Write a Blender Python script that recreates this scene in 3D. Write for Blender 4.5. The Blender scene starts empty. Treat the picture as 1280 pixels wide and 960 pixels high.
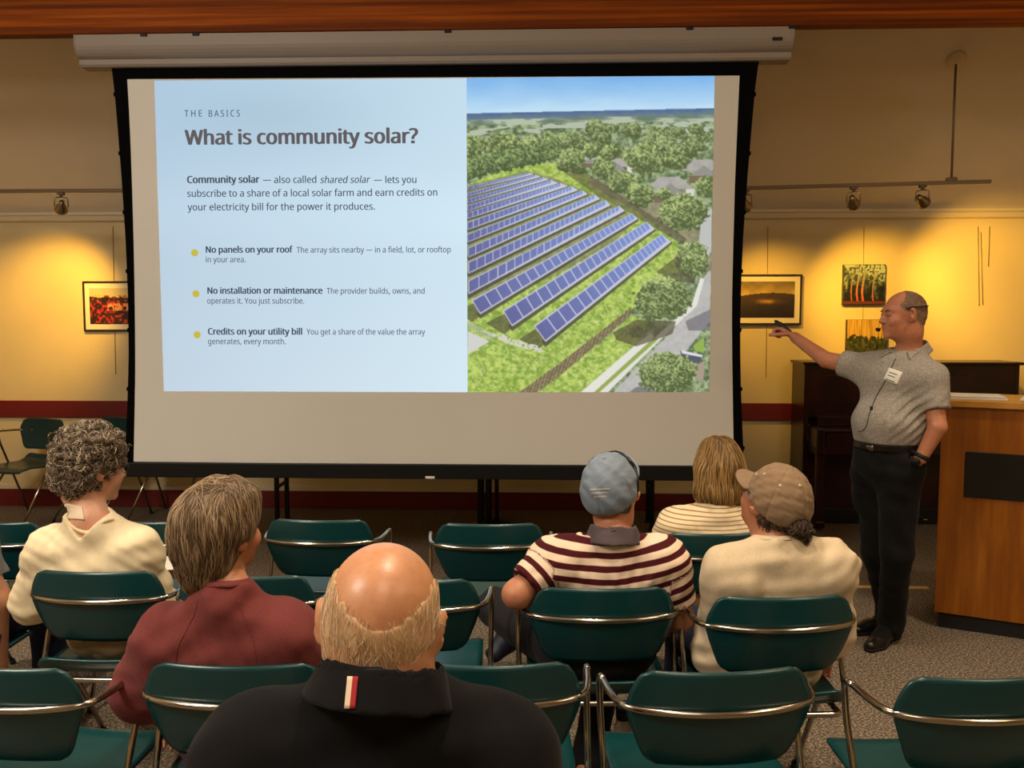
import bpy, bmesh, math, random
import numpy as np
from mathutils import Vector, Matrix
from mathutils.bvhtree import BVHTree

SC = bpy.context.scene
C = SC.collection
PI = math.pi
random.seed(7)

# ---------------------------------------------------------------- camera
FPX = 1100.0                      # focal length in pixels of a 1280 px wide frame
CAM_H = 1.62
PITCH = math.atan(85.0 / FPX)
YAW = math.radians(2.1)           # the room stands turned this much to the camera
cam = bpy.data.cameras.new('camera')
cam.sensor_fit = 'HORIZONTAL'; cam.sensor_width = 36.0
cam.lens = 36.0 * FPX / 1280.0
cam.clip_start = 0.05; cam.clip_end = 100
cam_ob = bpy.data.objects.new('camera', cam); C.objects.link(cam_ob)
cam_ob.location = (0, 0, CAM_H)
cam_ob.rotation_euler = (PI / 2 - PITCH, 0, 0)
SC.camera = cam_ob

# ---------------------------------------------------------------- world, exposure
SC.view_settings.view_transform = 'Standard'
SC.view_settings.look = 'None'
SC.view_settings.exposure = 0.0
SC.view_settings.gamma = 1.0
SC.view_settings.use_curve_mapping = False
wd = bpy.data.worlds.new('world'); SC.world = wd; wd.use_nodes = True
wd.node_tree.nodes['Background'].inputs[0].default_value = (0.9, 0.75, 0.6, 1)
wd.node_tree.nodes['Background'].inputs[1].default_value = 0.02
SC.cycles.max_bounces = 8
SC.cycles.sample_clamp_indirect = 4.0
try:
    SC.cycles.use_denoising = True
except Exception:
    pass

def ray(px, py):
    a = (px - 640.0) / FPX; v = (py - 480.0) / FPX
    return Vector((a, math.cos(PITCH) - v * math.sin(PITCH), -math.sin(PITCH) - v * math.cos(PITCH)))
def P(px, py, Y):                 # the point seen at a photo position, at distance Y ahead of the camera
    d = ray(px, py); t = Y / d.y
    return Vector((d.x * t, Y, CAM_H + d.z * t))
def G(px, py, z=0.0):             # the same, on the horizontal plane at height z
    d = ray(px, py); t = (z - CAM_H) / d.z
    return Vector((d.x * t, d.y * t, z))
EX = Vector((math.cos(YAW), -math.sin(YAW), 0)); EY = Vector((math.sin(YAW), math.cos(YAW), 0))
def S(px, py, v):                 # the same, on the room plane at depth v; returns (u, z) in the room's own axes
    d = ray(px, py); t = v / d.dot(EY)
    q = d * t
    return q.dot(EX), CAM_H + q.z
def RW(u, v, z):
    return EX * u + EY * v + Vector((0, 0, z))

# ---------------------------------------------------------------- ceiling downlights (over the audience, out of the frame), then added fill lamps
def downlight(name, loc, energy, color, size=84):
    l = bpy.data.lights.new(name, 'SPOT'); l.energy = energy; l.color = color; l.spot_size = math.radians(size); l.spot_blend = 1.0; l.shadow_soft_size = 0.14
    o = bpy.data.objects.new(name, l); C.objects.link(o); o.location = loc
    return o
WARM = (1.0, 0.82, 0.60)
for (u, v, e) in ((-2.3, 3.0, 250), (0.2, 3.0, 220), (2.5, 3.2, 215), (-2.4, 1.7, 140), (0.2, 1.8, 220), (2.6, 1.7, 150)):
    downlight('ceiling_downlight', RW(u, v, 4.1), e, WARM)
def panel(name, loc, size, energy, color):  # soft disc lamp added to lift the ambient light, no real fixture
    l = bpy.data.lights.new(name, 'AREA'); l.shape = 'DISK'; l.size = size; l.energy = energy; l.color = color
    o = bpy.data.objects.new(name, l); C.objects.link(o); o.location = loc
    o.rotation_euler = (math.radians(25), 0, 0)
    return o
panel('ambient_fill', RW(-3.2, 0.2, 4.1), 1.2, 95, (1.0, 0.94, 0.85))
panel('ambient_fill', RW(0.4, -0.6, 4.1), 1.2, 30, (1.0, 0.86, 0.68))
panel('ambient_fill', RW(3.2, 0.2, 4.1), 1.2, 28, (1.0, 0.80, 0.55))
for (u, v, e, c_) in ((-2.8, 0.6, 75, (1.0, 0.88, 0.72)), (2.9, 0.8, 22, (1.0, 0.72, 0.42))):  # bare point lamps added to brighten the sloped ceiling and beam
    l = bpy.data.lights.new('ceiling_fill', 'POINT'); l.energy = e; l.color = c_; l.shadow_soft_size = 0.25
    o = bpy.data.objects.new('ceiling_fill', l); C.objects.link(o); o.location = RW(u, v, 3.2)

# ---------------------------------------------------------------- materials
def s2l(c):
    c = c / 255.0
    return c / 12.92 if c <= 0.04045 else ((c + 0.055) / 1.055) ** 2.4
def rgb(r, g, b):
    return (s2l(r), s2l(g), s2l(b), 1.0)
class NT:
    def __init__(s, name):
        s.m = bpy.data.materials.new(name); s.m.use_nodes = True
        s.t = s.m.node_tree; s.n = s.t.nodes; s.b = s.n['Principled BSDF']; s.out = s.n['Material Output']
    def new(s, typ, **kw):
        x = s.n.new(typ)
        for k, v in kw.items():
            if k in x.inputs: x.inputs[k].default_value = v
            else: setattr(x, k, v)
        return x
    def ln(s, a, b): s.t.links.new(a, b)
    def coord(s, scale=(1, 1, 1), kind='Object'):
        tc = s.new('ShaderNodeTexCoord'); mp = s.new('ShaderNodeMapping'); mp.inputs['Scale'].default_value = scale
        s.ln(tc.outputs[kind], mp.inputs[0]); return mp.outputs[0]
    def noise(s, co, scale, detail=3.0, rough=0.55):
        x = s.new('ShaderNodeTexNoise'); x.inputs['Scale'].default_value = scale
        x.inputs['Detail'].default_value = detail; x.inputs['Roughness'].default_value = rough
        s.ln(co, x.inputs['Vector']); return x.outputs['Fac']
    def ramp(s, fac, stops):
        x = s.new('ShaderNodeValToRGB'); e = x.color_ramp.elements
        while len(e) < len(stops): e.new(0.5)
        for i, (p, c) in enumerate(stops):
            e[i].position = p; e[i].color = c
        s.ln(fac, x.inputs[0]); return x.outputs[0]
    def bump(s, fac, strength, dist=0.01):
        x = s.new('ShaderNodeBump'); x.inputs['Strength'].default_value = strength; x.inputs['Distance'].default_value = dist
        s.ln(fac, x.inputs['Height']); s.ln(x.outputs[0], s.b.inputs['Normal'])
    def base(s, sock): s.ln(sock, s.b.inputs['Base Color'])
def mat(name, col, rough=0.6, metal=0.0, var=0.0, vscale=8.0, bump=0.0, bscale=60.0, stretch=(1, 1, 1), spec=0.5, sss=0.0):
    t = NT(name); b = t.b
    b.inputs['Base Color'].default_value = col; b.inputs['Roughness'].default_value = rough; b.inputs['Metallic'].default_value = metal
    b.inputs['Specular IOR Level'].default_value = spec
    if sss:
        b.inputs['Subsurface Weight'].default_value = sss; b.inputs['Subsurface Radius'].default_value = (0.012, 0.004, 0.002)
    if var or bump: co = t.coord(stretch)
    if var:
        f = t.noise(co, vscale)
        lo = tuple(max(0, c * (1 - var)) for c in col[:3]) + (1,); hi = tuple(min(1, c * (1 + var)) for c in col[:3]) + (1,)
        t.base(t.ramp(f, [(0.3, lo), (0.7, hi)]))
    if bump: t.bump(t.noise(co, bscale, 2), bump, 0.004)
    return t.m
def wood(name, dark, mid, light, stretch, scale, rough=0.4, bump=0.05):
    t = NT(name); co = t.coord(stretch)
    f = t.noise(co, scale, 6, 0.6)
    t.base(t.ramp(f, [(0.25, dark), (0.5, mid), (0.75, light)])); t.b.inputs['Roughness'].default_value = rough
    if bump: t.bump(f, bump, 0.003)
    return t.m
def attr_mat(name, emit=0.0, rough=0.6):   # colours come from the mesh's own colour attribute
    t = NT(name); a = t.new('ShaderNodeAttribute'); a.attribute_name = 'col'
    if emit:
        e = t.new('ShaderNodeEmission'); e.inputs['Strength'].default_value = emit
        t.ln(a.outputs['Color'], e.inputs['Color']); t.ln(e.outputs[0], t.out.inputs['Surface'])
    else:
        t.base(a.outputs['Color']); t.b.inputs['Roughness'].default_value = rough
    return t.m
def emit_mat(name, col, strength=1.0):
    t = NT(name); e = t.new('ShaderNodeEmission'); e.inputs['Color'].default_value = col; e.inputs['Strength'].default_value = strength
    t.ln(e.outputs[0], t.out.inputs['Surface']); return t.m

M = {}
M['wall'] = mat('wall_paint', rgb(222, 202, 156), 0.85, var=0.03, vscale=3, bump=0.03, bscale=220)
M['ceiling'] = mat('ceiling_paint', rgb(232, 220, 200), 0.9, var=0.03, vscale=2)
M['trim'] = mat('cream_trim', rgb(224, 208, 176), 0.6)
M['red'] = mat('red_band', rgb(108, 14, 10), 0.55, var=0.06, vscale=10)
M['chrome'] = mat('chrome_tube', rgb(176, 166, 154), 0.14, 1.0)
M['black'] = mat('black_cloth', rgb(5, 5, 5), 0.95, spec=0.1)
M['blackmetal'] = mat('black_metal', rgb(10, 10, 10), 0.5, spec=0.3)
M['casing'] = mat('white_casing', rgb(142, 130, 120), 0.5)
M['rubber'] = mat('black_rubber', rgb(14, 14, 14), 0.7)
M['steel'] = mat('brushed_steel', rgb(150, 140, 125), 0.3, 1.0)
M['paper'] = mat('white_paper', rgb(235, 232, 222), 0.7)

# ---------------------------------------------------------------- object helpers
def link(name, me, m=None, parent=None):
    o = bpy.data.objects.new(name, me); C.objects.link(o)
    if m is not None:
        for x in (m if isinstance(m, (list, tuple)) else [m]): me.materials.append(x)
    if parent is not None: o.parent = parent
    return o
def obj(name, bm, m=None, parent=None, smooth=False):
    me = bpy.data.meshes.new(name); bm.normal_update(); bm.to_mesh(me); bm.free()
    if smooth:
        me.polygons.foreach_set('use_smooth', [True] * len(me.polygons))
    return link(name, me, m, parent)
def tag(o, label, cat=None, group=None):
    o['label'] = label
    if cat: o['category'] = cat
    if group: o['group'] = group
    return o
def thing(name, label, cat, loc=(0, 0, 0), rotz=0.0, group=None):
    o = bpy.data.objects.new(name, None); C.objects.link(o); o.empty_display_size = 0.1
    o.location = loc; o.rotation_euler = (0, 0, rotz)
    return tag(o, label, cat, group)
def struct(name, bm, m, rot=True):
    o = obj(name, bm, m); o['kind'] = 'structure'
    if rot: o.rotation_euler = (0, 0, -YAW)
    return o
def box(bm, x0, x1, y0, y1, z0, z1, bev=0.0, seg=2):
    vs = [bm.verts.new(c) for c in ((x0, y0, z0), (x1, y0, z0), (x1, y1, z0), (x0, y1, z0), (x0, y0, z1), (x1, y0, z1), (x1, y1, z1), (x0, y1, z1))]
    fs = [bm.faces.new([vs[i] for i in q]) for q in ((3, 2, 1, 0), (4, 5, 6, 7), (0, 1, 5, 4), (1, 2, 6, 5), (2, 3, 7, 6), (3, 0, 4, 7))]
    if bev:
        es = list({e for f in fs for e in f.edges})
        bmesh.ops.bevel(bm, geom=es, offset=bev, segments=seg, affect='EDGES', profile=0.5)
    return bm
def boxm(*a, **k): return box(bmesh.new(), *a, **k)
def catmull(pts, n=6):
    pts = [Vector(p) for p in pts]; out = []
    for i in range(len(pts) - 1):
        p0 = pts[max(i - 1, 0)]; p1 = pts[i]; p2 = pts[i + 1]; p3 = pts[min(i + 2, len(pts) - 1)]
        for k in range(n):
            t = k / n
            out.append(0.5 * ((2 * p1) + (p2 - p0) * t + (2 * p0 - 5 * p1 + 4 * p2 - p3) * t * t + (3 * p1 - p0 - 3 * p2 + p3) * t ** 3))
    out.append(pts[-1]); return out
def fillet(pts, r, n=6):          # a polyline with its corners rounded
    pts = [Vector(p) for p in pts]; out = [pts[0]]
    for i in range(1, len(pts) - 1):
        a, b, c = pts[i - 1], pts[i], pts[i + 1]
        d = min(r, (a - b).length * 0.48, (c - b).length * 0.48)
        p = b + (a - b).normalized() * d; q = b + (c - b).normalized() * d
        for k in range(n + 1):
            t = k / n; out.append((1 - t) ** 2 * p + 2 * t * (1 - t) * b + t * t * q)
    out.append(pts[-1]); return out
def tube(bm, pts, r, n=10, cap=True):
    pts = [Vector(p) for p in pts]; rr = r if isinstance(r, (list, tuple)) else [r] * len(pts)
    rings = []; ref = None
    for i, p in enumerate(pts):
        t = (pts[min(i + 1, len(pts) - 1)] - pts[max(i - 1, 0)]).normalized()
        if ref is None:
            ref = Vector((0, 0, 1)) if abs(t.z) < 0.9 else Vector((1, 0, 0))
        a = (ref - t * ref.dot(t)).normalized(); b = t.cross(a); ref = a
        rings.append([bm.verts.new(p + (a * math.cos(2 * PI * k / n) + b * math.sin(2 * PI * k / n)) * rr[i]) for k in range(n)])
    for i in range(len(rings) - 1):
        for k in range(n):
            f = bm.faces.new((rings[i][k], rings[i][(k + 1) % n], rings[i + 1][(k + 1) % n], rings[i + 1][k])); f.smooth = True
    if cap:
        bm.faces.new(list(reversed(rings[0]))); bm.faces.new(rings[-1])
    return bm
def tubem(*a, **k): return tube(bmesh.new(), *a, **k)
def lathe(bm, prof, n=24, c=(0, 0, 0), axis=Vector((0, 0, 1)), up=None):
    axis = Vector(axis).normalized(); c = Vector(c)
    ref = Vector((1, 0, 0)) if abs(axis.x) < 0.9 else Vector((0, 1, 0))
    a = (ref - axis * ref.dot(axis)).normalized(); b = axis.cross(a)
    rings = []
    for r, h in prof:
        if r < 1e-6: rings.append([bm.verts.new(c + axis * h)])
        else: rings.append([bm.verts.new(c + axis * h + (a * math.cos(2 * PI * k / n) + b * math.sin(2 * PI * k / n)) * r) for k in range(n)])
    for i in range(len(rings) - 1):
        r0, r1 = rings[i], rings[i + 1]
        for k in range(n):
            k2 = (k + 1) % n
            if len(r0) == 1 and len(r1) == 1: continue
            if len(r0) == 1: f = bm.faces.new((r0[0], r1[k2], r1[k]))
            elif len(r1) == 1: f = bm.faces.new((r0[k], r0[k2], r1[0]))
            else: f = bm.faces.new((r0[k], r0[k2], r1[k2], r1[k]))
            f.smooth = True
    return bm
def extrude_profile(bm, prof, x0, x1):   # a closed (y, z) outline drawn along x
    a = [bm.verts.new((x0, y, z)) for y, z in prof]; b = [bm.verts.new((x1, y, z)) for y, z in prof]
    n = len(prof)
    for i in range(n): bm.faces.new((a[i], a[(i + 1) % n], b[(i + 1) % n], b[i]))
    bm.faces.new(list(reversed(a))); bm.faces.new(b)
    bmesh.ops.recalc_face_normals(bm, faces=bm.faces[:])
    return bm
def shell(fn, nu, nv, th):        # a closed shell: fn(i/nu, j/nv) gives the front face, th its thickness
    bm = bmesh.new(); F = [[None] * (nv + 1) for _ in range(nu + 1)]; B = [[None] * (nv + 1) for _ in range(nu + 1)]
    e = 1e-3
    for i in range(nu + 1):
        for j in range(nv + 1):
            s, t = i / nu, j / nv; p = Vector(fn(s, t))
            s0, s1, t0, t1 = max(0, s - e), min(1, s + e), max(0, t - e), min(1, t + e)
            n = (Vector(fn(s1, t)) - Vector(fn(s0, t))).cross(Vector(fn(s, t1)) - Vector(fn(s, t0)))
            n = n.normalized() if n.length > 1e-12 else Vector((0, 0, 1))
            F[i][j] = bm.verts.new(p); B[i][j] = bm.verts.new(p - n * th)
    for i in range(nu):
        for j in range(nv):
            bm.faces.new((F[i][j], F[i + 1][j], F[i + 1][j + 1], F[i][j + 1]))
            bm.faces.new((B[i][j + 1], B[i + 1][j + 1], B[i + 1][j], B[i][j]))
    for i in range(nu):
        bm.faces.new((F[i + 1][0], F[i][0], B[i][0], B[i + 1][0])); bm.faces.new((F[i][nv], F[i + 1][nv], B[i + 1][nv], B[i][nv]))
    for j in range(nv):
        bm.faces.new((F[0][j], F[0][j + 1], B[0][j + 1], B[0][j])); bm.faces.new((F[nu][j + 1], F[nu][j], B[nu][j], B[nu][j + 1]))
    for f in bm.faces: f.smooth = True
    bmesh.ops.recalc_face_normals(bm, faces=bm.faces[:])
    return bm
def np_mesh(name, V, quads, m=None, parent=None, smooth=True, cols=None, attrs=None):
    me = bpy.data.meshes.new(name); V = np.asarray(V, np.float32); quads = np.asarray(quads, np.int32)
    k = quads.shape[1]
    me.vertices.add(len(V)); me.vertices.foreach_set('co', V.ravel())
    me.loops.add(quads.size); me.loops.foreach_set('vertex_index', quads.ravel())
    me.polygons.add(len(quads)); me.polygons.foreach_set('loop_start', np.arange(0, quads.size, k, dtype=np.int32))
    me.polygons.foreach_set('loop_total', np.full(len(quads), k, np.int32))
    me.polygons.foreach_set('use_smooth', np.full(len(quads), smooth, bool))
    me.update(calc_edges=True)
    if cols is not None:
        a = me.color_attributes.new('col', 'FLOAT_COLOR', 'POINT')
        a.data.foreach_set('color', np.concatenate([cols, np.ones((len(cols), 1))], 1).astype(np.float32).ravel())
    for nm, arr in (attrs or {}).items():
        a = me.attributes.new(nm, 'FLOAT', 'POINT'); a.data.foreach_set('value', np.asarray(arr, np.float32))
    return link(name, me, m, parent)
def dup(root, loc, rotz, label, group=None):
    r = root.copy(); C.objects.link(r); r.location = loc; r.rotation_euler = (0, 0, rotz); r['label'] = label
    if group: r['group'] = group
    for ch in list(root.children):
        c = ch.copy(); C.objects.link(c); c.parent = r
        for g in list(ch.children):
            d = g.copy(); C.objects.link(d); d.parent = c
    return r

# ================================================================ the room
V_WALL = 7.28
Z_EAVE = 2.47; CSL = 0.74; V_FLAT = 4.75; Z_FLAT = Z_EAVE + CSL * (V_WALL - V_FLAT)
U0, U1, VB = -5.6, 5.4, -3.2
t = NT('speckled_carpet'); co = t.coord()
f1 = t.noise(co, 95, 5, 0.85); f2 = t.noise(co, 3.0, 2)
c1 = t.ramp(f1, [(0.40, rgb(36, 29, 24)), (0.5, rgb(98, 84, 69)), (0.61, rgb(192, 174, 150))])
mx = t.new('ShaderNodeMix'); mx.data_type = 'RGBA'; mx.blend_type = 'MULTIPLY'; mx.inputs[0].default_value = 0.35
t.ln(c1, mx.inputs[6]); t.ln(t.ramp(f2, [(0.3, (0.75, 0.72, 0.7, 1)), (0.7, (1, 1, 1, 1))]), mx.inputs[7]); t.base(mx.outputs[2])
t.b.inputs['Roughness'].default_value = 0.95; t.bump(f1, 0.5, 0.006); M['carpet'] = t.m
struct('floor', boxm(U0, U1, VB, V_WALL, -0.1, 0.0), M['carpet'])
struct('wall_back', boxm(U0, U1, V_WALL, V_WALL + 0.15, -0.1, Z_EAVE + 0.05), M['wall'])
struct('wall_left', boxm(U0 - 0.15, U0, VB, V_WALL, -0.1, 5.0), M['wall'])
struct('wall_right', boxm(U1, U1 + 0.15, VB, V_WALL, -0.1, 5.0), M['wall'])
struct('wall_rear', boxm(U0, U1, VB - 0.15, VB, -0.1, 5.0), M['wall'])
bm = bmesh.new()
extrude_profile(bm, [(V_WALL + 0.15, Z_EAVE - 0.11), (V_FLAT, Z_FLAT), (VB - 0.2, Z_FLAT), (VB - 0.2, Z_FLAT + 0.12), (V_FLAT, Z_FLAT + 0.12), (V_WALL + 0.15, Z_EAVE + 0.05)], U0 - 0.15, U1 + 0.15)
struct('ceiling', bm, M['ceiling'])
# picture-rail moulding, red chair band, red baseboard with a pale cap
bm = bmesh.new(); w = V_WALL
extrude_profile(bm, [(w + 0.01, 2.475), (w - 0.055, 2.475), (w - 0.055, 2.455), (w - 0.04, 2.445), (w - 0.03, 2.41), (w - 0.012, 2.40), (w + 0.01, 2.40)], U0, U1)
struct('trim_1', bm, M['trim'])
struct('trim_2', boxm(U0, U1, w - 0.022, w + 0.01, 0.762, 0.905, bev=0.004), M['red'])
struct('baseboard_back', boxm(U0, U1, w - 0.018, w + 0.01, 0.0, 0.145, bev=0.003), M['red'])
struct('trim_3', boxm(U0, U1, w - 0.014, w + 0.01, 0.147, 0.185, bev=0.003), M['trim'])

# glulam beam across the top
t = NT('glulam_wood'); co = t.coord((0.6, 9, 26))
f1 = t.noise(co, 1.6, 6, 0.6); co2 = t.coord((0.25, 1, 30)); f2 = t.noise(co2, 1.0, 1, 0.4)
a = t.ramp(f1, [(0.25, rgb(86, 36, 2)), (0.5, rgb(128, 60, 3)), (0.75, rgb(164, 86, 8))])
b = t.ramp(f2, [(0.38, (0.62, 0.55, 0.5, 1)), (0.5, (0.9, 0.88, 0.85, 1)), (0.62, (1.25, 1.2, 1.1, 1))])
mx = t.new('ShaderNodeMix'); mx.data_type = 'RGBA'; mx.blend_type = 'MULTIPLY'; mx.inputs[0].default_value = 1.0
t.ln(a, mx.inputs[6]); t.ln(b, mx.inputs[7]); t.base(mx.outputs[2]); t.b.inputs['Roughness'].default_value = 0.65; t.b.inputs['Specular IOR Level'].default_value = 0.15
t.bump(f1, 0.08, 0.004); M['glulam'] = t.m
V_SCR = 5.22
zb = S(640, 36, 5.12)[1]
bm = boxm(U0, U1, 5.12, 5.205, zb, zb + 0.62, bev=0.006)
for k in range(1, 9):             # lamination lines
    z = zb + 0.066 * k
    box(bm, U0, U1, 5.1185, 5.121, z, z + 0.003)
struct('trim_4', bm, M['glulam'])

# pale tape line on the carpet
a = G(60, 719.5); b = G(1160, 735)
d = (b - a).normalized(); nrm = Vector((-d.y, d.x, 0))
bm = bmesh.new()
a = a - d * 0.8
vs = [a - nrm * 0.02, b - nrm * 0.02, b + nrm * 0.02, a + nrm * 0.02]
lo = [bm.verts.new((p.x, p.y, 0.0)) for p in vs]; hi = [bm.verts.new((p.x, p.y, 0.004)) for p in vs]
bm.faces.new(hi)
for i in range(4): bm.faces.new((lo[i], lo[(i + 1) % 4], hi[(i + 1) % 4], hi[i]))
o = obj('floor_tape', bm, mat('pale_tape', rgb(216, 178, 118), 0.7)); tag(o, 'long pale tan tape line running across the carpet behind the front row', 'tape')

# ================================================================ the projection screen
scr = thing('projection_screen', 'large pull-down projection screen in black border showing a slide about community solar', 'screen', RW(0, V_SCR, 0), -YAW)
def SS(px, py, dv=0.0):           # photo position to the screen's own (x, y, z)
    u, z = S(px, py, V_SCR + dv); return Vector((u, dv, z))
def lerp(a, b, t): return a + (b - a) * t
def interp(tab, y):
    for (x0, y0), (x1, y1) in zip(tab, tab[1:]):
        if y <= y1: return x0 + (x1 - x0) * (y - y0) / (y1 - y0)
    return tab[-1][0]
OL = [(139.5, 83), (143.5, 118), (148, 170), (152.5, 230), (157, 300), (160, 370), (161, 440), (159.5, 500), (157, 560), (156, 585)]
OR = [(949, 73), (944, 110), (939.5, 160), (934.5, 220), (929.5, 285), (926.5, 350), (925, 420), (926, 480), (928, 540), (931, 592)]
IL = [(159, 99), (162, 150), (165, 230), (167.5, 320), (169, 420), (169, 470), (168, 530), (167, 577)]
IR = [(924.5, 94.5), (922, 150), (919, 220), (917, 290), (915, 370), (915, 430), (916, 500), (917.5, 584)]
N = 14; NXS = 24
def side(tab, k): y = lerp(tab[0][1], tab[-1][1], k / N); return interp(tab, y), y
bm = bmesh.new()
ol = [SS(*side(OL, k)) for k in range(N + 1)]; orr = [SS(*side(OR, k)) for k in range(N + 1)]
il = [SS(*side(IL, k)) for k in range(N + 1)]; ir = [SS(*side(IR, k)) for k in range(N + 1)]
grid = [[bm.verts.new(lerp(il[k], ir[k], j / NXS)) for j in range(NXS + 1)] for k in range(N + 1)]
for k in range(N):
    for j in range(NXS): bm.faces.new((grid[k][j], grid[k + 1][j], grid[k + 1][j + 1], grid[k][j + 1]))
bm.normal_update()
fab = obj('screen_fabric', bm, mat('screen_fabric', rgb(224, 222, 216), 0.9, var=0.02, vscale=2), scr)
bm = bmesh.new()
off = Vector((0, -0.001, 0)); back = Vector((0, 0.004, 0))
loop_o = ol + list(reversed(orr)); loop_i = il + list(reversed(ir))
vo = [bm.verts.new(p + off) for p in loop_o]; vi = [bm.verts.new(p + off) for p in loop_i]
vb = [bm.verts.new(p + back) for p in loop_o]; vc = [bm.verts.new(p + back) for p in loop_i]
n = len(vo)
for i in range(n):
    j = (i + 1) % n
    bm.faces.new((vo[i], vo[j], vi[j], vi[i])); bm.faces.new((vb[j], vb[i], vc[i], vc[j]))
    bm.faces.new((vo[j], vo[i], vb[i], vb[j])); bm.faces.new((vi[i], vi[j], vc[j], vc[i]))
bmesh.ops.recalc_face_normals(bm, faces=bm.faces[:])
bord = obj('screen_border', bm, M['black'], scr); bord['label'] = 'black cloth border'
for tab, sg in ((OL, -1), (OR, 1)):     # the small tension-cord tabs down both edges
    for k in range(7):
        y = lerp(118, 560, k / 6); p = SS(interp(tab, y), y)
        obj('tension_tab', boxm(p.x - 0.008, p.x + 0.008, -0.004, 0.006, p.z - 0.012, p.z + 0.012, bev=0.004), M['black'], bord)
a = SS(158, 577); b = SS(930, 598)
bar = obj('bottom_bar', boxm(a.x, b.x, -0.018, 0.02, SS(640, 599)[2], SS(640, 580.5)[2], bev=0.006), M['blackmetal'], scr)
p = SS(538, 596)
obj('badge', boxm(p.x - 0.028, p.x + 0.028, -0.0205, -0.017, p.z - 0.007, p.z + 0.007), M['paper'], bar)
# casing
u0 = S(96, 60, 5.14)[0]; u1 = S(990, 60, 5.14)[0]
zt = zb - 0.004; z0 = S(640, 75.5, 5.14)[1]
hh = zt - z0
prof = [(-0.10, zt), (-0.10, zt - 0.25 * hh)] + [(-0.10 + 0.06 * (1 - math.cos(q)), zt - 0.25 * hh - 0.50 * hh * math.sin(q)) for q in [k * PI / 12 for k in range(1, 6)]] + [(-0.045, zt - 0.76 * hh), (-0.045, z0 + 0.012), (-0.035, z0), (0.06, z0), (0.09, z0 + 0.3 * hh), (0.09, zt)]
bm = bmesh.new(); extrude_profile(bm, prof, u0, u1)
cas = obj('casing', bm, M['casing'], scr); cas['label'] = 'white roller casing'
for uu in (u0, u1):               # end caps and their screws
    s_ = 1 if uu == u1 else -1
    bm = bmesh.new(); extrude_profile(bm, [(y * 1.03, z) for y, z in prof], uu if s_ > 0 else uu - 0.006, uu + 0.006 if s_ > 0 else uu)
    obj('end_cap', bm, M['casing'], cas)
p = S(972, 48, 5.115)
obj('slot', boxm(p[0] - 0.028, p[0] + 0.028, -0.104, -0.098, p[1] - 0.009, p[1] + 0.009, bev=0.003), M['blackmetal'], cas)
for px in (180, 245, 560, 862, 990):
    p = S(px, 47, 5.12)[0]
    obj('bracket', boxm(p - 0.02, p + 0.02, -0.108, -0.05, zt - 0.014, zt + 0.002, bev=0.003), M['blackmetal'], cas)

# ---------------------------------------------------------------- the slide
EMIT = 1.0
def bil(q, s, t):
    return lerp(lerp(q[0], q[1], s), lerp(q[3], q[2], s), t)
QL = [SS(193, 101), SS(583.2, 97.6), SS(584.6, 490.3), SS(205, 489)]
QR = [SS(583.2, 97.6), SS(893.2, 94.8), SS(886.3, 490), SS(584.6, 490.3)]
def to_lin(A):
    A = np.clip(np.asarray(A, np.float64) / 255.0, 0, 1)
    return np.where(A <= 0.04045, A / 12.92, ((A + 0.055) / 1.055) ** 2.4)
def grid_mesh(name, q, nx, ny, cols, m, parent, dy):
    s = np.linspace(0, 1, nx); t_ = np.linspace(0, 1, ny); T, Sg = np.meshgrid(t_, s, indexing='ij')
    Q = [np.array(p) for p in q]
    V = (Q[0] * ((1 - Sg) * (1 - T))[..., None] + Q[1] * (Sg * (1 - T))[..., None] + Q[2] * (Sg * T)[..., None] + Q[3] * ((1 - Sg) * T)[..., None]).reshape(-1, 3)
    V[:, 1] += dy
    I = np.arange(nx * ny).reshape(ny, nx)
    F = np.stack([I[:-1, :-1], I[1:, :-1], I[1:, 1:], I[:-1, 1:]], -1).reshape(-1, 4)
    return np_mesh(name, V, F, m, parent, True, to_lin(cols.reshape(-1, 3)))
ny, nx = 60, 50
T, Sg = np.meshgrid(np.linspace(0, 1, ny), np.linspace(0, 1, nx), indexing='ij')
cA = np.array([176, 203, 224.]); cB = np.array([196, 221, 237.]); cC = np.array([196, 213, 227.]); cD = np.array([214, 234, 244.])
pan = ((1 - Sg) * (1 - T))[..., None] * cA + (Sg * (1 - T))[..., None] * cB + ((1 - Sg) * T)[..., None] * cC + (Sg * T)[..., None] * cD
pan = pan + 6 * np.exp(-((T - 0.42) / 0.12) ** 2)[..., None] - 10 * (np.exp(-((T - 0.12) / 0.1) ** 2) * np.exp(-((Sg - 0.4) / 0.3) ** 2))[..., None]
slide = grid_mesh('projected_slide', QL, nx, ny, pan, attr_mat('slide_light', EMIT), scr, -0.0015)
slide['label'] = 'pale blue projected slide'

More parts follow.
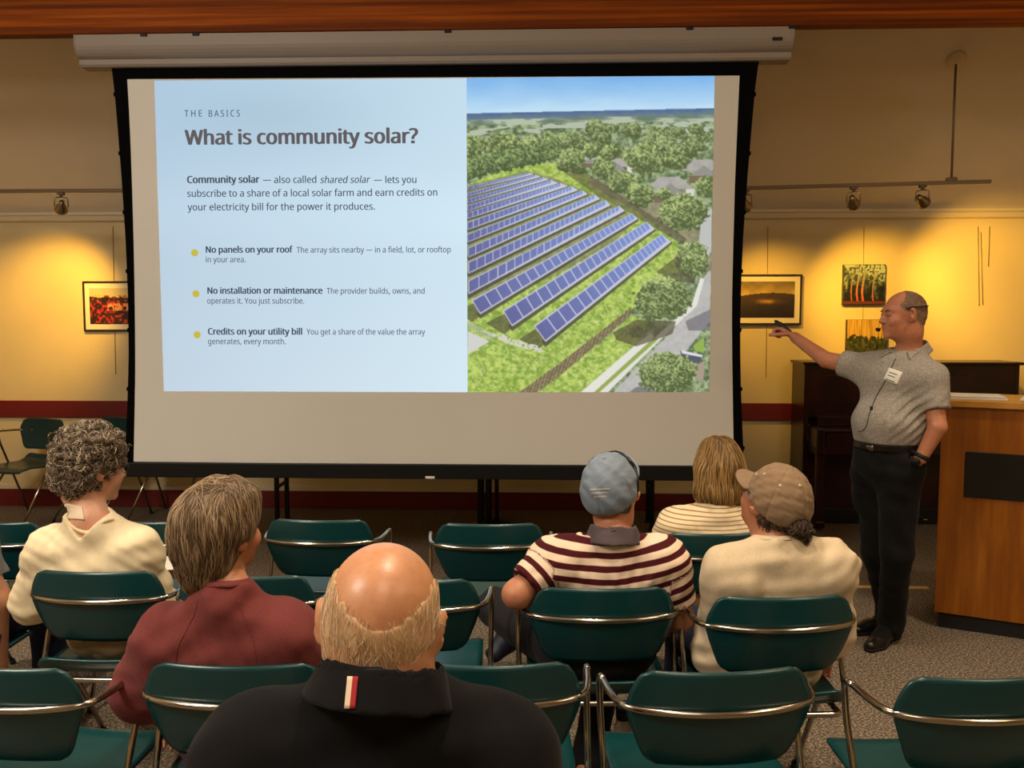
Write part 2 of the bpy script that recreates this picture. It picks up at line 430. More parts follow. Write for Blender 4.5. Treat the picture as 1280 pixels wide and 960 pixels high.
# the photograph on the slide: drawn pixel by pixel from shapes
W_, H_ = 311, 396; X0, Y0 = 583.0, 95.0; AA = 2
yy, xx = np.meshgrid((np.arange(H_ * AA) + 0.5) / AA + Y0, (np.arange(W_ * AA) + 0.5) / AA + X0, indexing='ij')
rng = np.random.RandomState(5)
def vnoise(sx, sy, seed, oct_=3):     # smooth value noise over the picture
    r = np.zeros_like(xx); amp = 1.0; tot = 0
    for o in range(oct_):
        rr = np.random.RandomState(seed + o); gx = xx / sx * 2 ** o + 1000; gy = yy / sy * 2 ** o + 1000
        tab = rr.rand(256, 256); ix = np.floor(gx).astype(int); iy = np.floor(gy).astype(int); fx = gx - ix; fy = gy - iy
        fx = fx * fx * (3 - 2 * fx); fy = fy * fy * (3 - 2 * fy)
        g = lambda a, b: tab[b % 256, a % 256]
        r += amp * ((g(ix, iy) * (1 - fx) + g(ix + 1, iy) * fx) * (1 - fy) + (g(ix, iy + 1) * (1 - fx) + g(ix + 1, iy + 1) * fx) * fy); tot += amp; amp *= 0.6
    return r / tot
img = np.zeros(xx.shape + (3,))
def put(mask, col): 
    col = np.asarray(col, float)
    if col.ndim == 1: img[mask] = col
    else: img[mask] = col[mask]
def mixc(f, a, b): f = np.clip(f, 0, 1)[..., None]; return np.asarray(a, float) * (1 - f) + np.asarray(b, float) * f
def poly(pts):
    m = np.zeros(xx.shape, bool); n = len(pts)
    for i in range(n):
        (ax, ay), (bx, by) = pts[i], pts[(i + 1) % n]
        if ay == by: continue
        c = ((ay > yy) != (by > yy)) & (xx < (bx - ax) * (yy - ay) / (by - ay) + ax); m ^= c
    return m
hor = 139 - (xx - 583) * 0.013
nf = vnoise(5, 4, 1); ng = vnoise(9, 6, 11); nb = vnoise(30, 6, 21); nq = vnoise(2.2, 2.0, 31, 2)
put(np.ones(xx.shape, bool), mixc((yy - 95) / (hor - 95) + 0.25 * (vnoise(40, 14, 41) - 0.5), (112, 172, 232), (186, 220, 243)))
far = mixc((nb - 0.35) * 3, (92, 112, 92), (158, 170, 150)); put(yy > hor, far)
put((yy > hor) & (yy < hor + 8), mixc((yy - hor) / 8 + (ng - 0.5), (66, 92, 140), (92, 116, 122)))
mid = mixc((nf - 0.3) * 2.4, (74, 90, 58), (160, 178, 128)); put(yy > hor + 15, mid)
put((yy > hor + 8) & (yy < hor + 30) & (nb > 0.6), (172, 184, 158))
put(poly([(583, 176), (650, 171), (655, 173), (583, 181)]), (168, 186, 120))
grass = mixc((nf - 0.3) * 2.2, (118, 150, 48), (186, 208, 92)); grass = np.where((nq > 0.66)[..., None], grass * 0.5 + np.array([222, 222, 160.]) * 0.5, grass)
put(poly([(583, 228), (630, 207), (690, 200), (735, 214), (758, 240), (800, 262), (850, 300), (862, 318), (850, 345), (800, 380), (700, 480), (690, 492), (583, 492)]), grass)
def tree(cx, cy, rx, ry, seed=0, lit=(182, 200, 122), dk=(70, 84, 44)):
    r = np.sqrt(((xx - cx) / rx) ** 2 + ((yy - cy) / ry) ** 2) + (nf - 0.5) * 0.55
    m = r < 1
    f = (nq - 0.32) * 1.7 + (ng - 0.5) * 0.9 - 0.30 * (yy - cy) / ry - 0.12 * (xx - cx) / rx
    put(m, mixc(f, dk, lit))
def shade(pts, k=0.5, tint=(70, 62, 40)):
    m = poly(pts); img[m] = img[m] * (1 - k) + np.array(tint, float) * k
# the wooded strip along the left and the suburb at right
for i in range(46):
    tree(583 + rng.rand() * 130, 172 + rng.rand() * 18, 7 + rng.rand() * 4, 8 + rng.rand() * 5, i)
for i in range(16):
    tree(585 + i * 7.5, 205 - i * 1.6 + rng.rand() * 4, 7, 14, i, (150, 172, 98), (62, 78, 44))
for i in range(60):
    tree(700 + rng.rand() * 193, 158 + rng.rand() * 50, 8 + rng.rand() * 6, 6 + rng.rand() * 6, i, (165, 182, 118))
put(poly([(735, 225), (760, 215), (812, 236), (893, 300), (893, 345), (860, 300), (800, 262)]), mixc(nf, (110, 104, 78), (160, 156, 120)))
def house(cx, cy, s):
    put(poly([(cx - 26 * s, cy + 6 * s), (cx - 10 * s, cy - 8 * s), (cx + 12 * s, cy - 8 * s), (cx + 30 * s, cy + 6 * s)]), mixc(nf, (150, 146, 138), (178, 174, 166)))
    put(poly([(cx - 14 * s, cy + 12 * s), (cx + 2 * s, cy - 1 * s), (cx + 20 * s, cy + 12 * s)]), (138, 134, 128))
    put(poly([(cx - 16 * s, cy + 12 * s), (cx + 20 * s, cy + 12 * s), (cx + 20 * s, cy + 21 * s), (cx - 16 * s, cy + 21 * s)]), (112, 92, 70))
    put(poly([(cx + 20 * s, cy + 6 * s), (cx + 30 * s, cy + 6 * s), (cx + 28 * s, cy + 18 * s), (cx + 20 * s, cy + 20 * s)]), (214, 208, 196))
house(738, 196, 0.5); house(771, 202, 0.75); house(838, 228, 1.1); house(880, 206, 1.0)
put(poly([(880, 270), (893, 258), (893, 312), (882, 330), (876, 318)]), (184, 184, 182))
for a in ((755, 207, 16, 15), (717, 197, 17, 14), (810, 196, 28, 18), (848, 197, 16, 14), (782, 226, 22, 14), (803, 242, 19, 15), (765, 188, 12, 10), (742, 186, 11, 10), (857, 263, 31, 23), (884, 232, 14, 14), (868, 322, 20, 22), (832, 240, 10, 8)):
    tree(*a)
# boundary fence line and shadow beyond the array
shade([(700, 208), (735, 213), (770, 236), (862, 296), (858, 304), (800, 270), (752, 244)], 0.55)
# road, pavements, verge at the lower right
put(poly([(770, 492), (840, 418), (868, 385), (880, 350), (893, 335), (893, 400), (862, 440), (835, 492)]), mixc(nf, (166, 163, 158), (192, 190, 186)))
put(poly([(728, 492), (806, 424), (818, 415), (823, 420), (745, 492)]), (224, 222, 212))
put(poly([(750, 492), (820, 424), (870, 378), (876, 381), (826, 428), (763, 492)]), (222, 220, 210))
put(poly([(745, 492), (823, 420), (828, 423), (752, 492)]), (140, 160, 70))
put(poly([(870, 378), (880, 345), (885, 347), (876, 381)]), (224, 222, 212))
# the array: rows from near to far (top-left, top-right, bottom-right, bottom-left, panels, nearness ratio)
ROWS = [((669, 405.5), (830, 290), (842.5, 300), (684, 426), 20, 2.0), ((629, 386), (811, 274.5), (822, 284), (641, 406), 22, 1.9),
        ((589, 372.5), (792.5, 264), (800.5, 271), (600, 390.5), 24, 1.9), ((585, 347.5), (776, 254.5), (784, 261), (585, 365), 24, 1.7),
        ((585, 324), (759, 247.5), (766, 254), (585, 339), 25, 1.6), ((585, 306), (745, 240.5), (752.5, 246), (585, 318.5), 25, 1.5),
        ((584, 289), (730, 235), (737, 240), (584, 299.5), 25, 1.5), ((584, 274), (716, 230), (725, 235), (584, 284), 25, 1.4),
        ((584, 262), (702, 226), (712, 230), (584, 270), 24, 1.4), ((584, 253), (690, 222), (700, 226), (584, 260), 24, 1.3),
        ((584, 245), (680, 219), (688, 221.5), (584, 250.5), 24, 1.3), ((584, 237.5), (670, 215.5), (678, 218), (584, 242.5), 24, 1.2), ((584, 230), (662, 213), (669, 215), (584, 234), 24, 1.2)]
put(poly([(583, 228), (660, 211), (690, 218), (760, 247), (800, 272), (770, 300), (690, 345), (583, 372)]), mixc(nf, (104, 108, 66), (160, 168, 100)))
for (tl, tr, br, bl, npan, ratio) in reversed(ROWS):
    hgt = bl[1] - tl[1]; sh = 0.32 * hgt
    shade([(bl[0] - 0.8 * sh, bl[1] - 1), (br[0], br[1] - 1), (br[0] + 1, br[1] + sh * 0.4), (bl[0] - 0.2 * sh + 1, bl[1] + sh)], 0.85, (62, 60, 44))
    if tl[0] > 588: shade([(tl[0] + 2, tl[1] + 4), (bl[0] + 3, bl[1]), (bl[0] - 10, bl[1] + 10), (bl[0] - 34, bl[1] - 4)], 0.7, (70, 66, 44))
    m = poly([tl, tr, br, bl])
    ex = np.array(tr, float) - tl; L2 = ex @ ex
    dn = np.array(bl, float) - tl; den = ex[0] * dn[1] - ex[1] * dn[0]
    al = ((xx - tl[0]) * dn[1] - (yy - tl[1]) * dn[0]) / den
    be_top = tl[1] + al * ex[1]; hloc = (1 - al) * hgt + al * (br[1] - tr[1])
    vv = (yy - be_top) / np.maximum(hloc, 1)
    q = al / np.maximum(al + (1 - al) * ratio, 1e-3)    # panels shrink with distance
    q = np.clip(q, 0, 1) * npan; fr = q - np.floor(q)
    base = mixc(np.clip(al, 0, 1) + 0.15 * (ng - 0.5), (88, 90, 146), (118, 142, 206))
    fw = 0.07 + 0.07 * np.clip(al, 0, 1)
    grid_line = (fr < fw) | (fr > 1 - fw * 0.3)
    base = np.where(grid_line[..., None], base * 0.25 + np.array([206, 208, 228.]) * 0.75, base)
    put(m, base)
    put(m & ((vv < 0.07) | (vv > 0.93)), (196, 196, 214))
# bare track, fence, lower-left enclosure
put(poly([(606, 412), (632, 416), (640, 422), (672, 430), (684, 437), (676, 440), (648, 432), (612, 418)]) & (nq > 0.4), (206, 204, 186))
put(poly([(584, 412), (612, 425), (584, 442)]), (206, 204, 198)); put(poly([(584, 398), (616, 417), (616, 426), (584, 408)]) & ((xx * 1.0) % 3 < 1.4), (170, 178, 160))
fpts = [(648, 492), (700, 455), (755, 412), (793, 382), (793, 391), (756, 424), (702, 470), (672, 492)]
m = poly(fpts); put(m, mixc((nq - 0.3) * 2, (112, 98, 66), (150, 136, 96))); put(m & (((xx + yy * 0.3) % 4.2) < 0.9), (86, 74, 50))
put(poly([(673, 492), (703, 471), (757, 425), (794, 392), (815, 400), (806, 424), (728, 492)]), grass)
for i in range(5): tree(800 + i * 16, 412 - i * 22, 9, 8, i)
# shadows of the street trees, then the trees
shade([(770, 414), (800, 398), (850, 400), (846, 416), (800, 432), (775, 424)], 0.7); shade([(824, 338), (850, 318), (880, 330), (872, 352), (846, 350)], 0.6)
shade([(862, 400), (893, 385), (893, 412), (866, 412)], 0.65, (92, 88, 96)); shade([(790, 492), (800, 484), (834, 480), (830, 492)], 0.6, (80, 76, 84))
put(poly([(856, 438), (884, 444), (882, 452), (868, 454), (858, 446)]), (74, 76, 92)); put(poly([(858, 437), (884, 443), (884, 446), (858, 441)]), (216, 216, 220))
put(poly([(870, 460), (887, 450), (886, 478), (874, 472)]), (160, 142, 122)); put(poly([(872, 432), (886, 420), (886, 440), (876, 438)]), (136, 170, 64))
tree(832, 372, 36, 28); tree(840, 466, 37, 26); tree(872, 322, 18, 22)
img = np.clip(img * 0.90 + 26, 0, 255)
img = img.reshape(H_, AA, W_, AA, 3).mean((1, 3))
gx = np.linspace(0, 1, W_); gy = np.linspace(0, 1, H_)
ph = grid_mesh('slide_photo', QR, W_, H_, img, bpy.data.materials['slide_light'], slide, -0.0016)
ph['label'] = 'aerial picture of solar panel rows beside houses'

GLYPHS = {" ":[175,[]],",":[180,[[28,-87,32,-67,37,-47,42,-25,47,-3,51,19,55,40,58,60,61,78,124,78,129,71,124,52,118,33,112,13,104,-8,96,-29,87,-49,79,-68,71,-87]]],".":[180,[[89,-9,81,-9,74,-7,67,-3,60,1,55,8,51,15,49,25,48,36,49,48,51,57,55,65,60,71,67,76,74,79,81,81,89,81,98,81,106,79,113,76,119,71,125,65,129,57,131,48,132,36,131,25,129,15,125,8,119,1,113,-3,106,-7,98,-9]]],"?":[291,[[94,135,94,153,94,165,95,177,97,187,99,197,102,206,106,215,111,224,117,232,123,241,131,249,140,258,150,267,163,278,174,288,183,296,191,304,198,312,203,319,208,326,212,333,214,341,216,349,217,358,218,367,216,383,212,396,206,407,197,417,185,425,171,430,155,433,136,435,120,434,105,432,91,430,78,426,65,422,53,417,41,412,29,406,8,453,22,460,36,466,52,472,67,477,84,481,102,484,121,486,140,486,170,484,197,478,220,468,239,455,254,437,265,417,272,394,274,369,273,354,272,341,269,328,264,317,259,307,253,297,245,287,237,278,227,269,217,260,206,250,195,240,184,231,175,223,167,215,161,208,155,200,151,194,148,187,145,180,143,172,142,164,141,156,141,146,141,135],[120,-9,112,-9,104,-7,97,-3,90,1,85,8,82,15,79,25,79,36,79,48,82,57,85,65,90,71,97,76,104,79,112,81,120,81,128,81,136,79,143,76,149,71,154,65,158,57,160,48,161,36,160,25,158,15,154,8,149,1,143,-3,136,-7,128,-9]]],"A":[429,[[0,0,187,482,242,482,428,0,366,0,308,148,118,148,61,0],[138,202,290,202,236,347,230,367,221,396,214,419,211,409,209,399,206,388,203,378,193,347]]],"B":[437,[[65,0,65,480,202,480,244,478,281,473,312,465,338,453,358,437,373,417,381,391,384,361,383,340,378,322,371,305,361,290,348,278,332,268,314,260,293,255,293,251,308,248,322,244,335,240,348,234,359,227,369,218,378,209,386,197,392,185,397,170,399,154,400,136,397,106,389,79,375,55,356,36,331,20,303,9,270,2,234,0],[126,275,214,275,243,277,266,280,285,286,299,295,309,306,316,320,320,336,322,354,320,372,315,388,306,401,294,411,278,418,258,424,233,427,205,428,126,428],[126,51,222,51,252,53,276,57,296,65,311,76,322,89,330,105,334,122,336,141,334,159,329,175,321,189,310,202,294,212,274,219,248,224,218,225,126,225]]],"C":[424,[[261,-7,226,-5,194,1,165,10,139,24,116,40,96,60,79,83,65,109,55,139,47,170,42,204,41,240,43,276,48,309,56,340,67,368,82,395,100,418,121,438,146,455,173,469,203,478,236,484,271,486,308,484,342,479,374,470,404,458,379,407,368,412,356,417,343,421,330,425,316,429,302,431,286,433,271,433,234,430,202,420,173,404,149,381,130,353,116,320,108,282,105,240,107,197,115,160,128,127,146,98,169,76,198,59,231,50,270,46,286,47,301,48,315,49,330,52,344,55,358,58,371,61,385,65,385,13,371,8,358,4,344,1,329,-2,314,-4,298,-6,280,-6]]],"E":[373,[[65,0,65,480,333,480,333,426,126,426,126,277,321,277,321,224,126,224,126,53,333,53,333,0]]],"H":[498,[[65,0,65,480,126,480,126,277,371,277,371,480,432,480,432,0,371,0,371,224,126,224,126,0]]],"I":[228,[[27,0,27,35,83,48,83,431,27,445,27,480,200,480,200,445,144,431,144,48,200,35,200,0]]],"N":[510,[[65,0,65,480,135,480,391,83,394,83,392,115,390,162,389,174,389,186,389,198,389,209,389,480,445,480,445,0,375,0,118,398,116,398,117,386,117,372,118,357,119,340,120,322,120,304,121,286,121,268,121,0]]],"S":[369,[[166,-7,146,-6,127,-5,109,-3,91,-1,75,3,60,7,46,11,34,16,34,74,47,69,61,64,77,59,94,54,112,51,131,48,150,46,169,46,194,47,216,51,234,57,249,66,261,78,270,91,275,106,277,123,276,134,274,145,271,154,267,163,261,170,253,178,243,185,232,192,219,199,203,207,184,214,164,222,135,233,110,246,89,261,72,276,58,294,48,314,42,338,40,364,42,382,45,400,51,415,60,429,70,442,83,454,97,463,114,471,132,478,151,483,172,485,193,486,213,486,231,484,249,482,266,479,282,475,297,470,312,465,326,459,307,408,294,413,281,418,267,422,253,426,238,429,223,431,208,433,192,433,171,432,153,428,137,422,124,414,114,404,107,392,103,378,101,363,102,352,104,341,107,332,111,323,117,315,125,308,134,301,144,294,157,288,171,281,188,274,206,267,227,259,245,251,262,242,278,233,291,224,303,214,314,203,322,191,329,178,333,163,336,146,337,128,334,98,326,72,311,48,291,29,266,13,236,2,203,-4]]],"T":[373,[[156,0,156,426,7,426,7,480,366,480,366,426,217,426,217,0]]],"W":[625,[[135,0,8,480,71,480,146,187,150,171,153,156,157,141,160,127,162,113,165,99,167,86,169,73,170,86,173,100,175,114,179,130,182,145,186,160,190,175,194,190,279,480,341,480,429,188,434,173,438,157,442,142,445,127,448,112,451,98,453,85,455,73,457,85,459,98,462,112,465,127,468,141,471,156,475,172,479,187,553,480,616,480,488,0,427,0,334,314,323,353,320,363,318,372,316,380,314,388,310,409,309,403,308,395,305,385,303,372,299,357,295,343,291,328,287,312,196,0]]],"Y":[380,[[160,0,160,183,0,480,66,480,190,244,315,480,380,480,220,186,220,0]]],"a":[377,[[144,-7,121,-5,100,0,80,8,63,19,49,34,39,52,33,74,31,100,34,125,41,148,55,167,73,183,97,196,127,206,162,212,203,215,265,217,265,238,263,259,260,277,254,290,245,301,234,309,222,314,207,317,190,318,176,318,163,316,149,314,136,310,124,306,112,301,100,296,89,291,71,335,83,341,96,347,111,352,126,357,143,361,159,364,176,365,193,366,224,364,251,359,273,350,291,337,305,321,314,300,320,275,322,245,322,0,279,0,268,51,265,51,253,37,241,25,229,15,216,7,202,1,185,-3,166,-6],[158,41,180,43,200,47,218,55,234,66,247,80,256,98,262,119,264,144,264,176,211,174,180,172,154,167,133,161,118,152,107,142,98,130,94,116,92,99,93,85,97,73,102,63,110,55,120,49,132,44,144,42]]],"b":[413,[[228,-7,207,-6,189,-3,173,2,158,9,146,17,134,26,125,35,116,46,111,46,99,0,57,0,57,510,116,510,116,386,116,375,116,364,116,354,115,344,115,334,114,326,113,319,113,312,116,312,125,323,134,333,146,342,158,351,173,357,189,362,207,365,228,366,260,363,288,354,313,340,335,319,353,293,366,261,374,223,376,180,374,137,366,99,353,67,335,40,313,20,288,5,259,-4],[219,42,242,45,261,51,278,62,291,78,302,98,309,121,313,149,315,181,309,240,291,283,260,308,218,317,191,315,169,309,152,298,138,284,129,265,122,242,118,214,116,182,116,179,118,148,122,121,128,97,138,78,151,62,169,51,192,45]]],"c":[322,[[201,-7,178,-5,156,-2,136,4,117,13,99,24,83,38,70,54,58,73,49,95,42,120,38,147,37,178,38,210,42,238,49,264,59,286,71,306,85,322,101,336,119,347,139,356,160,362,182,365,206,367,219,366,233,365,246,363,259,361,271,358,282,355,292,351,300,347,282,298,274,301,265,304,255,307,244,310,234,312,224,314,214,315,204,315,158,306,125,281,105,238,98,179,100,148,105,121,113,98,124,79,138,64,156,53,177,46,201,44,215,45,229,46,241,48,253,50,264,54,274,57,285,61,294,65,294,13,285,8,275,4,265,1,254,-2,243,-4,230,-5,216,-6]]],"d":[413,[[185,-7,153,-4,124,5,99,20,77,40,60,66,47,98,39,136,37,179,39,223,47,261,60,293,78,319,100,340,125,355,153,364,185,367,205,366,223,363,239,358,254,351,266,343,278,334,288,324,297,314,301,314,299,339,298,348,297,355,297,361,297,367,297,510,356,510,356,0,308,0,300,48,297,48,288,37,278,27,267,18,254,9,239,2,223,-3,205,-6],[194,42,221,44,243,50,261,60,274,74,284,91,292,113,296,138,298,168,298,179,296,210,292,238,285,262,275,282,262,297,244,309,221,315,193,318,171,315,152,308,135,296,122,280,111,259,104,235,100,208,98,178,100,148,104,121,111,98,122,78,135,62,152,51,171,45]]],"e":[379,[[210,-7,185,-5,162,-2,140,5,120,14,101,26,85,40,71,57,59,76,49,98,42,122,38,149,37,177,38,206,42,232,48,257,57,279,68,299,81,316,96,331,112,344,131,354,151,361,173,365,196,367,218,365,239,362,258,355,276,347,291,335,305,322,317,307,327,290,335,271,340,250,343,228,345,204,345,169,98,169,101,140,107,115,116,93,129,76,146,62,165,52,188,46,213,44,230,44,245,45,260,47,274,50,287,54,301,58,314,63,328,69,328,17,315,11,301,6,287,2,274,-1,260,-4,245,-5,228,-6],[99,216,283,216,281,237,277,257,271,274,262,290,250,302,234,311,216,317,195,318,175,317,158,312,142,303,129,291,118,276,109,259,103,238]]],"f":[231,[[73,0,73,314,10,314,10,342,73,362,73,383,75,415,81,443,91,465,104,483,121,497,141,506,164,512,190,514,201,514,211,513,220,512,229,510,238,508,246,506,253,504,260,502,244,455,220,462,213,464,205,465,198,465,191,465,177,464,165,460,155,454,147,446,140,434,136,420,133,403,132,383,132,360,223,360,223,314,132,314,132,0]]],"g":[413,[[195,-161,157,-160,123,-155,92,-148,65,-138,65,-84,93,-96,125,-105,160,-110,198,-112,220,-110,240,-105,256,-97,271,-85,283,-70,291,-53,296,-33,298,-11,298,3,298,27,300,48,297,48,276,24,251,7,221,-3,185,-7,152,-4,123,6,98,21,76,42,59,69,47,101,39,138,37,179,39,220,47,256,59,288,76,316,98,338,123,354,152,364,185,367,202,366,219,363,234,359,249,353,263,346,275,336,287,325,298,312,301,312,309,360,356,360,356,-6,353,-42,346,-74,334,-100,317,-122,294,-139,267,-151,233,-159],[194,42,219,43,241,49,259,58,273,71,284,88,292,109,297,135,298,165,298,179,297,214,292,243,284,267,273,285,258,299,240,309,218,315,193,317,172,315,153,308,137,297,123,281,112,261,104,237,100,210,98,179,100,147,104,120,112,96,123,77,136,61,153,50,172,44]]],"h":[415,[[57,0,57,510,116,510,116,361,116,347,115,335,114,322,113,310,117,310,126,323,137,334,150,344,164,352,179,358,195,362,212,365,229,366,260,364,287,358,309,348,328,335,342,317,352,294,359,267,361,234,361,0,302,0,302,230,297,268,282,295,257,312,222,317,194,315,171,309,152,298,139,283,129,264,122,242,118,216,116,186,116,0]]],"i":[173,[[87,420,80,420,74,422,68,425,62,429,58,434,55,441,53,449,52,457,53,466,55,474,58,481,62,486,68,490,74,493,80,494,87,495,94,494,100,493,106,490,111,486,116,481,119,474,121,466,122,457,121,449,119,441,116,434,111,429,106,425,100,422,94,420],[57,0,57,360,116,360,116,0]]],"j":[173,[[87,420,80,420,74,422,68,425,62,429,58,434,55,441,53,449,52,457,53,466,55,474,58,481,62,486,68,490,74,493,80,494,87,495,94,494,100,493,106,490,111,486,116,481,119,474,121,466,122,457,121,449,119,441,116,434,111,429,106,425,100,422,94,420],[15,-161,7,-161,-1,-161,-8,-160,-15,-159,-21,-158,-27,-156,-32,-155,-37,-153,-37,-105,-16,-110,-11,-111,-5,-112,1,-112,7,-112,18,-111,27,-109,35,-106,43,-100,49,-93,54,-83,56,-71,57,-56,57,360,116,360,116,-54,115,-78,110,-99,103,-117,92,-133,78,-145,61,-154,39,-159]]],"l":[173,[[57,0,57,510,116,510,116,0]]],"m":[628,[[57,0,57,360,105,360,113,311,117,311,126,324,137,336,149,345,162,353,177,359,192,363,207,366,223,367,262,363,293,352,317,333,333,306,336,306,346,321,358,333,371,344,386,352,402,358,418,363,435,366,452,367,481,365,505,359,526,349,543,335,557,317,566,295,572,267,574,234,574,0,515,0,515,232,511,269,497,296,474,312,442,317,418,315,397,309,380,300,367,287,357,270,350,250,346,226,345,199,345,0,286,0,286,232,281,269,268,296,245,312,212,317,187,315,166,309,150,298,137,283,128,265,121,242,117,216,116,187,116,0]]],"n":[415,[[57,0,57,360,105,360,113,311,117,311,126,324,138,336,151,345,165,353,181,359,197,363,213,366,230,367,261,365,287,359,309,349,328,335,342,317,352,295,359,267,361,234,361,0,302,0,302,230,297,268,282,295,257,312,222,317,194,315,171,309,153,298,139,283,129,265,122,242,118,216,116,187,116,0]]],"o":[406,[[202,-7,179,-5,157,-1,136,6,117,15,100,27,84,42,70,59,58,79,49,101,42,125,38,152,37,181,40,223,48,260,62,292,82,318,106,339,135,355,168,364,204,367,228,365,250,361,271,354,290,345,308,333,324,318,337,301,349,282,358,260,365,236,369,209,370,181,367,139,359,101,345,69,325,42,300,21,271,6,239,-4],[203,42,229,45,251,52,269,63,283,80,295,100,303,123,307,150,309,181,307,211,303,238,295,261,283,281,269,297,251,308,229,315,203,317,177,315,155,308,137,297,123,281,112,261,104,238,100,211,98,181,100,150,104,123,112,100,123,80,138,63,156,52,178,45]]],"p":[413,[[57,-161,57,360,105,360,113,311,116,311,125,322,135,333,146,342,158,351,173,358,189,363,208,366,228,367,260,364,288,355,314,341,335,320,353,294,366,262,374,224,376,181,374,137,366,100,353,68,335,41,313,20,288,5,260,-4,228,-7,208,-6,190,-3,173,2,159,9,146,17,135,26,125,36,116,46,112,46,115,17,115,8,116,1,116,-7,116,-13,116,-161],[219,42,235,43,249,47,262,53,273,60,283,70,291,82,299,95,305,110,309,126,312,143,314,162,315,181,313,211,309,237,302,260,291,280,278,296,261,308,241,315,218,317,192,315,171,309,153,300,140,286,130,269,123,247,118,222,116,192,116,181,118,149,122,122,128,98,138,78,151,63,169,51,192,45]]],"r":[277,[[57,0,57,360,105,360,112,294,115,294,124,308,135,322,147,334,160,345,174,355,190,361,207,365,225,367,247,366,267,363,260,308,241,312,221,313,207,312,194,309,182,304,169,298,158,290,147,280,138,268,131,256,124,241,120,226,117,210,116,192,116,0]]],"s":[322,[[148,-7,130,-6,113,-5,97,-3,83,-1,70,3,57,7,46,11,35,16,35,70,46,65,59,60,72,55,87,50,102,46,118,43,133,42,149,41,170,42,188,45,203,49,214,55,223,63,229,72,233,83,234,94,234,101,233,107,230,113,227,118,223,124,217,129,209,134,200,140,190,145,177,151,162,157,146,164,129,171,113,177,99,184,86,191,74,198,64,206,55,214,48,223,42,233,38,244,35,257,34,271,37,293,44,312,55,328,72,342,92,353,115,360,140,365,169,367,185,366,201,365,216,363,231,360,245,357,258,353,271,348,284,343,264,296,252,300,241,304,229,308,216,312,204,315,191,317,178,318,165,318,148,318,133,315,120,312,110,307,101,300,95,293,92,284,91,275,91,268,93,261,96,255,99,249,104,244,111,239,119,234,129,229,140,224,152,219,167,212,183,206,200,200,215,193,229,186,242,180,253,172,263,165,272,156,279,147,284,137,288,126,291,113,291,99,289,75,282,53,270,35,253,20,231,8,207,0,179,-5]]],"t":[242,[[167,-7,153,-6,140,-4,127,-1,115,3,104,9,94,16,85,26,77,37,70,50,65,66,63,84,62,105,62,314,11,314,11,343,62,366,86,443,121,443,121,360,225,360,225,314,121,314,121,106,122,91,125,77,130,66,137,57,145,51,155,46,165,43,177,42,184,42,191,42,198,43,205,44,212,45,218,46,223,48,228,49,228,4,222,2,216,0,209,-2,201,-4,192,-5,184,-6,175,-7]]],"u":[415,[[184,-7,153,-5,127,1,104,11,86,25,72,42,61,65,55,92,53,124,53,360,113,360,113,128,118,91,133,64,158,48,193,42,220,44,243,51,262,61,276,76,286,95,293,117,297,143,299,173,299,360,358,360,358,0,310,0,301,48,298,48,289,35,277,23,264,14,250,6,234,1,218,-3,201,-6]]],"v":[341,[[136,0,0,360,63,360,140,148,151,115,162,80,164,72,166,65,167,58,169,52,171,52,179,81,182,89,184,98,187,107,190,116,201,148,278,360,341,360,204,0]]],"w":[528,[[106,1,7,361,69,361,118,169,122,154,125,140,129,125,132,110,135,96,138,83,140,71,142,61,144,61,151,89,159,125,162,134,164,142,166,150,169,158,232,361,297,361,359,158,362,146,366,134,370,121,373,108,376,95,379,83,381,72,383,62,385,62,387,71,389,82,391,94,395,108,398,123,402,138,406,153,410,169,460,361,520,361,420,1,351,1,289,203,285,217,281,231,278,244,274,258,265,299,262,299,260,291,258,281,256,270,253,258,250,244,246,231,242,217,238,203,173,1]]],"y":[343,[[56,-161,49,-161,41,-161,35,-160,28,-160,7,-156,7,-109,25,-111,30,-112,36,-112,41,-113,47,-113,62,-112,75,-108,87,-103,97,-95,106,-86,114,-75,121,-63,127,-49,146,-1,1,360,64,360,142,155,147,142,151,129,156,116,160,104,164,92,167,80,170,68,172,57,175,57,177,66,180,76,183,88,187,101,191,115,196,128,201,142,206,156,279,360,343,360,187,-50,177,-74,166,-96,153,-115,139,-131,122,-144,103,-154,81,-159]]],"—":[403,[[64,0,64,480,339,480,339,0],[98,34,306,34,306,445,98,445]]]}
GLYPHS['\u2014'] = [680, [[45, 170, 635, 170, 635, 222, 45, 222]]]
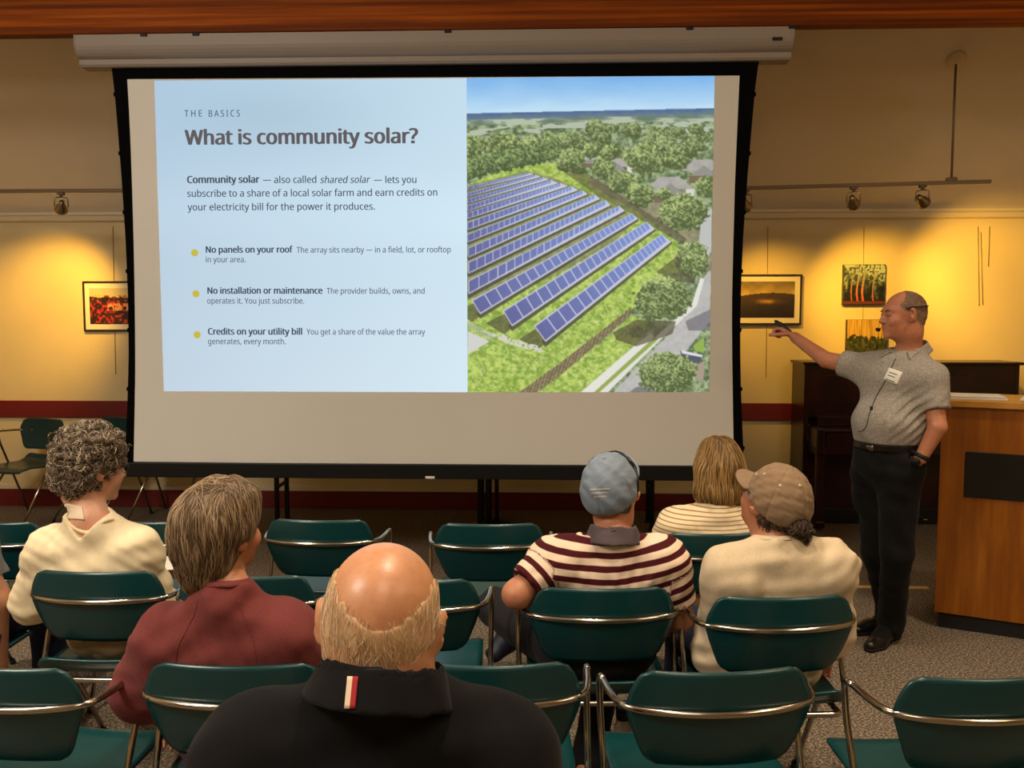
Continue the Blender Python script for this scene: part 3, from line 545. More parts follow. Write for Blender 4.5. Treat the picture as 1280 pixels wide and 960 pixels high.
def text_line(name, s, x0, x1, yb, cap, col, bold=0.0, shear=0.0, spacing=0):
    a = SS(x0, yb); b = SS(x1, yb); w = (b - a).length; sy = (SS(x0, yb - cap).z - a.z) / 480.0
    adv = 0; places = []
    for i, ch in enumerate(s):
        g = GLYPHS[ch]; places.append((adv, g[1])); adv += g[0] + spacing
    adv -= spacing
    sx = w / adv
    cu = bpy.data.curves.new(name, 'CURVE'); cu.dimensions = '2D'; cu.fill_mode = 'FRONT'
    for ax, polys in places:
        for pl in polys:
            sp = cu.splines.new('POLY'); n = len(pl) // 2; sp.points.add(n - 1); sp.use_cyclic_u = True
            for i in range(n):
                gx_, gy_ = pl[2 * i], pl[2 * i + 1]
                sp.points[i].co = ((ax + gx_ + shear * gy_) * sx, gy_ * sy, 0, 1)
    tmp = bpy.data.objects.new(name, cu); C.objects.link(tmp)
    bpy.context.view_layer.update()
    me = bpy.data.meshes.new_from_object(tmp.evaluated_get(bpy.context.evaluated_depsgraph_get()))
    bpy.data.objects.remove(tmp); me.name = name
    if bold:                       # heavier strokes: the outline struck again a little to each side
        bm = bmesh.new()
        for i, (dx, dz) in enumerate(((-1, 0), (1, 0), (-0.5, 0.5), (0.5, -0.5), (0, 0))):
            m2 = me.copy(); m2.transform(Matrix.Translation((dx * bold, dz * bold * 0.5, i * 0.00005))); bm.from_mesh(m2); bpy.data.meshes.remove(m2)
        bm.to_mesh(me); bm.free()
    me.transform(Matrix.Translation((a.x, -0.0035, a.z)) @ Matrix.Rotation(PI / 2, 4, 'X'))
    return link(name, me, emit_mat(name + '_ink', rgb(*col), EMIT), slide)
INK = (72, 80, 94); INK2 = (88, 98, 112); HEAD = (98, 92, 94)
B1 = 0.0020
text_line('slide_text', 'THE', 231, 253.3, 146, 8.0, (78, 96, 116), 0.0006, 0, 170)
text_line('slide_text', 'BASICS', 260.5, 300.5, 146, 8.0, (78, 96, 116), 0.0006, 0, 170)
text_line('slide_heading', 'What is community solar?', 232, 522.5, 181, 18.2, HEAD, 0.0050)
text_line('slide_text', 'Community solar', 234, 324.5, 229, 8.8, (76, 80, 90), 0.0024)
text_line('slide_text', '— also called', 328.5, 396.5, 229, 8.6, INK, 0.0007)
text_line('slide_text', 'shared solar', 400, 462, 229, 8.6, INK, 0.0007, 0.2)
text_line('slide_text', '— lets you', 467, 521.5, 229, 8.6, INK, 0.0007)
text_line('slide_text', 'subscribe to a share of a local solar farm and earn credits on', 234, 547.5, 246.2, 8.6, INK, 0.0007)
text_line('slide_text', 'your electricity bill for the power it produces.', 235, 469.5, 263.2, 8.6, INK, 0.0007)
for (dx, dy, hd, hx0, hx1, t1, tx0, tx1, y1, t2, sx0, sx1, y2) in (
        (243.6, 316, 'No panels on your roof', 257, 365.5, 'The array sits nearby — in a field, lot, or rooftop', 371, 564, 316, 'in your area.', 257, 308, 328),
        (245.2, 367.3, 'No installation or maintenance', 259, 403.5, 'The provider builds, owns, and', 408.5, 531.5, 367.2, 'operates it. You just subscribe.', 259, 381, 379.6),
        (246.7, 418.5, 'Credits on your utility bill', 260, 378.5, 'You get a share of the value the array', 383.5, 531.5, 418.2, 'generates, every month.', 260, 358, 430.2)):
    bm = bmesh.new(); p = SS(dx, dy); r = SS(dx + 4.4, dy).x - p.x
    vs = [bm.verts.new((p.x + r * math.cos(k * PI / 16), -0.0035, p.z + r * math.sin(k * PI / 16))) for k in range(32)]
    bm.faces.new(list(reversed(vs)))
    obj('bullet_dot', bm, emit_mat('bullet_dot', rgb(200, 186, 74), EMIT), slide)
    text_line('slide_text', hd, hx0, hx1, y1, 8.0, (66, 76, 92), B1)
    text_line('slide_text', t1, tx0, tx1, y1, 7.2, INK2, 0.0005)
    text_line('slide_text', t2, sx0, sx1, y2, 7.2, INK2, 0.0005)

# ================================================================ pictures, wires, tracks
def paint(nx, ny, fn):
    T, Sg = np.meshgrid(np.linspace(0, 1, ny), np.linspace(0, 1, nx), indexing='ij')
    return np.clip(fn(Sg, T), 0, 255)
def n2(S_, T, fx, fy, seed):
    r = np.random.RandomState(seed).rand(64, 64); gx = S_ * fx; gy = T * fy
    ix = np.floor(gx).astype(int); iy = np.floor(gy).astype(int); a = gx - ix; b = gy - iy; a = a * a * (3 - 2 * a); b = b * b * (3 - 2 * b)
    g = lambda i, j: r[j % 64, i % 64]
    return (g(ix, iy) * (1 - a) + g(ix + 1, iy) * a) * (1 - b) + (g(ix, iy + 1) * (1 - a) + g(ix + 1, iy + 1) * a) * b
def mx3(f, a, b): f = np.clip(f, 0, 1)[..., None]; return np.array(a, float) * (1 - f) + np.array(b, float) * f
def pic_red(S_, T):
    n = n2(S_, T, 14, 9, 1); m = n2(S_, T, 30, 18, 2)
    im = mx3((T - 0.05) * 4, (206, 190, 150), (222, 196, 120))
    im = np.where((T > 0.22 + 0.05 * n)[..., None], mx3(n, (30, 18, 22), (70, 34, 26)), im)
    im = np.where(((T > 0.42) & (T < 0.62) & (S_ > 0.35) & (n > 0.4))[..., None], mx3(m, (220, 120, 50), (250, 230, 190)), im)
    return np.where(((T > 0.2) & (m > 0.62) & (S_ < 0.75))[..., None], mx3(n, (150, 20, 14), (214, 70, 30)), im)
def pic_hill(S_, T):
    n = n2(S_, T, 9, 7, 5); m = n2(S_, T, 24, 16, 6)
    im = mx3(T * 2.2 + 0.4 * (n - 0.5), (120, 104, 60), (222, 180, 84))
    h = 0.40 - 0.09 * np.sin(S_ * 2.6)
    im = np.where((T > h)[..., None], mx3((T - h) * 1.5 + 0.3 * (m - 0.5), (70, 52, 24), (26, 18, 14)), im)
    glow = np.exp(-((S_ - 0.5) / 0.2) ** 2 - ((T - 0.55) / 0.06) ** 2)
    return im + glow[..., None] * np.array([110, 80, 30.]) * (0.5 + n[..., None])
def pic_birch(S_, T):
    n = n2(S_, T, 16, 5, 8); m = n2(S_, T, 30, 22, 9)
    im = mx3(1.2 - T * 1.5 + 0.9 * (n - 0.5), (22, 26, 18), (168, 186, 160))
    im = np.where((m > 0.55)[..., None], im * 0.45, im)
    for sx, w in ((0.34, 0.02), (0.47, 0.025), (0.2, 0.012), (0.72, 0.014)):
        k = np.abs(S_ - sx - 0.02 * np.sin(T * 7)) < w
        im = np.where((k & (T > 0.1) & (T < 0.93))[..., None], mx3((T - 0.3) * 1.6, (150, 150, 130), (196, 84, 40)), im)
    return np.where((T > 0.92)[..., None], np.array([96, 44, 26.]), im)
def pic_reeds(S_, T):
    n = n2(S_, T, 40, 3, 12); m = n2(S_, T, 26, 16, 13)
    im = mx3(n + 0.2 * (1 - T), (150, 110, 40), (214, 176, 80))
    return np.where((T > 0.42 + 0.2 * (m - 0.5))[..., None], mx3(m + 0.5 * (0.8 - T), (24, 30, 14), (92, 96, 44)), im)
M['art'] = attr_mat('picture_print', 0.0, 0.4)
M['frame'] = mat('dark_frame', rgb(38, 26, 18), 0.4)
M['mat'] = mat('white_mat_board', rgb(232, 222, 198), 0.8)
VW = V_WALL
def picture(label, x0, x1, y0, y1, fn, framed, depth, margin=(0.1, 0.14)):
    vf = VW - depth
    u0, z1 = S(x0, y0, vf); u1, z0 = S(x1, y1, vf); uc = (u0 + u1) / 2; zc = (z0 + z1) / 2; w = (u1 - u0) / 2; h = (z1 - z0) / 2
    root = thing('framed_picture' if framed else 'canvas_print', label, 'picture', RW(uc, VW, zc), -YAW)
    if framed:
        bm = bmesh.new(); f = 0.014
        box(bm, -w, w, -depth, -0.002, h - f, h); box(bm, -w, w, -depth, -0.002, -h, -h + f)
        box(bm, -w, -w + f, -depth, -0.002, -h + f, h - f); box(bm, w - f, w, -depth, -0.002, -h + f, h - f)
        obj('frame', bm, M['frame'], root)
        obj('mat_board', boxm(-w + f, w - f, -depth + 0.01, -0.004, -h + f, h - f), M['mat'], root)
        iw, ih, yf = w * (1 - 2 * margin[0]) , h * (1 - 2 * margin[1]), -depth + 0.0085
    else:
        obj('canvas', boxm(-w, w, -depth, -0.002, -h, h, bev=0.003), M['frame'], root); iw, ih, yf = w * 0.985, h * 0.985, -depth - 0.0008
    nx, ny = 90, max(40, int(90 * ih / iw))
    q = [Vector((-iw, 0, ih)), Vector((iw, 0, ih)), Vector((iw, 0, -ih)), Vector((-iw, 0, -ih))]
    grid_mesh('print', q, nx, ny, paint(nx, ny, fn), M['art'], root, yf)
    return root
picture('black-framed matted photo of red flowers on the wall left of the screen', 102.5, 182, 351.5, 414, pic_red, True, 0.03)
picture('black-framed matted dark landscape photo on the wall right of the screen', 917, 1001.5, 343, 406, pic_hill, True, 0.035)
picture('square canvas of birch trunks hanging above the canvas of reeds', 1055, 1106, 330.5, 380.5, pic_birch, False, 0.04)
picture('canvas of brown reeds partly hidden behind the standing speaker', 1059, 1109, 399.5, 450, pic_reeds, False, 0.04)
M['wire'] = mat('grey_wire', rgb(150, 122, 70), 0.45, 0.4)
def wire(label, x0, y0, x1, y1, dv=0.008):
    a = S(x0, y0, VW - dv); b = S(x1, y1, VW - dv)
    o = obj('hanging_wire', tubem([RW(a[0], VW - dv, a[1]), RW(b[0], VW - dv, b[1])], 0.0022, 6), M['wire'], None)
    tag(o, label, 'wire', 'picture wires on the wall')
wire('wire hanging behind the red flower photo left of the screen', 141, 283, 144.5, 468)
wire('wire hanging behind the matted landscape photo right of the screen', 960, 283, 957.5, 472)
wire('wire hanging behind the birch and reed canvases', 1080, 283, 1078, 470)
wire('longest loose wire on the bare wall above the desk', 1222.5, 283, 1224, 382)
wire('loose wire ending just right of the longest loose wire', 1226, 290, 1228.5, 381)
wire('shorter loose wire nearest the right end of the wall', 1237, 283, 1235.5, 333)

M['track'] = mat('grey_track', rgb(120, 100, 76), 0.5, 0.3)
M['lampmetal'] = mat('nickel_lamp', rgb(170, 150, 118), 0.28, 0.9)
M['bulb'] = emit_mat('lamp_face', (1.0, 0.78, 0.42, 1), 2.5)
def track(name, label, pa, pb, drops):
    pa, pb = Vector(pa), Vector(pb); d = pb - pa; L = d.length; rz = math.atan2(d.y, d.x)
    root = thing(name, label, 'track', pa, rz)
    obj('rail', boxm(0, L, -0.018, 0.018, -0.012, 0.012, bev=0.003), M['track'], root)
    for s in drops:
        w = pa + d.normalized() * s; v = w.dot(EY); zc = Z_EAVE + CSL * (V_WALL - v)
        h = zc - w.z
        st = obj('drop_rod', tubem([(s, 0, 0.01), (s, 0, h + 0.01)], 0.008, 10), M['track'], root)
        obj('rod_clamp', boxm(s - 0.035, s + 0.035, -0.022, 0.022, 0.008, 0.034, bev=0.008), M['track'], st)
        n = Vector((0, -CSL, -1)).normalized()
        bm = bmesh.new(); lathe(bm, [(0.0, 0.035), (0.03, 0.033), (0.06, 0.02), (0.066, 0.0), (0.0, 0.0)], 24, (s, 0, h - 0.0), n)
        obj('ceiling_canopy', bm, M['trim'], st)
    return root
YL = 6.28
LA = RW(S(-420, 238, YL)[0], YL, S(80, 238.5, YL)[1]); LB = RW(S(158, 238, YL)[0] + 0.35, YL, S(80, 238.5, YL)[1])
track('light_track', 'grey track rail with one spotlight left of the screen', LA, LB, [0.9])
RA = P(905, 236, 6.30); RB = P(1238.5, 227, 6.30); RBz = RA.z
k = (RBz - CAM_H) / (RB.z - CAM_H); RB = Vector((RB.x * k, RB.y * k, RBz))
Lr = (RB - RA).length
track('light_track', 'grey track rail with drop rod right of the screen', RA, RB, [Lr - 0.245])
def spot(label, base, target, energy, group='track spotlights above the wall', visible_face=False, size=62):
    base = Vector(base); tgt = Vector(target)
    root = thing('track_spotlight', label, 'spotlight', base, 0, group)
    c = Vector((0, 0, -0.115)); d = (tgt - (base + c)).normalized()
    bm = bmesh.new(); box(bm, -0.024, 0.024, -0.018, 0.018, -0.03, -0.012, bev=0.005); tube(bm, [(0, 0, -0.03), (0, 0, -0.045)], 0.012, 12)
    obj('mount', bm, M['track'], root)
    side = d.cross(Vector((0, 0, 1))).normalized()
    bm = bmesh.new()
    for s in (-1, 1): tube(bm, fillet([Vector((0, 0, -0.043)), side * 0.042 * s + Vector((0, 0, -0.05)), side * 0.045 * s + c], 0.012), 0.0042, 8)
    obj('yoke', bm, M['lampmetal'], root)
    bm = bmesh.new()
    lathe(bm, [(0.0, -0.062), (0.018, -0.06), (0.02, -0.03), (0.03, -0.016), (0.043, 0.022), (0.046, 0.032), (0.042, 0.032), (0.03, 0.0), (0.0, -0.01)], 24, c, d)
    h = obj('lamp_head', bm, M['lampmetal'], root)
    bm = bmesh.new(); lathe(bm, [(0.0, 0.014), (0.03, 0.018), (0.040, 0.024), (0.038, 0.014), (0.0, 0.008)], 24, c, d)
    obj('lamp_face', bm, M['bulb'], h)
    l = bpy.data.lights.new('spot', 'SPOT'); l.energy = energy; l.color = (1.0, 0.545, 0.06); l.spot_size = math.radians(size); l.spot_blend = 0.9; l.shadow_soft_size = 0.04
    lo = bpy.data.objects.new('spot_light', l); C.objects.link(lo); lo.parent = root; lo.location = c + d * 0.05
    lo.rotation_euler = d.to_track_quat('-Z', 'Y').to_euler()
def on_track(a, b, px):           # the point of the rail seen at a photo column
    d = b - a; r = ray(px, 240); t = (a.x * r.y - a.y * r.x) / (d.y * r.x - d.x * r.y)
    return a + d * t
def WT(px, py): 
    u, z = S(px, py, VW); return RW(u, VW, z)
spot('spotlight on the left track beside the screen', on_track(LA, LB, 76), WT(66, 388), 128)
spot('spotlight half hidden behind the right edge of the screen', on_track(RA, RB, 932), WT(975, 400), 66)
spot('spotlight in the middle of the right track', on_track(RA, RB, 1067), WT(1098, 385), 112)
spot('spotlight aimed away beside the drop rod of the right track', on_track(RA, RB, 1153), WT(1250, 365), 150)
spot('spotlight at the far left end of the left track', on_track(LA, LB, -150), WT(-120, 350), 60)

# ================================================================ tables and pole behind the screen
M['tabletop'] = mat('table_top', rgb(96, 84, 70), 0.5)
def folding_table(label, xa, xb, group):
    ua = S(xa, 620, 6.45)[0]; ub = S(xb, 620, 6.45)[0]; w = ub - ua; uc = (ua + ub) / 2
    root = thing('folding_table', label, 'table', RW(uc, 6.72, 0), -YAW, group)
    obj('tabletop', boxm(-w / 2 - 0.018, w / 2 + 0.018, -0.2, 0.2, 0.71, 0.738, bev=0.005), M['tabletop'], root)
    for s in (-1, 1):
        for y in (-0.13, 0.13):
            lg = obj('leg', boxm(s * w / 2 - 0.016, s * w / 2 + 0.016, y - 0.016, y + 0.016, 0.012, 0.71, bev=0.004), M['blackmetal'], root)
            obj('foot', boxm(s * w / 2 - 0.02, s * w / 2 + 0.02, y - 0.02, y + 0.02, 0.0, 0.02, bev=0.004), M['rubber'], lg)
        obj('crossbar', boxm(s * w / 2 - 0.01, s * w / 2 + 0.01, -0.13, 0.13, 0.30, 0.32), M['blackmetal'], root)
folding_table('black-legged folding table behind the left half of the screen', 339, 598, 'folding tables behind the screen')
folding_table('black-legged folding table behind the right half of the screen', 608, 818, 'folding tables behind the screen')
p = G(621, 655)
pl = thing('floor_stand', 'steel pole stand on the floor behind the middle of the screen', 'stand', p)
obj('pole', tubem([(0, 0, 0.015), (0, 0, 1.45)], 0.016, 16), M['steel'], pl)
bm = bmesh.new(); lathe(bm, [(0, 0), (0.11, 0), (0.11, 0.012), (0.03, 0.024), (0.018, 0.05), (0, 0.05)], 28); obj('base', bm, M['blackmetal'], pl)
bm = bmesh.new(); lathe(bm, [(0, 1.45), (0.024, 1.45), (0.026, 1.47), (0.012, 1.49), (0, 1.492)], 20); obj('cap', bm, M['steel'], pl)

# ================================================================ piano
M['piano'] = wood('mahogany_piano', rgb(26, 9, 7), rgb(44, 15, 10), rgb(66, 26, 16), (1, 6, 1.2), 5, 0.28, 0.02)
M['pianodark'] = mat('piano_recess', rgb(10, 6, 6), 0.5)
vb_, vu, vk = 7.20, 6.86, 6.62
pu0 = S(1005.5, 480, vu)[0]; pu1 = S(1274, 480, vu)[0]; pz = S(1140, 452.5, vu)[1]
zk1 = S(1020, 541, vk)[1]; zk0 = S(1020, 569, vk)[1]
pn = thing('upright_piano', 'dark mahogany upright piano against the back wall behind the speaker', 'piano', RW((pu0 + pu1) / 2, vu, 0), -YAW)
hw = (pu1 - pu0) / 2
db = vb_ - vu; dk = vk - vu
for s in (-1, 1):
    x0, x1 = (-hw, -hw + 0.035) if s < 0 else (hw - 0.035, hw)
    obj('side_panel', boxm(x0, x1, 0.0, db, 0.06, pz - 0.02, bev=0.004), M['piano'], pn)
    obj('key_block', boxm(x0 + (0.035 if s < 0 else -0.06), x1 + (0.06 if s < 0 else -0.035), dk, 0.0, zk0, zk1 + 0.035, bev=0.012), M['piano'], pn)
    lx = x0 + 0.075 if s < 0 else x1 - 0.075
    lg = obj('leg', boxm(lx - 0.028, lx + 0.028, dk + 0.03, dk + 0.085, 0.06, zk0, bev=0.008), M['piano'], pn)
    obj('toe_block', boxm(lx - 0.035, lx + 0.035, dk + 0.0, 0.05, 0.02, 0.075, bev=0.01), M['piano'], lg)
    bm = bmesh.new(); lathe(bm, [(0, -0.012), (0.022, -0.012), (0.022, 0.012), (0, 0.012)], 18, (lx, dk + 0.05, 0.022), (1, 0, 0)); obj('caster', bm, M['steel'], lg)
obj('lid', boxm(-hw - 0.02, hw + 0.02, -0.03, db, pz - 0.022, pz, bev=0.006), M['piano'], pn)
up = obj('upper_panel', boxm(-hw + 0.035, hw - 0.035, 0.004, 0.05, zk1 + 0.09, pz - 0.022), M['piano'], pn)
bm = bmesh.new(); box(bm, -hw + 0.16, hw - 0.16, -0.004, 0.006, zk1 + 0.2, zk1 + 0.215); box(bm, -hw + 0.16, hw - 0.16, -0.004, 0.006, pz - 0.12, pz - 0.105)
obj('panel_moulding', bm, M['piano'], up)
obj('key_lid', boxm(-hw + 0.1, hw - 0.1, dk + 0.03, 0.02, zk1 - 0.005, zk1 + 0.02, bev=0.008), M['piano'], pn)
obj('fallboard', boxm(-hw + 0.1, hw - 0.1, -0.03, 0.02, zk1 + 0.02, zk1 + 0.1, bev=0.006), M['piano'], pn)
obj('key_bed', boxm(-hw + 0.035, hw - 0.035, dk + 0.01, 0.1, zk0, zk0 + 0.06, bev=0.006), M['piano'], pn)
obj('key_slip', boxm(-hw + 0.1, hw - 0.1, dk + 0.005, dk + 0.03, zk0 + 0.05, zk1 - 0.004), M['piano'], pn)
obj('lower_panel', boxm(-hw + 0.035, hw - 0.035, 0.03, 0.06, 0.12, zk0), M['piano'], pn)
pb = obj('plinth', boxm(-hw + 0.0, hw, 0.01, db, 0.0, 0.12, bev=0.004), M['pianodark'], pn)
for i in range(3):
    x = -0.1 + 0.1 * i
    bm = bmesh.new(); box(bm, x - 0.018, x + 0.018, -0.11, 0.02, 0.055, 0.07, bev=0.006)
    q = obj('pedal', bm, M['steel'], pn); q['label'] = 'metal pedal'

# ================================================================ wooden desk (lectern) at the right
M['oakdesk'] = wood('warm_veneer', rgb(112, 58, 5), rgb(144, 80, 9), rgb(172, 104, 20), (5, 5, 0.5), 3.2, 0.34, 0.01)
M['oakedge'] = wood('veneer_edge', rgb(150, 96, 30), rgb(186, 130, 50), rgb(206, 150, 70), (1, 6, 6), 4, 0.35, 0.01)
pa = G(1167, 784.0); ang = math.radians(-27.5); DW, DD = 1.3, 0.46
dz = 1.195
ds = thing('presenter_desk', 'honey wood presenter desk with black panel at the right of the room', 'desk', pa, ang)
obj('plinth', boxm(0.02, DW - 0.02, 0.02, DD - 0.02, 0.0, 0.085), M['rubber'], ds)
bm = bmesh.new(); box(bm, 0, DW, 0.0, 0.024, 0.083, dz - 0.036, bev=0.002); fp = obj('front_panel', bm, M['oakdesk'], ds)
for x in (0.0, DW - 0.024): obj('side_panel', boxm(x, x + 0.024, 0.024, DD, 0.083, dz - 0.036, bev=0.002), M['oakdesk'], ds)
obj('shelf', boxm(0.024, DW - 0.024, 0.024, DD, 0.62, 0.64), M['oakdesk'], ds)
tp = obj('desk_top', boxm(-0.012, DW + 0.03, -0.022, DD + 0.02, dz - 0.036, dz, bev=0.005), M['oakedge'], ds)
e2 = Vector((math.cos(ang), math.sin(ang), 0)); n2_ = Vector((-math.sin(ang), math.cos(ang), 0))
def on_desk(px, py):
    r = ray(px, py); o = Vector((0, 0, CAM_H)); t = (pa - o).dot(n2_) / r.dot(n2_); q = o + r * t - pa
    return q.dot(e2), q.z
q0 = on_desk(1207, 564); q1 = on_desk(1206, 621)
bp = obj('black_panel', boxm(q0[0], DW - q0[0], -0.006, 0.004, q1[1], q0[1], bev=0.002), mat('black_acrylic', rgb(9, 8, 8), 0.35), ds)
bp['label'] = 'black rectangular panel'
def sheet(bm, w, h, z, jit):
    vs = []
    for (x, y) in ((-w, -h), (w, -h), (w, h), (-w, h)): vs.append((x + jit[0], y + jit[1]))
    return box(bm, -w + jit[0], w + jit[0], -h + jit[1], h + jit[1], z, z + 0.0022)
for lab, x, y, n, r in (('white paper stack at the left end of the desk top', 0.14, 0.17, 6, 0.15), ('thin white paper pile further along the desk top', 0.50, 0.16, 4, -0.1)):
    st = thing('paper_stack', lab, 'papers', pa + e2 * x + n2_ * y + Vector((0, 0, dz)), ang + r, 'papers on the desk')
    for i in range(n):
        obj('paper_sheet', sheet(bmesh.new(), 0.14, 0.108, i * 0.0026, (random.uniform(-.006, .006), random.uniform(-.006, .006))), M['paper'], st)

# ================================================================ chairs
M['shell'] = mat('green_plastic', rgb(7, 54, 56), 0.28, var=0.05, vscale=14, bump=0.02, bscale=400, spec=0.5)
def prof(tab):
    def f(t):
        for (a, x), (b, y) in zip(tab, tab[1:]):
            if t <= b:
                k = (t - a) / (b - a); return x + (y - x) * k
        return tab[-1][1]
    return f
BW = prof([(0, 0.148), (0.02, 0.160), (0.06, 0.173), (0.12, 0.184), (0.25, 0.197), (0.42, 0.213), (0.55, 0.223), (0.64, 0.226), (0.72, 0.223), (0.80, 0.216), (0.90, 0.204), (0.955, 0.194), (0.985, 0.183), (1, 0.168)])
def back_pt(s, t):
    x = (2 * s - 1) * BW(t); z = 0.545 + 0.245 * t
    lean = -0.045 * (t - 0.3) - 0.015 * math.sin(t * PI)
    return (x, -0.205 + 0.85 * x * x + lean * 1.0 + 0.0, z)
SWD = prof([(0, 0.165), (0.04, 0.186), (0.10, 0.200), (0.25, 0.214), (0.5, 0.225), (0.85, 0.222), (0.94, 0.212), (1, 0.185)])
def seat_pt(s, t):
    x = (2 * s - 1) * SWD(t)
    y = prof([(0, -0.225), (0.14, -0.20), (0.22, -0.165), (1, 0.225)])(t)
    z = prof([(0, 0.498), (0.08, 0.478), (0.16, 0.452), (0.25, 0.436), (0.55, 0.436), (0.85, 0.446), (0.95, 0.438), (1, 0.420)])(t)
    return (x, y, z + 0.25 * x * x - 0.0)
def arm_pts():
    h = [(0.0, -0.243, 0.694), (0.10, -0.233, 0.694), (0.19, -0.206, 0.695), (0.233, -0.172, 0.697), (0.248, -0.115, 0.700), (0.254, -0.045, 0.703)]
    return [(-x, y, z) for x, y, z in reversed(h[1:])] + h
CHAIR_GROUP = 'green stacking chairs'
def make_chair(loc, rz, label, group):
    t = thing('stacking_chair', label, 'chair', loc, rz, group)
    obj('backrest', shell(back_pt, 26, 20, 0.010), M['shell'], t, True)
    obj('seat', shell(seat_pt, 22, 26, 0.010), M['shell'], t, True)
    ap = catmull(arm_pts(), 8)
    ar = obj('arm_rail', tubem(ap, 0.0088, 12), M['chrome'], t, True); ar['label'] = 'chrome arm rail'
    for s in (-1, 1):              # studs that hold the shell to the rail
        obj('rivet', tubem([(s * 0.12, -0.228, 0.694), (s * 0.12, -0.196, 0.694)], 0.007, 10), M['chrome'], ar, True)
    for s in (-1, 1):
        p = fillet([(s * 0.254, -0.047, 0.703), (s * 0.256, 0.0, 0.701), (s * 0.256, -0.012, 0.62), (s * 0.248, -0.255, 0.012)], 0.05, 8)
        lg = obj('leg', tubem(p, 0.0088, 12), M['chrome'], t, True); lg['label'] = 'chrome rear leg'
        obj('foot', tubem([(s * 0.2478, -0.25, 0.022), (s * 0.248, -0.257, 0.0)], 0.013, 12), M['rubber'], lg, True)
        p = [(s * 0.19, -0.16, 0.418), (s * 0.205, -0.02, 0.405), (s * 0.238, 0.27, 0.012)]
        lg = obj('leg', tubem(fillet(p, 0.08, 8), 0.0095, 12), M['chrome'], t, True); lg['label'] = 'chrome front leg'
        obj('foot', tubem([(s * 0.2375, 0.264, 0.022), (s * 0.2382, 0.272, 0.0)], 0.013, 12), M['rubber'], lg, True)
    sr = obj('seat_rail', tubem(fillet([(-0.19, -0.158, 0.418), (-0.185, -0.215, 0.424), (0.185, -0.215, 0.424), (0.19, -0.158, 0.418)], 0.05, 8), 0.0095, 12), M['chrome'], t, True)
    sr['label'] = 'chrome seat rail'
    return t
chair0 = None
CH = {}
def chair(key, px, ytop, deg, label, group, Y=None):
    global chair0
    top = G(px, ytop, 0.79); r = math.radians(deg)
    loc = Vector((top.x, top.y, 0)) + Matrix.Rotation(r, 3, 'Z') @ Vector((0, 0.235, 0))
    if chair0 is None: chair0 = make_chair(loc, r, label, group); o = chair0
    else: o = dup(chair0, loc, r, label, group)
    CH[key] = (loc, r); return o
RA_, RB_, RC_ = 'chairs in the nearest visible row', 'chairs in the second row from the camera', 'chairs in the front row'
chair('A0', -22, 836, -9, 'empty green chair at the left end of the nearest row, beside the maroon shirt', RA_)
chair('A1', 287, 834, -1, 'green chair holding the woman in the maroon shirt', RA_)
chair('A2', 611, 834, 1, 'empty green chair just right of the bald man in black', RA_)
chair('A3', 907, 842, 4, 'empty green chair behind the woman in the tan cap', RA_)
chair('A4', 1250, 850, 4, 'empty green chair at the right end of the nearest row', RA_)
chair('B0', 113, 716, -2, 'green chair holding the curly-haired woman in cream', RB_)
chair('B1', 302, 722, -2, 'empty green chair between the curly-haired woman and the bald man', RB_)
chair('B2', 510, 727, 0, 'empty green chair left of the man in striped polo', RB_)
chair('B3', 755, 737, 1, 'green chair holding the man in striped polo', RB_)
chair('B4', 982, 748, 3, 'green chair holding the woman in the tan cap', RB_)
chair('BL', -146, 716, -6, 'green chair at the far left edge holding the bare-armed person', RB_)
chair('C0', -20, 654, -3, 'empty green chair at the left end of the front row, left of the curly-haired woman', RC_)
chair('C1', 182, 653, -3, 'empty green chair in the front row between the curly-haired woman and the maroon shirt', RC_)
chair('C2', 396, 651, -3, 'empty green chair in the front row beyond the bald head', RC_)
chair('C3', 612, 656, 0, 'empty green chair in the front row left of the blue cap', RC_)
chair('C4', 898, 668, 2, 'green chair holding the brown-haired woman in stripes', RC_)
def wall_chair(px, Y, deg, label):
    u, z = S(px, 600, Y); dup(chair0, RW(u, Y, 0), math.radians(deg), label, 'spare chairs against the back wall')
wall_chair(31, 6.74, 180 - 18, 'empty spare chair facing the audience at the far left of the back wall')
wall_chair(128, 6.85, 180 - 22, 'spare chair against the wall half hidden by the curly-haired woman')
wall_chair(217, 6.9, 180 - 12, 'spare chair mostly hidden behind the lower left corner of the screen')

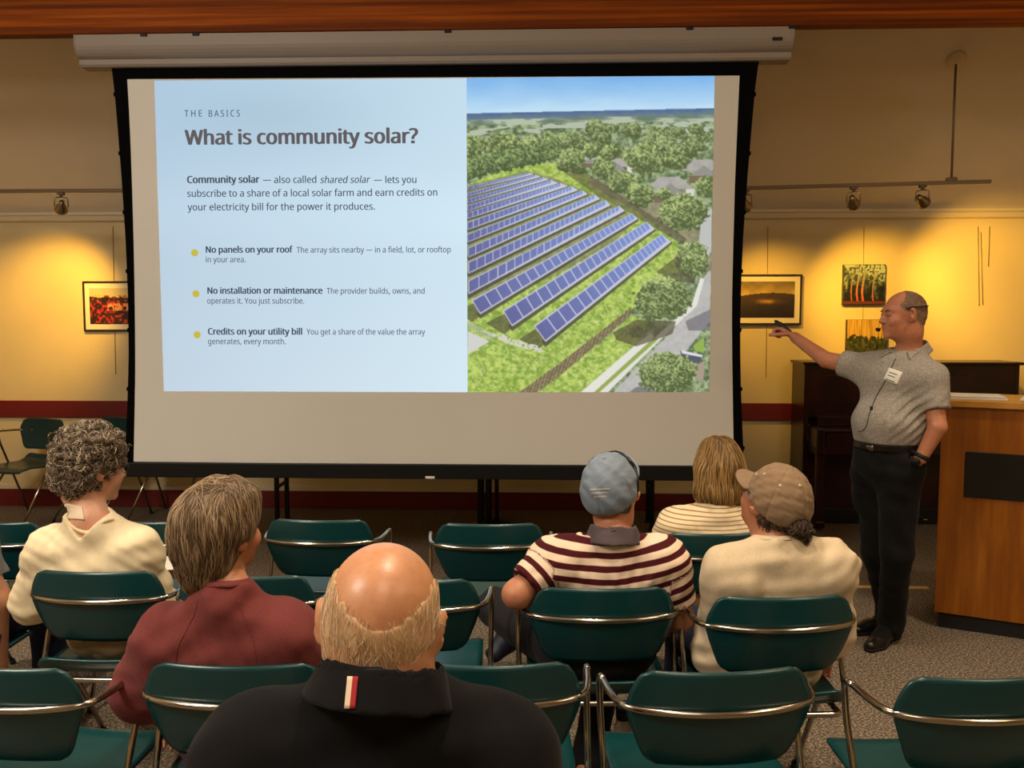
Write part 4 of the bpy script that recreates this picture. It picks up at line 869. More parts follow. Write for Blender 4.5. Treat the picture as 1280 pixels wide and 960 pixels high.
# ================================================================ smooth bodies: distance fields meshed into one surface
class Field:
    def __init__(s, lo, hi, h):
        s.lo = np.array(lo, np.float32); s.h = h
        s.n = (np.ceil((np.array(hi) - s.lo) / h)).astype(int) + 1
        s.ax = [s.lo[i] + h * np.arange(s.n[i], dtype=np.float32) for i in range(3)]
        s.d = np.full(s.n, 0.5, np.float32)
    def sub(s, lo, hi):
        a = np.maximum(np.floor((np.array(lo) - s.lo) / s.h).astype(int), 0); b = np.minimum(np.ceil((np.array(hi) - s.lo) / s.h).astype(int) + 1, s.n)
        if np.any(b <= a): return None
        sl = tuple(slice(a[i], b[i]) for i in range(3))
        X, Y, Z = np.meshgrid(*[s.ax[i][sl[i]] for i in range(3)], indexing='ij')
        return sl, X, Y, Z
    def _mix(s, sl, p, k, op):
        o = s.d[sl]
        if op == '+':
            if k > 0:
                h = np.clip(0.5 + 0.5 * (o - p) / k, 0, 1); r = o * (1 - h) + p * h - k * h * (1 - h)
            else: r = np.minimum(o, p)
        elif op == '-':
            q = -p
            if k > 0:
                h = np.clip(0.5 - 0.5 * (o - q) / k, 0, 1); r = o * (1 - h) + q * h + k * h * (1 - h)
            else: r = np.maximum(o, q)
        s.d[sl] = r
    def cap(s, a, b, ra, rb, k=0.02, op='+'):
        a = np.array(a, float); b = np.array(b, float); m = max(ra, rb) + 0.05 + k
        q = s.sub(np.minimum(a, b) - m, np.maximum(a, b) + m)
        if q is None: return
        sl, X, Y, Z = q; ab = b - a; L = max(ab @ ab, 1e-12)
        t = np.clip(((X - a[0]) * ab[0] + (Y - a[1]) * ab[1] + (Z - a[2]) * ab[2]) / L, 0, 1)
        p = np.sqrt((X - a[0] - t * ab[0]) ** 2 + (Y - a[1] - t * ab[1]) ** 2 + (Z - a[2] - t * ab[2]) ** 2) - (ra + (rb - ra) * t)
        s._mix(sl, p.astype(np.float32), k, op)
    def chain(s, pts, rs, k=0.02):
        for i in range(len(pts) - 1): s.cap(pts[i], pts[i + 1], rs[i], rs[i + 1], k)
    def ell(s, c, r, k=0.02, R=None, op='+'):
        c = np.array(c, float); r = np.array(r, float); m = max(r) + 0.05 + k
        q = s.sub(c - m, c + m)
        if q is None: return
        sl, X, Y, Z = q; X = X - c[0]; Y = Y - c[1]; Z = Z - c[2]
        if R is not None:
            R = np.array(R); X, Y, Z = (R[0, 0] * X + R[1, 0] * Y + R[2, 0] * Z, R[0, 1] * X + R[1, 1] * Y + R[2, 1] * Z, R[0, 2] * X + R[1, 2] * Y + R[2, 2] * Z)
        k0 = np.sqrt((X / r[0]) ** 2 + (Y / r[1]) ** 2 + (Z / r[2]) ** 2); k1 = np.sqrt((X / r[0] ** 2) ** 2 + (Y / r[1] ** 2) ** 2 + (Z / r[2] ** 2) ** 2)
        p = k0 * (k0 - 1) / np.maximum(k1, 1e-6)
        s._mix(sl, p.astype(np.float32), k, op)
    def grid(s): return np.meshgrid(*s.ax, indexing='ij', sparse=True)
    def keep(s, fn, k=0.0):        # intersect with the half space / region fn(X, Y, Z) < 0
        X, Y, Z = s.grid(); q = fn(X, Y, Z).astype(np.float32)
        if k > 0:
            h = np.clip(0.5 - 0.5 * (s.d - q) / k, 0, 1); s.d = s.d * (1 - h) + q * h + k * h * (1 - h)
        else: s.d = np.maximum(s.d, q)
    def displace(s, fn):
        m = np.abs(s.d) < 0.045; I = np.nonzero(m)
        s.d[m] += fn(s.ax[0][I[0]], s.ax[1][I[1]], s.ax[2][I[2]]).astype(np.float32)
    def mesh(s):
        d = s.d; ins = d < 0
        c = [ins[i:ins.shape[0] - 1 + i, j:ins.shape[1] - 1 + j, k:ins.shape[2] - 1 + k] for i in (0, 1) for j in (0, 1) for k in (0, 1)]
        allin = np.logical_and.reduce(c); anyin = np.logical_or.reduce(c); mk = anyin & ~allin
        ci = np.argwhere(mk); idx = np.full(mk.shape, -1, np.int32); idx[mk] = np.arange(len(ci))
        acc = np.zeros((len(ci), 3)); cnt = np.zeros(len(ci))
        cor = [(i, j, k) for i in (0, 1) for j in (0, 1) for k in (0, 1)]
        val = {q: d[ci[:, 0] + q[0], ci[:, 1] + q[1], ci[:, 2] + q[2]].astype(float) for q in cor}
        for q in cor:
            for ax in range(3):
                if q[ax]: continue
                r = list(q); r[ax] = 1; r = tuple(r); a, b = val[q], val[r]; e = (a < 0) != (b < 0)
                t = np.where(e, a / np.where(e, a - b, 1), 0)
                p = np.array(q, float)[None] + np.zeros((len(ci), 3)); p[:, ax] += t
                acc[e] += p[e]; cnt[e] += 1
        V = s.lo + s.h * (ci + acc / cnt[:, None])
        F = []
        for ax in range(3):
            a = [slice(None)] * 3; b = [slice(None)] * 3; a[ax] = slice(0, -1); b[ax] = slice(1, None)
            u, v = [(1, 2), (2, 0), (0, 1)][ax]
            for sl in (a, b): sl[u] = slice(1, -1); sl[v] = slice(1, -1)
            A = ins[tuple(a)]; B = ins[tuple(b)]; E_ = np.argwhere(A != B)
            if not len(E_): continue
            fl = A[tuple(E_.T)]; E_ = E_.copy(); E_[:, u] += 1; E_[:, v] += 1
            def at(du, dv):
                q = E_.copy(); q[:, u] += du; q[:, v] += dv; return idx[tuple(q.T)]
            f = np.stack([at(-1, -1), at(0, -1), at(0, 0), at(-1, 0)], 1)
            f[~fl] = f[~fl][:, ::-1]; F.append(f)
        F = np.concatenate(F); F = F[(F >= 0).all(1)]
        return V.astype(np.float32), F
def smooth_np(V, F, it=2, lam=0.5):
    E_ = np.concatenate([F[:, [0, 1]], F[:, [1, 2]], F[:, [2, 3]], F[:, [3, 0]]]); E_ = np.unique(np.sort(E_, 1), axis=0)
    deg = np.bincount(E_.ravel(), minlength=len(V)).astype(float)
    for _ in range(it):
        A = np.zeros_like(V)
        for c in range(3):
            A[:, c] = np.bincount(E_[:, 0], V[E_[:, 1], c], len(V)) + np.bincount(E_[:, 1], V[E_[:, 0], c], len(V))
        V = V + lam * (A / np.maximum(deg, 1)[:, None] - V)
    return V
def waves(seed, n, wl, amp, stretch=(1, 1, 1), ridge=0.0):   # folds: a sum of plane waves, sharpened into ridges
    r = np.random.RandomState(seed); K = r.normal(size=(n, 3)) * np.array(stretch); K /= np.linalg.norm(K, axis=1)[:, None]
    K *= (2 * PI / (wl * (0.7 + 0.7 * r.rand(n))))[:, None]; ph = r.rand(n) * 6.28; K2 = r.normal(size=(n, 3)) * 9; p2 = r.rand(n) * 6.28
    def f(x, y, z):
        o = 0
        for i in range(n):
            w = np.sin(K[i, 0] * x + K[i, 1] * y + K[i, 2] * z + ph[i] + 1.2 * np.sin(K2[i, 0] * x + K2[i, 1] * y + K2[i, 2] * z + p2[i]))
            if ridge: w = np.abs(w) ** ridge * np.sign(w)
            o = o + w * (0.5 + 0.5 * np.sin(K2[i, 1] * x + K2[i, 2] * y + K2[i, 0] * z + p2[i] * 2))
        return o * amp / math.sqrt(n)
    return f
def field_obj(name, F, m, parent, it=2, attrs=None, label=None):
    V, Q = F.mesh(); V = smooth_np(V, Q, it)
    o = np_mesh(name, V, Q, m, parent, True, attrs={k: f(V) for k, f in (attrs or {}).items()})
    if label: o['label'] = label
    return o, V, Q
def rot(yaw=0, pitch=0, roll=0):   # degrees: turn left, look up, lean to the right
    return np.array((Matrix.Rotation(math.radians(yaw), 3, 'Z') @ Matrix.Rotation(math.radians(pitch), 3, 'X') @ Matrix.Rotation(math.radians(roll), 3, 'Y')))
class Head:
    def __init__(s, c, R, k=1.0): s.c = np.array(c, float); s.R = R; s.k = k
    def w(s, p): return s.c + s.R @ (np.array(p, float) * s.k)
    def cap(s, F, a, b, ra, rb, k=0.012, op='+'): F.cap(s.w(a), s.w(b), ra * s.k, rb * s.k, k, op)
    def ell(s, F, c, r, k=0.02, R=None, op='+'): F.ell(s.w(c), np.array(r) * s.k, k, s.R if R is None else s.R @ R, op)
    def loc(s, V): return ((V - s.c) @ s.R) / s.k
    def build(s, F, neck, male=True, ears=True, nr=0.058):
        E = s.ell
        E(F, (0, -0.018, 0.035), (0.077, 0.097, 0.083), 0.02); E(F, (0, -0.045, -0.005), (0.066, 0.062, 0.06), 0.03)
        E(F, (0, 0.028, -0.025), (0.063, 0.066, 0.085), 0.03); E(F, (0, 0.040, -0.072), (0.052 if male else 0.047, 0.050, 0.040), 0.03)
        E(F, (0, 0.083, -0.098), (0.023, 0.015, 0.017), 0.018)
        s.cap(F, (-0.036, 0.0725, 0.027), (0.036, 0.0725, 0.027), 0.013, 0.013, 0.022)
        for x in (-1, 1):
            E(F, (x * 0.040, 0.064, -0.030), (0.022, 0.022, 0.022), 0.025)
            E(F, (x * 0.032, 0.100, 0.006), (0.018, 0.016, 0.012), 0.016, op='-')
            E(F, (x * 0.032, 0.079, 0.006), (0.014, 0.013, 0.012), 0.004)
            s.cap(F, (x * 0.018, 0.092, 0.009), (x * 0.045, 0.085, 0.011), 0.004, 0.003, 0.006)
        s.cap(F, (0, 0.086, 0.016), (0, 0.110, -0.025), 0.007, 0.0115, 0.012)
        for x in (-1, 1): E(F, (x * 0.012, 0.096, -0.030), (0.009, 0.011, 0.008), 0.008)
        s.cap(F, (-0.019, 0.090, -0.056), (0.019, 0.090, -0.056), 0.0055, 0.0055, 0.008); s.cap(F, (-0.017, 0.0895, -0.067), (0.017, 0.0895, -0.067), 0.0062, 0.0062, 0.008)
        s.cap(F, (-0.024, 0.098, -0.0612), (0.022, 0.099, -0.0612), 0.0040, 0.0040, 0.003, '-')
        F.chain([s.w((0, -0.035, -0.03)), s.w((0, -0.032, -0.085)), np.array(neck) + (0, 0.020, -0.012)], [nr * 1.04, nr, nr * 0.98], 0.03)
        if ears:
            for x in (-1, 1):
                Re = rot(-x * 32, -12, 0)
                E(F, (x * 0.083, -0.013, -0.002), (0.0078, 0.021, 0.034), 0.008, Re); E(F, (x * 0.084, -0.017, 0.008), (0.009, 0.019, 0.022), 0.006, Re)
                E(F, (x * 0.090, -0.006, 0.004), (0.008, 0.010, 0.016), 0.006, Re, '-'); E(F, (x * 0.080, -0.002, -0.030), (0.006, 0.009, 0.010), 0.006)
def skin_mat(name, col, red=0.12, rough=0.5, spots=0.0):
    t = NT(name); co = t.coord(); f = t.noise(co, 9, 4); f2 = t.noise(co, 55, 3)
    lo = (col[0] * 0.88, col[1] * (0.90 - red), col[2] * (0.88 - red), 1); hi = (min(1, col[0] * 1.08), col[1] * 1.06, col[2] * 1.05, 1)
    a = t.ramp(f, [(0.3, lo), (0.7, hi)])
    mx = t.new('ShaderNodeMix'); mx.data_type = 'RGBA'; mx.blend_type = 'MULTIPLY'; mx.inputs[0].default_value = 0.35 + spots
    t.ln(a, mx.inputs[6]); t.ln(t.ramp(f2, [(0.35, (0.86, 0.76, 0.70, 1)), (0.55, (1, 1, 1, 1))]), mx.inputs[7]); t.base(mx.outputs[2])
    b = t.b; b.inputs['Roughness'].default_value = rough; b.inputs['Subsurface Weight'].default_value = 0.12; b.inputs['Subsurface Radius'].default_value = (0.01, 0.004, 0.002); b.inputs['Subsurface Scale'].default_value = 0.6
    t.bump(t.noise(co, 260, 2), 0.10, 0.002); return t.m
def hair_mat(name, a, b, c, rough=0.5):
    t = NT(name); at = t.new('ShaderNodeAttribute'); at.attribute_name = 'tone'
    t.base(t.ramp(at.outputs['Fac'], [(0.05, a), (0.5, b), (0.95, c)])); t.b.inputs['Roughness'].default_value = rough
    t.b.inputs['Specular IOR Level'].default_value = 0.35; return t.m
def strands(V, Q, flow, n, steps, ds, rad, seed, jit=0.25, curl=None, where=None, lift=0.0015):
    """hair locks that run over the surface V, Q along flow(p); returned as a tube mesh"""
    r = np.random.RandomState(seed); bv = BVHTree.FromPolygons([tuple(v) for v in V], [tuple(q) for q in Q])
    cen = V[Q].mean(1); nrm = np.cross(V[Q[:, 1]] - V[Q[:, 0]], V[Q[:, 3]] - V[Q[:, 0]]); nrm /= np.maximum(np.linalg.norm(nrm, axis=1), 1e-12)[:, None]
    ok = np.ones(len(cen), bool) if where is None else where(cen)
    ids = np.nonzero(ok)[0]; ids = r.choice(ids, n)
    VV = []; FF = []; TT = []; base = 0; kk = 4
    for i in ids:
        p = Vector(cen[i]); nn = Vector(nrm[i]); pts = []; ph = r.rand() * 6.28; tone = r.rand(); jv = Vector(r.normal(size=3)) * jit; L = int(steps * (0.6 + 0.6 * r.rand()))
        for s_ in range(L):
            f = Vector(flow(np.array(p))) + jv; f = f - nn * f.dot(nn)
            if f.length < 1e-6: break
            f.normalize()
            q = p + nn * lift * (0.6 + 0.8 * tone)
            if curl: 
                side = nn.cross(f); q = q + (side * math.cos(ph + s_ * curl[1]) + nn * (0.9 + math.sin(ph + s_ * curl[1]))) * curl[0]
            pts.append((q, nn, f)); p = p + f * ds
            h = bv.find_nearest(p)
            if h[0] is None: break
            p, nn = h[0], h[1]
        m = len(pts)
        if m < 3: continue
        for s_, (q, nn, f) in enumerate(pts):
            t = s_ / (m - 1); w = rad * (1 - 0.75 * t ** 2) * min(1, 0.5 + 2 * t); sd = nn.cross(f)
            for k in range(kk):
                a = 2 * PI * k / kk; VV.append(q + (sd * math.cos(a) + nn * math.sin(a) * 0.7) * w); TT.append(tone)
        for s_ in range(m - 1):
            for k in range(kk):
                a = base + s_ * kk + k; b = base + s_ * kk + (k + 1) % kk; FF.append((a, b, b + kk, a + kk))
        base += m * kk
    return np.array([tuple(v) for v in VV], np.float32), np.array(FF, np.int32), np.array(TT, np.float32)
def hair_obj(name, F, m, parent, it, sargs, tone0=0.3, label=None):
    V, Q = F.mesh(); V = smooth_np(V, Q, it)
    T = np.full(len(V), tone0, np.float32) + 0.12 * np.random.RandomState(3).rand(len(V)).astype(np.float32)
    HV = [x for x in (strands(*a.get('surf', (V, Q)), **{k: v for k, v in a.items() if k != 'surf'}) for a in sargs) if len(x[1])]
    VV, QQ, TT = V, Q, T
    for SV, SF, ST in HV:
        QQ = np.concatenate([QQ, SF + len(VV)]); VV = np.concatenate([VV, SV]); TT = np.concatenate([TT, ST])
    o = np_mesh(name, VV, QQ, m, parent, True, attrs={'tone': TT})
    if label: o['label'] = label
    return o


def cast(p, bvh, px, py):          # where the line of sight through a photo position meets a person's surface (local)
    Ri = Matrix.Rotation(-p.r, 3, 'Z'); o = Ri @ (Vector((0, 0, CAM_H)) - p.loc); d = (Ri @ ray(px, py)).normalized()
    h = bvh.ray_cast(o, d)
    if h[0] is None:
        t = (p.loc - Vector((0, 0, 0))).length; h = bvh.find_nearest(o + d * t)
    return h[0], h[1]
def bvh_of(V, Q): return BVHTree.FromPolygons([tuple(v) for v in V], [tuple(q) for q in Q])
def decal(p, bvh, name, corners, m, parent, off=0.003, n=10):     # a thin flexible sheet laid on a surface
    q = [Vector((c[0], c[1])) for c in corners]; bm = bmesh.new(); g = []
    for j in range(n + 1):
        row = []
        for i in range(n + 1):
            w = q[0].lerp(q[1], i / n).lerp(q[3].lerp(q[2], i / n), j / n); row.append(cast(p, bvh, w.x, w.y))
        g.append(row)
    T = [[bm.verts.new(a + b * off) for a, b in row] for row in g]; B = [[bm.verts.new(a - b * 0.001) for a, b in row] for row in g]
    for j in range(n):
        for i in range(n):
            bm.faces.new((T[j][i], T[j][i + 1], T[j + 1][i + 1], T[j + 1][i])); bm.faces.new((B[j][i], B[j + 1][i], B[j + 1][i + 1], B[j][i + 1]))
    for a in ([(0, i) for i in range(n + 1)], [(n, i) for i in range(n + 1)], [(j, 0) for j in range(n + 1)], [(j, n) for j in range(n + 1)]):
        for (j0, i0), (j1, i1) in zip(a, a[1:]): bm.faces.new((T[j0][i0], T[j1][i1], B[j1][i1], B[j0][i0]))
    bmesh.ops.recalc_face_normals(bm, faces=bm.faces[:]); return obj(name, bm, m, parent, True)

# ================================================================ people
M['skin_fair'] = skin_mat('fair_skin', rgb(206, 156, 126))
M['skin_ruddy'] = skin_mat('ruddy_skin', rgb(216, 158, 118), 0.08, 0.36, 0.12)
M['skin_tan'] = skin_mat('tanned_skin', rgb(186, 128, 94))
def cloth(name, col, var=0.08, rough=0.9, vs=40, weave=900, bump=0.25):
    t = NT(name); co = t.coord(); f = t.noise(co, vs, 4, 0.6); lo = tuple(c * (1 - var) for c in col[:3]) + (1,); hi = tuple(min(1, c * (1 + var)) for c in col[:3]) + (1,)
    t.base(t.ramp(f, [(0.3, lo), (0.7, hi)])); t.b.inputs['Roughness'].default_value = rough; t.b.inputs['Specular IOR Level'].default_value = 0.15
    t.b.inputs['Sheen Weight'].default_value = 0.04
    t.bump(t.noise(co, weave, 2), bump, 0.001); return t.m
def stripes(name, ca, cb, duty, soft=0.04, edge=None):
    t = NT(name); a = t.new('ShaderNodeAttribute'); a.attribute_name = 'sc'
    fr = t.new('ShaderNodeMath'); fr.operation = 'FRACT'; t.ln(a.outputs['Fac'], fr.inputs[0])
    t.base(t.ramp(fr.outputs[0], [(0.0, cb), (soft, ca), (duty, ca), (duty + soft, cb)]))
    t.b.inputs['Roughness'].default_value = 0.9; t.b.inputs['Specular IOR Level'].default_value = 0.15
    t.bump(t.noise(t.coord(), 900, 2), 0.2, 0.001); return t.m
M['cream_cloth'] = cloth('cream_knit', rgb(226, 208, 172), 0.05)
M['maroon_cloth'] = cloth('maroon_heather', rgb(112, 54, 52), 0.16, vs=300)
M['black_knit'] = cloth('black_pique', rgb(17, 16, 18), 0.1)
M['beige_cloth'] = cloth('beige_jersey', rgb(202, 182, 152), 0.07, vs=160)
M['grey_heather'] = cloth('grey_heather', rgb(168, 160, 150), 0.22, vs=190)
M['grey_tee'] = cloth('grey_tee', rgb(120, 122, 126), 0.08)
M['collar_grey'] = cloth('dark_collar', rgb(84, 72, 76), 0.06)
M['dark_trousers'] = cloth('dark_trousers', rgb(30, 28, 30), 0.12)
M['black_trousers'] = cloth('black_trousers', rgb(15, 14, 15), 0.1, rough=0.8)
M['khaki'] = cloth('khaki_trousers', rgb(150, 126, 92), 0.08)
M['plum'] = cloth('plum_trousers', rgb(78, 40, 52), 0.08)
M['navy'] = cloth('navy_cloth', rgb(28, 34, 58), 0.1)
M['shoe_black'] = mat('black_shoe', rgb(16, 14, 14), 0.3)
M['shoe_navy'] = mat('navy_shoe', rgb(24, 28, 46), 0.6)
M['sole_grey'] = mat('grey_sole', rgb(120, 118, 116), 0.6)
M['headset_black'] = mat('dark_rim', rgb(20, 16, 15), 0.35)
M['polo_stripe'] = stripes('maroon_white_stripe', rgb(70, 20, 26), rgb(226, 200, 176), 0.48, 0.05)
M['thin_stripe'] = stripes('thin_tan_stripe', rgb(160, 122, 74), rgb(228, 210, 176), 0.26, 0.12)
A3 = np.array
def unit(v): v = np.array(v, float); return v / max(np.linalg.norm(v), 1e-9)
def hand(F, w, d, n, right, curl=0.5, k=1.0, spread=0.0, thumb=0.6):
    w = A3(w, float); d = unit(d); n = unit(A3(n) - d * (A3(n, float) @ d)); t = np.cross(d, n) if right else np.cross(n, d)
    for o in (0.026, 0.009, -0.009, -0.025): F.cap(w + t * o * 0.6, w + d * 0.082 * k + t * o, 0.014 * k, 0.012 * k, 0.012)
    for o, L in ((0.031, 0.070), (0.0105, 0.078), (-0.0105, 0.073), (-0.030, 0.058)):
        p = w + d * 0.084 * k + t * o * k; a = curl * 0.5
        for q, (f, r) in enumerate(((0.45, 0.0092), (0.31, 0.0084), (0.26, 0.0074))):
            v = d * math.cos(a) + n * math.sin(a) + t * o * spread; e = p + unit(v) * L * f * k; F.cap(p, e, r * k, r * 0.94 * k, 0.003); p = e; a += curl
    p = w + d * 0.028 * k + t * 0.024 * k; v = unit(d * 0.62 + t * 0.72 * (1 - thumb * 0.4) + n * (0.25 + 0.4 * thumb))
    for q, (L, r) in enumerate(((0.042, 0.0125), (0.034, 0.0105), (0.027, 0.0092))):
        e = p + v * L * k; F.cap(p, e, r * k, r * 0.92 * k, 0.006); p = e; v = unit(v + d * 0.25 - t * 0.20 + n * 0.12 * thumb)
def torso(F, J, inf=0.0, k=0.07):
    g = J.get('g', 1.0); sh = J['sh']; pe, wa, ch, nb = J['pelvis'], J['waist'], J['chest'], J['nb']; R = J.get('R')
    F.ell(pe, A3((0.172 * g, 0.128 * g, 0.115)) + inf, k, R); F.ell(wa, A3((J.get('ww', 0.158) * g, 0.122 * g, 0.15)) + inf, k, R)
    F.ell(ch, A3((J.get('cw', 0.165), 0.112, 0.17)) + inf, k, R)
    mid = (A3(sh[0]) + A3(sh[1])) / 2; up = unit(A3(nb) - ch)
    for s in sh:
        s = A3(s); F.cap(mid + (s - mid) * 0.25 - up * 0.03, s - up * 0.01 + (mid - s) * 0.06, 0.075 + inf, 0.060 + inf, 0.06)
        F.cap(A3(nb) - up * 0.028, s + (mid - s) * 0.25 + up * 0.004, 0.048 + inf, 0.046 + inf, 0.05)
def flat_cut(F, p, d, R):           # cut everything beyond the plane through p (facing d), within R of the axis
    p = A3(p, float); d = unit(d)
    def f(X, Y, Z):
        a = (X - p[0]) * d[0] + (Y - p[1]) * d[1] + (Z - p[2]) * d[2]
        r = np.sqrt(np.maximum((X - p[0]) ** 2 + (Y - p[1]) ** 2 + (Z - p[2]) ** 2 - a * a, 0)); return np.minimum(a, R - r)
    F.keep(f, 0.004)
def arm(F, J, i, inf=0.0, frac=1.0, k=0.03):
    s, e, w = A3(J['sh'][i]), A3(J['el'][i]), A3(J['wr'][i]); b = J.get('ag', 1.0)
    if frac <= 1:
        q = s + (e - s) * frac; F.cap(s, q, 0.054 * b + inf, 0.054 * b + (0.042 - 0.054) * b * frac + inf, k)
    else:
        F.cap(s, e, 0.054 * b + inf, 0.042 * b + inf, k); q = e + (w - e) * (frac - 1); F.cap(e, q, 0.042 * b + inf, 0.042 * b + (0.029 - 0.042) * b * (frac - 1) + inf, k)
def sleeve_coord(J, pitch, base_z=0.0, sway=0.0):
    def f(V):
        sc = (V[:, 2] - base_z + 0.25 * (V[:, 1] + 0.1) * 0 + sway * V[:, 0] ** 2) / pitch
        for i in (0, 1):
            s, e = A3(J['sh'][i]), A3(J['el'][i]); L = np.linalg.norm(e - s); d = (e - s) / L; t = (V - s) @ d; r = np.linalg.norm(V - s - t[:, None] * d, axis=1)
            m = (t > 0.035) & (r < 0.085) & (t < L * 1.2) & (np.abs(V[:, 0]) > np.abs(s[0]) - 0.01); sc[m] = -t[m] / pitch
        return sc + 50.0
    return f
def local_of(root, r):
    Ri = Matrix.Rotation(-r, 3, 'Z'); o = Ri @ (Vector((0, 0, CAM_H)) - Vector(root))
    def L(px, py, yl):
        d = Ri @ ray(px, py); t = (yl - o.y) / d.y; return np.array(o + d * t)
    return L
def shoe(F, ank, toe, z0=0.0, k=1.0, low=False):
    ank = A3(ank, float); toe = A3(toe, float); d = toe - ank; d[2] = 0; d = unit(d); h = ank.copy(); h[2] = z0 + 0.035
    heel = h - d * 0.045; ball = h + d * 0.12 * k; ball[2] = z0 + 0.028; tip = h + d * 0.185 * k; tip[2] = z0 + 0.024
    s = np.cross(d, (0, 0, 1))
    F.cap(heel, h + (0, 0, 0.02), 0.036, 0.036, 0.02); F.cap(h + (0, 0, 0.02), ball, 0.037, 0.041, 0.02); F.cap(ball, tip, 0.040, 0.030, 0.02); F.cap(h + (0, 0, 0.01), h + (0, 0, 0.055), 0.036, 0.038, 0.02)
    F.keep(lambda X, Y, Z: z0 + 0.0 - Z + 0 * X + 0 * Y, 0)
    return d
class Person:
    def __init__(s, label, loc, r, body='fair'):
        s.root = thing('person', label, 'person', loc, r); s.loc = Vector(loc); s.r = r; s.L = local_of(loc, r)
    def legs(s, J, F, inf=0.0, stop=1.0):
        for i in (0, 1):
            hp, kn, an = A3(J['hip'][i]), A3(J['kn'][i]), A3(J['an'][i])
            F.cap(hp, kn, 0.083 + inf, 0.058 + inf, 0.04)
            q = kn + (an - kn) * stop; F.cap(kn, q, 0.056 + inf, 0.056 - 0.018 * stop + inf * 1.3, 0.02)
    def body(s, J, skin, h=0.0055, male=True, nr=0.056, hands=(0.6, 0.6), ears=True):
        pts = A3([J['hc'], *J['sh'], *J['el'], *J['wr'], *J['hip'], *J['kn'], *J['an']]); lo = pts.min(0) - 0.2; hi = pts.max(0) + 0.2; lo[2] = -0.005; lo[1] = min(lo[1], -0.3)
        F = Field(lo, hi, h); torso(F, J); s.legs(J, F)
        for i in (0, 1):
            arm(F, J, i, 0, 2.0); d = unit(A3(J['wr'][i]) - J['el'][i]); n = J.get('pn', ((0, 0, -1), (0, 0, -1)))[i]
            hand(F, J['wr'][i], J.get('hd', (d, d))[i], n, i == 1, hands[i], 1.0 if male else 0.93)
            an = A3(J['an'][i]); t = A3(J['toe'][i]); F.cap(an, an + (t - an) * 0.3, 0.036, 0.034, 0.02); F.cap(an + (t - an) * 0.2, an + (t - an) * 0.8, 0.034, 0.026, 0.02)
        Hd = Head(J['hc'], J['hR'], J.get('hk', 1.0)); Hd.build(F, J['nb'], male, ears, nr); s.H = Hd
        o, s.V, s.Q = field_obj('body', F, skin, s.root, 2); o['label'] = J.get('skinlabel', 'bare skin'); s.lo, s.hi = lo, hi; return o
    def shirt(s, J, m, sleeve=0.7, inf=0.013, neck=0.064, neck_up=0.012, vneck=None, folds=(0.0045, 0.07), seed=1, hem=0.44, h=0.005, attrs=None, name='shirt', extra=None, label=None, necky=0.0):
        F = Field(s.lo, s.hi, h)
        for i in (0, 1): arm(F, J, i, inf + 0.008, sleeve, 0.045)
        for i in (0, 1):
            sh_, el, wr = A3(J['sh'][i]), A3(J['el'][i]), A3(J['wr'][i])
            if sleeve <= 1: flat_cut(F, sh_ + (el - sh_) * sleeve, el - sh_, 0.10)
            else: flat_cut(F, el + (wr - el) * (sleeve - 1), wr - el, 0.085)
        torso(F, J, inf)
        w = waves(seed, 7, folds[1], folds[0], (1.0, 1.0, 1.6)); w2 = waves(seed + 9, 5, folds[1] * 0.45, folds[0] * 0.4, (1, 1, 1.3))
        F.displace(lambda x, y, z: np.minimum(w(x, y, z) + w2(x, y, z), 0.0075) - 0.002)
        nb = A3(J['nb']); up = unit((0, 0.15, 1))
        flat_cut(F, nb + up * neck_up + A3((0, necky, 0)), up, 0.10)
        if extra: extra(F)
        F.keep(lambda X, Y, Z: hem - Z + 0 * X + 0 * Y, 0.004)
        o, V, Q = field_obj(name, F, m, s.root, 2, attrs, label); s.SV, s.SQ = V, Q; return o
    def neckband(s, J, m, at, w=0.014, inf=0.017, h=0.004):   # a ribbed band round the neck opening
        nb = A3(J['nb']); up = unit((0, 0.15, 1)); F = Field(nb - 0.16, nb + 0.16, h); torso(F, J, inf)
        flat_cut(F, nb + up * at, up, 0.3); flat_cut(F, nb + up * (at - w), -up, 0.3)
        X, Y, Z = F.grid(); F.d = np.maximum(F.d, np.sqrt((X - nb[0]) ** 2 + (Y - nb[1]) ** 2 + (Z - nb[2]) ** 2) - 0.115)
        return field_obj('neckband', F, m, s.root, 2)[0]
    def trousers(s, J, m, h=0.007, stop=0.93, label=None):
        F = Field(s.lo, s.hi, h); F.ell(J['pelvis'], A3((0.18, 0.135, 0.11)) * J.get('g', 1.0), 0.05); s.legs(J, F, 0.014, stop)
        w = waves(31, 5, 0.09, 0.005); F.displace(w)
        F.keep(lambda X, Y, Z: Z - (J['pelvis'][2] + 0.09) + 0 * X + 0 * Y, 0.004)
        return field_obj('trousers', F, m, s.root, 2, None, label)[0]
    def shoes(s, J, m, sole=None, h=0.004, z=(0, 0)):
        for i in (0, 1):
            an = A3(J['an'][i]); F = Field(an - (0.26, 0.26, 0.12), an + (0.26, 0.26, 0.12), h); F.lo[2] = z[i] - 0.004; F.ax[2] = F.lo[2] + h * np.arange(F.n[2], dtype=np.float32)
            d = shoe(F, an, J['toe'][i], z[i]); o, V, Q = field_obj('shoe', F, m, s.root, 2)
            if sole is not None:
                F2 = Field(F.lo, F.lo + F.h * (F.n - 1), h); shoe(F2, an, J['toe'][i], z[i]); F2.d -= 0.004
                F2.keep(lambda X, Y, Z: Z - z[i] - 0.022 + 0 * X + 0 * Y, 0.002); F2.keep(lambda X, Y, Z: z[i] - Z + 0 * X + 0 * Y, 0)
                so = field_obj('sole', F2, sole, o, 1)[0]; so['label'] = 'grey sole'
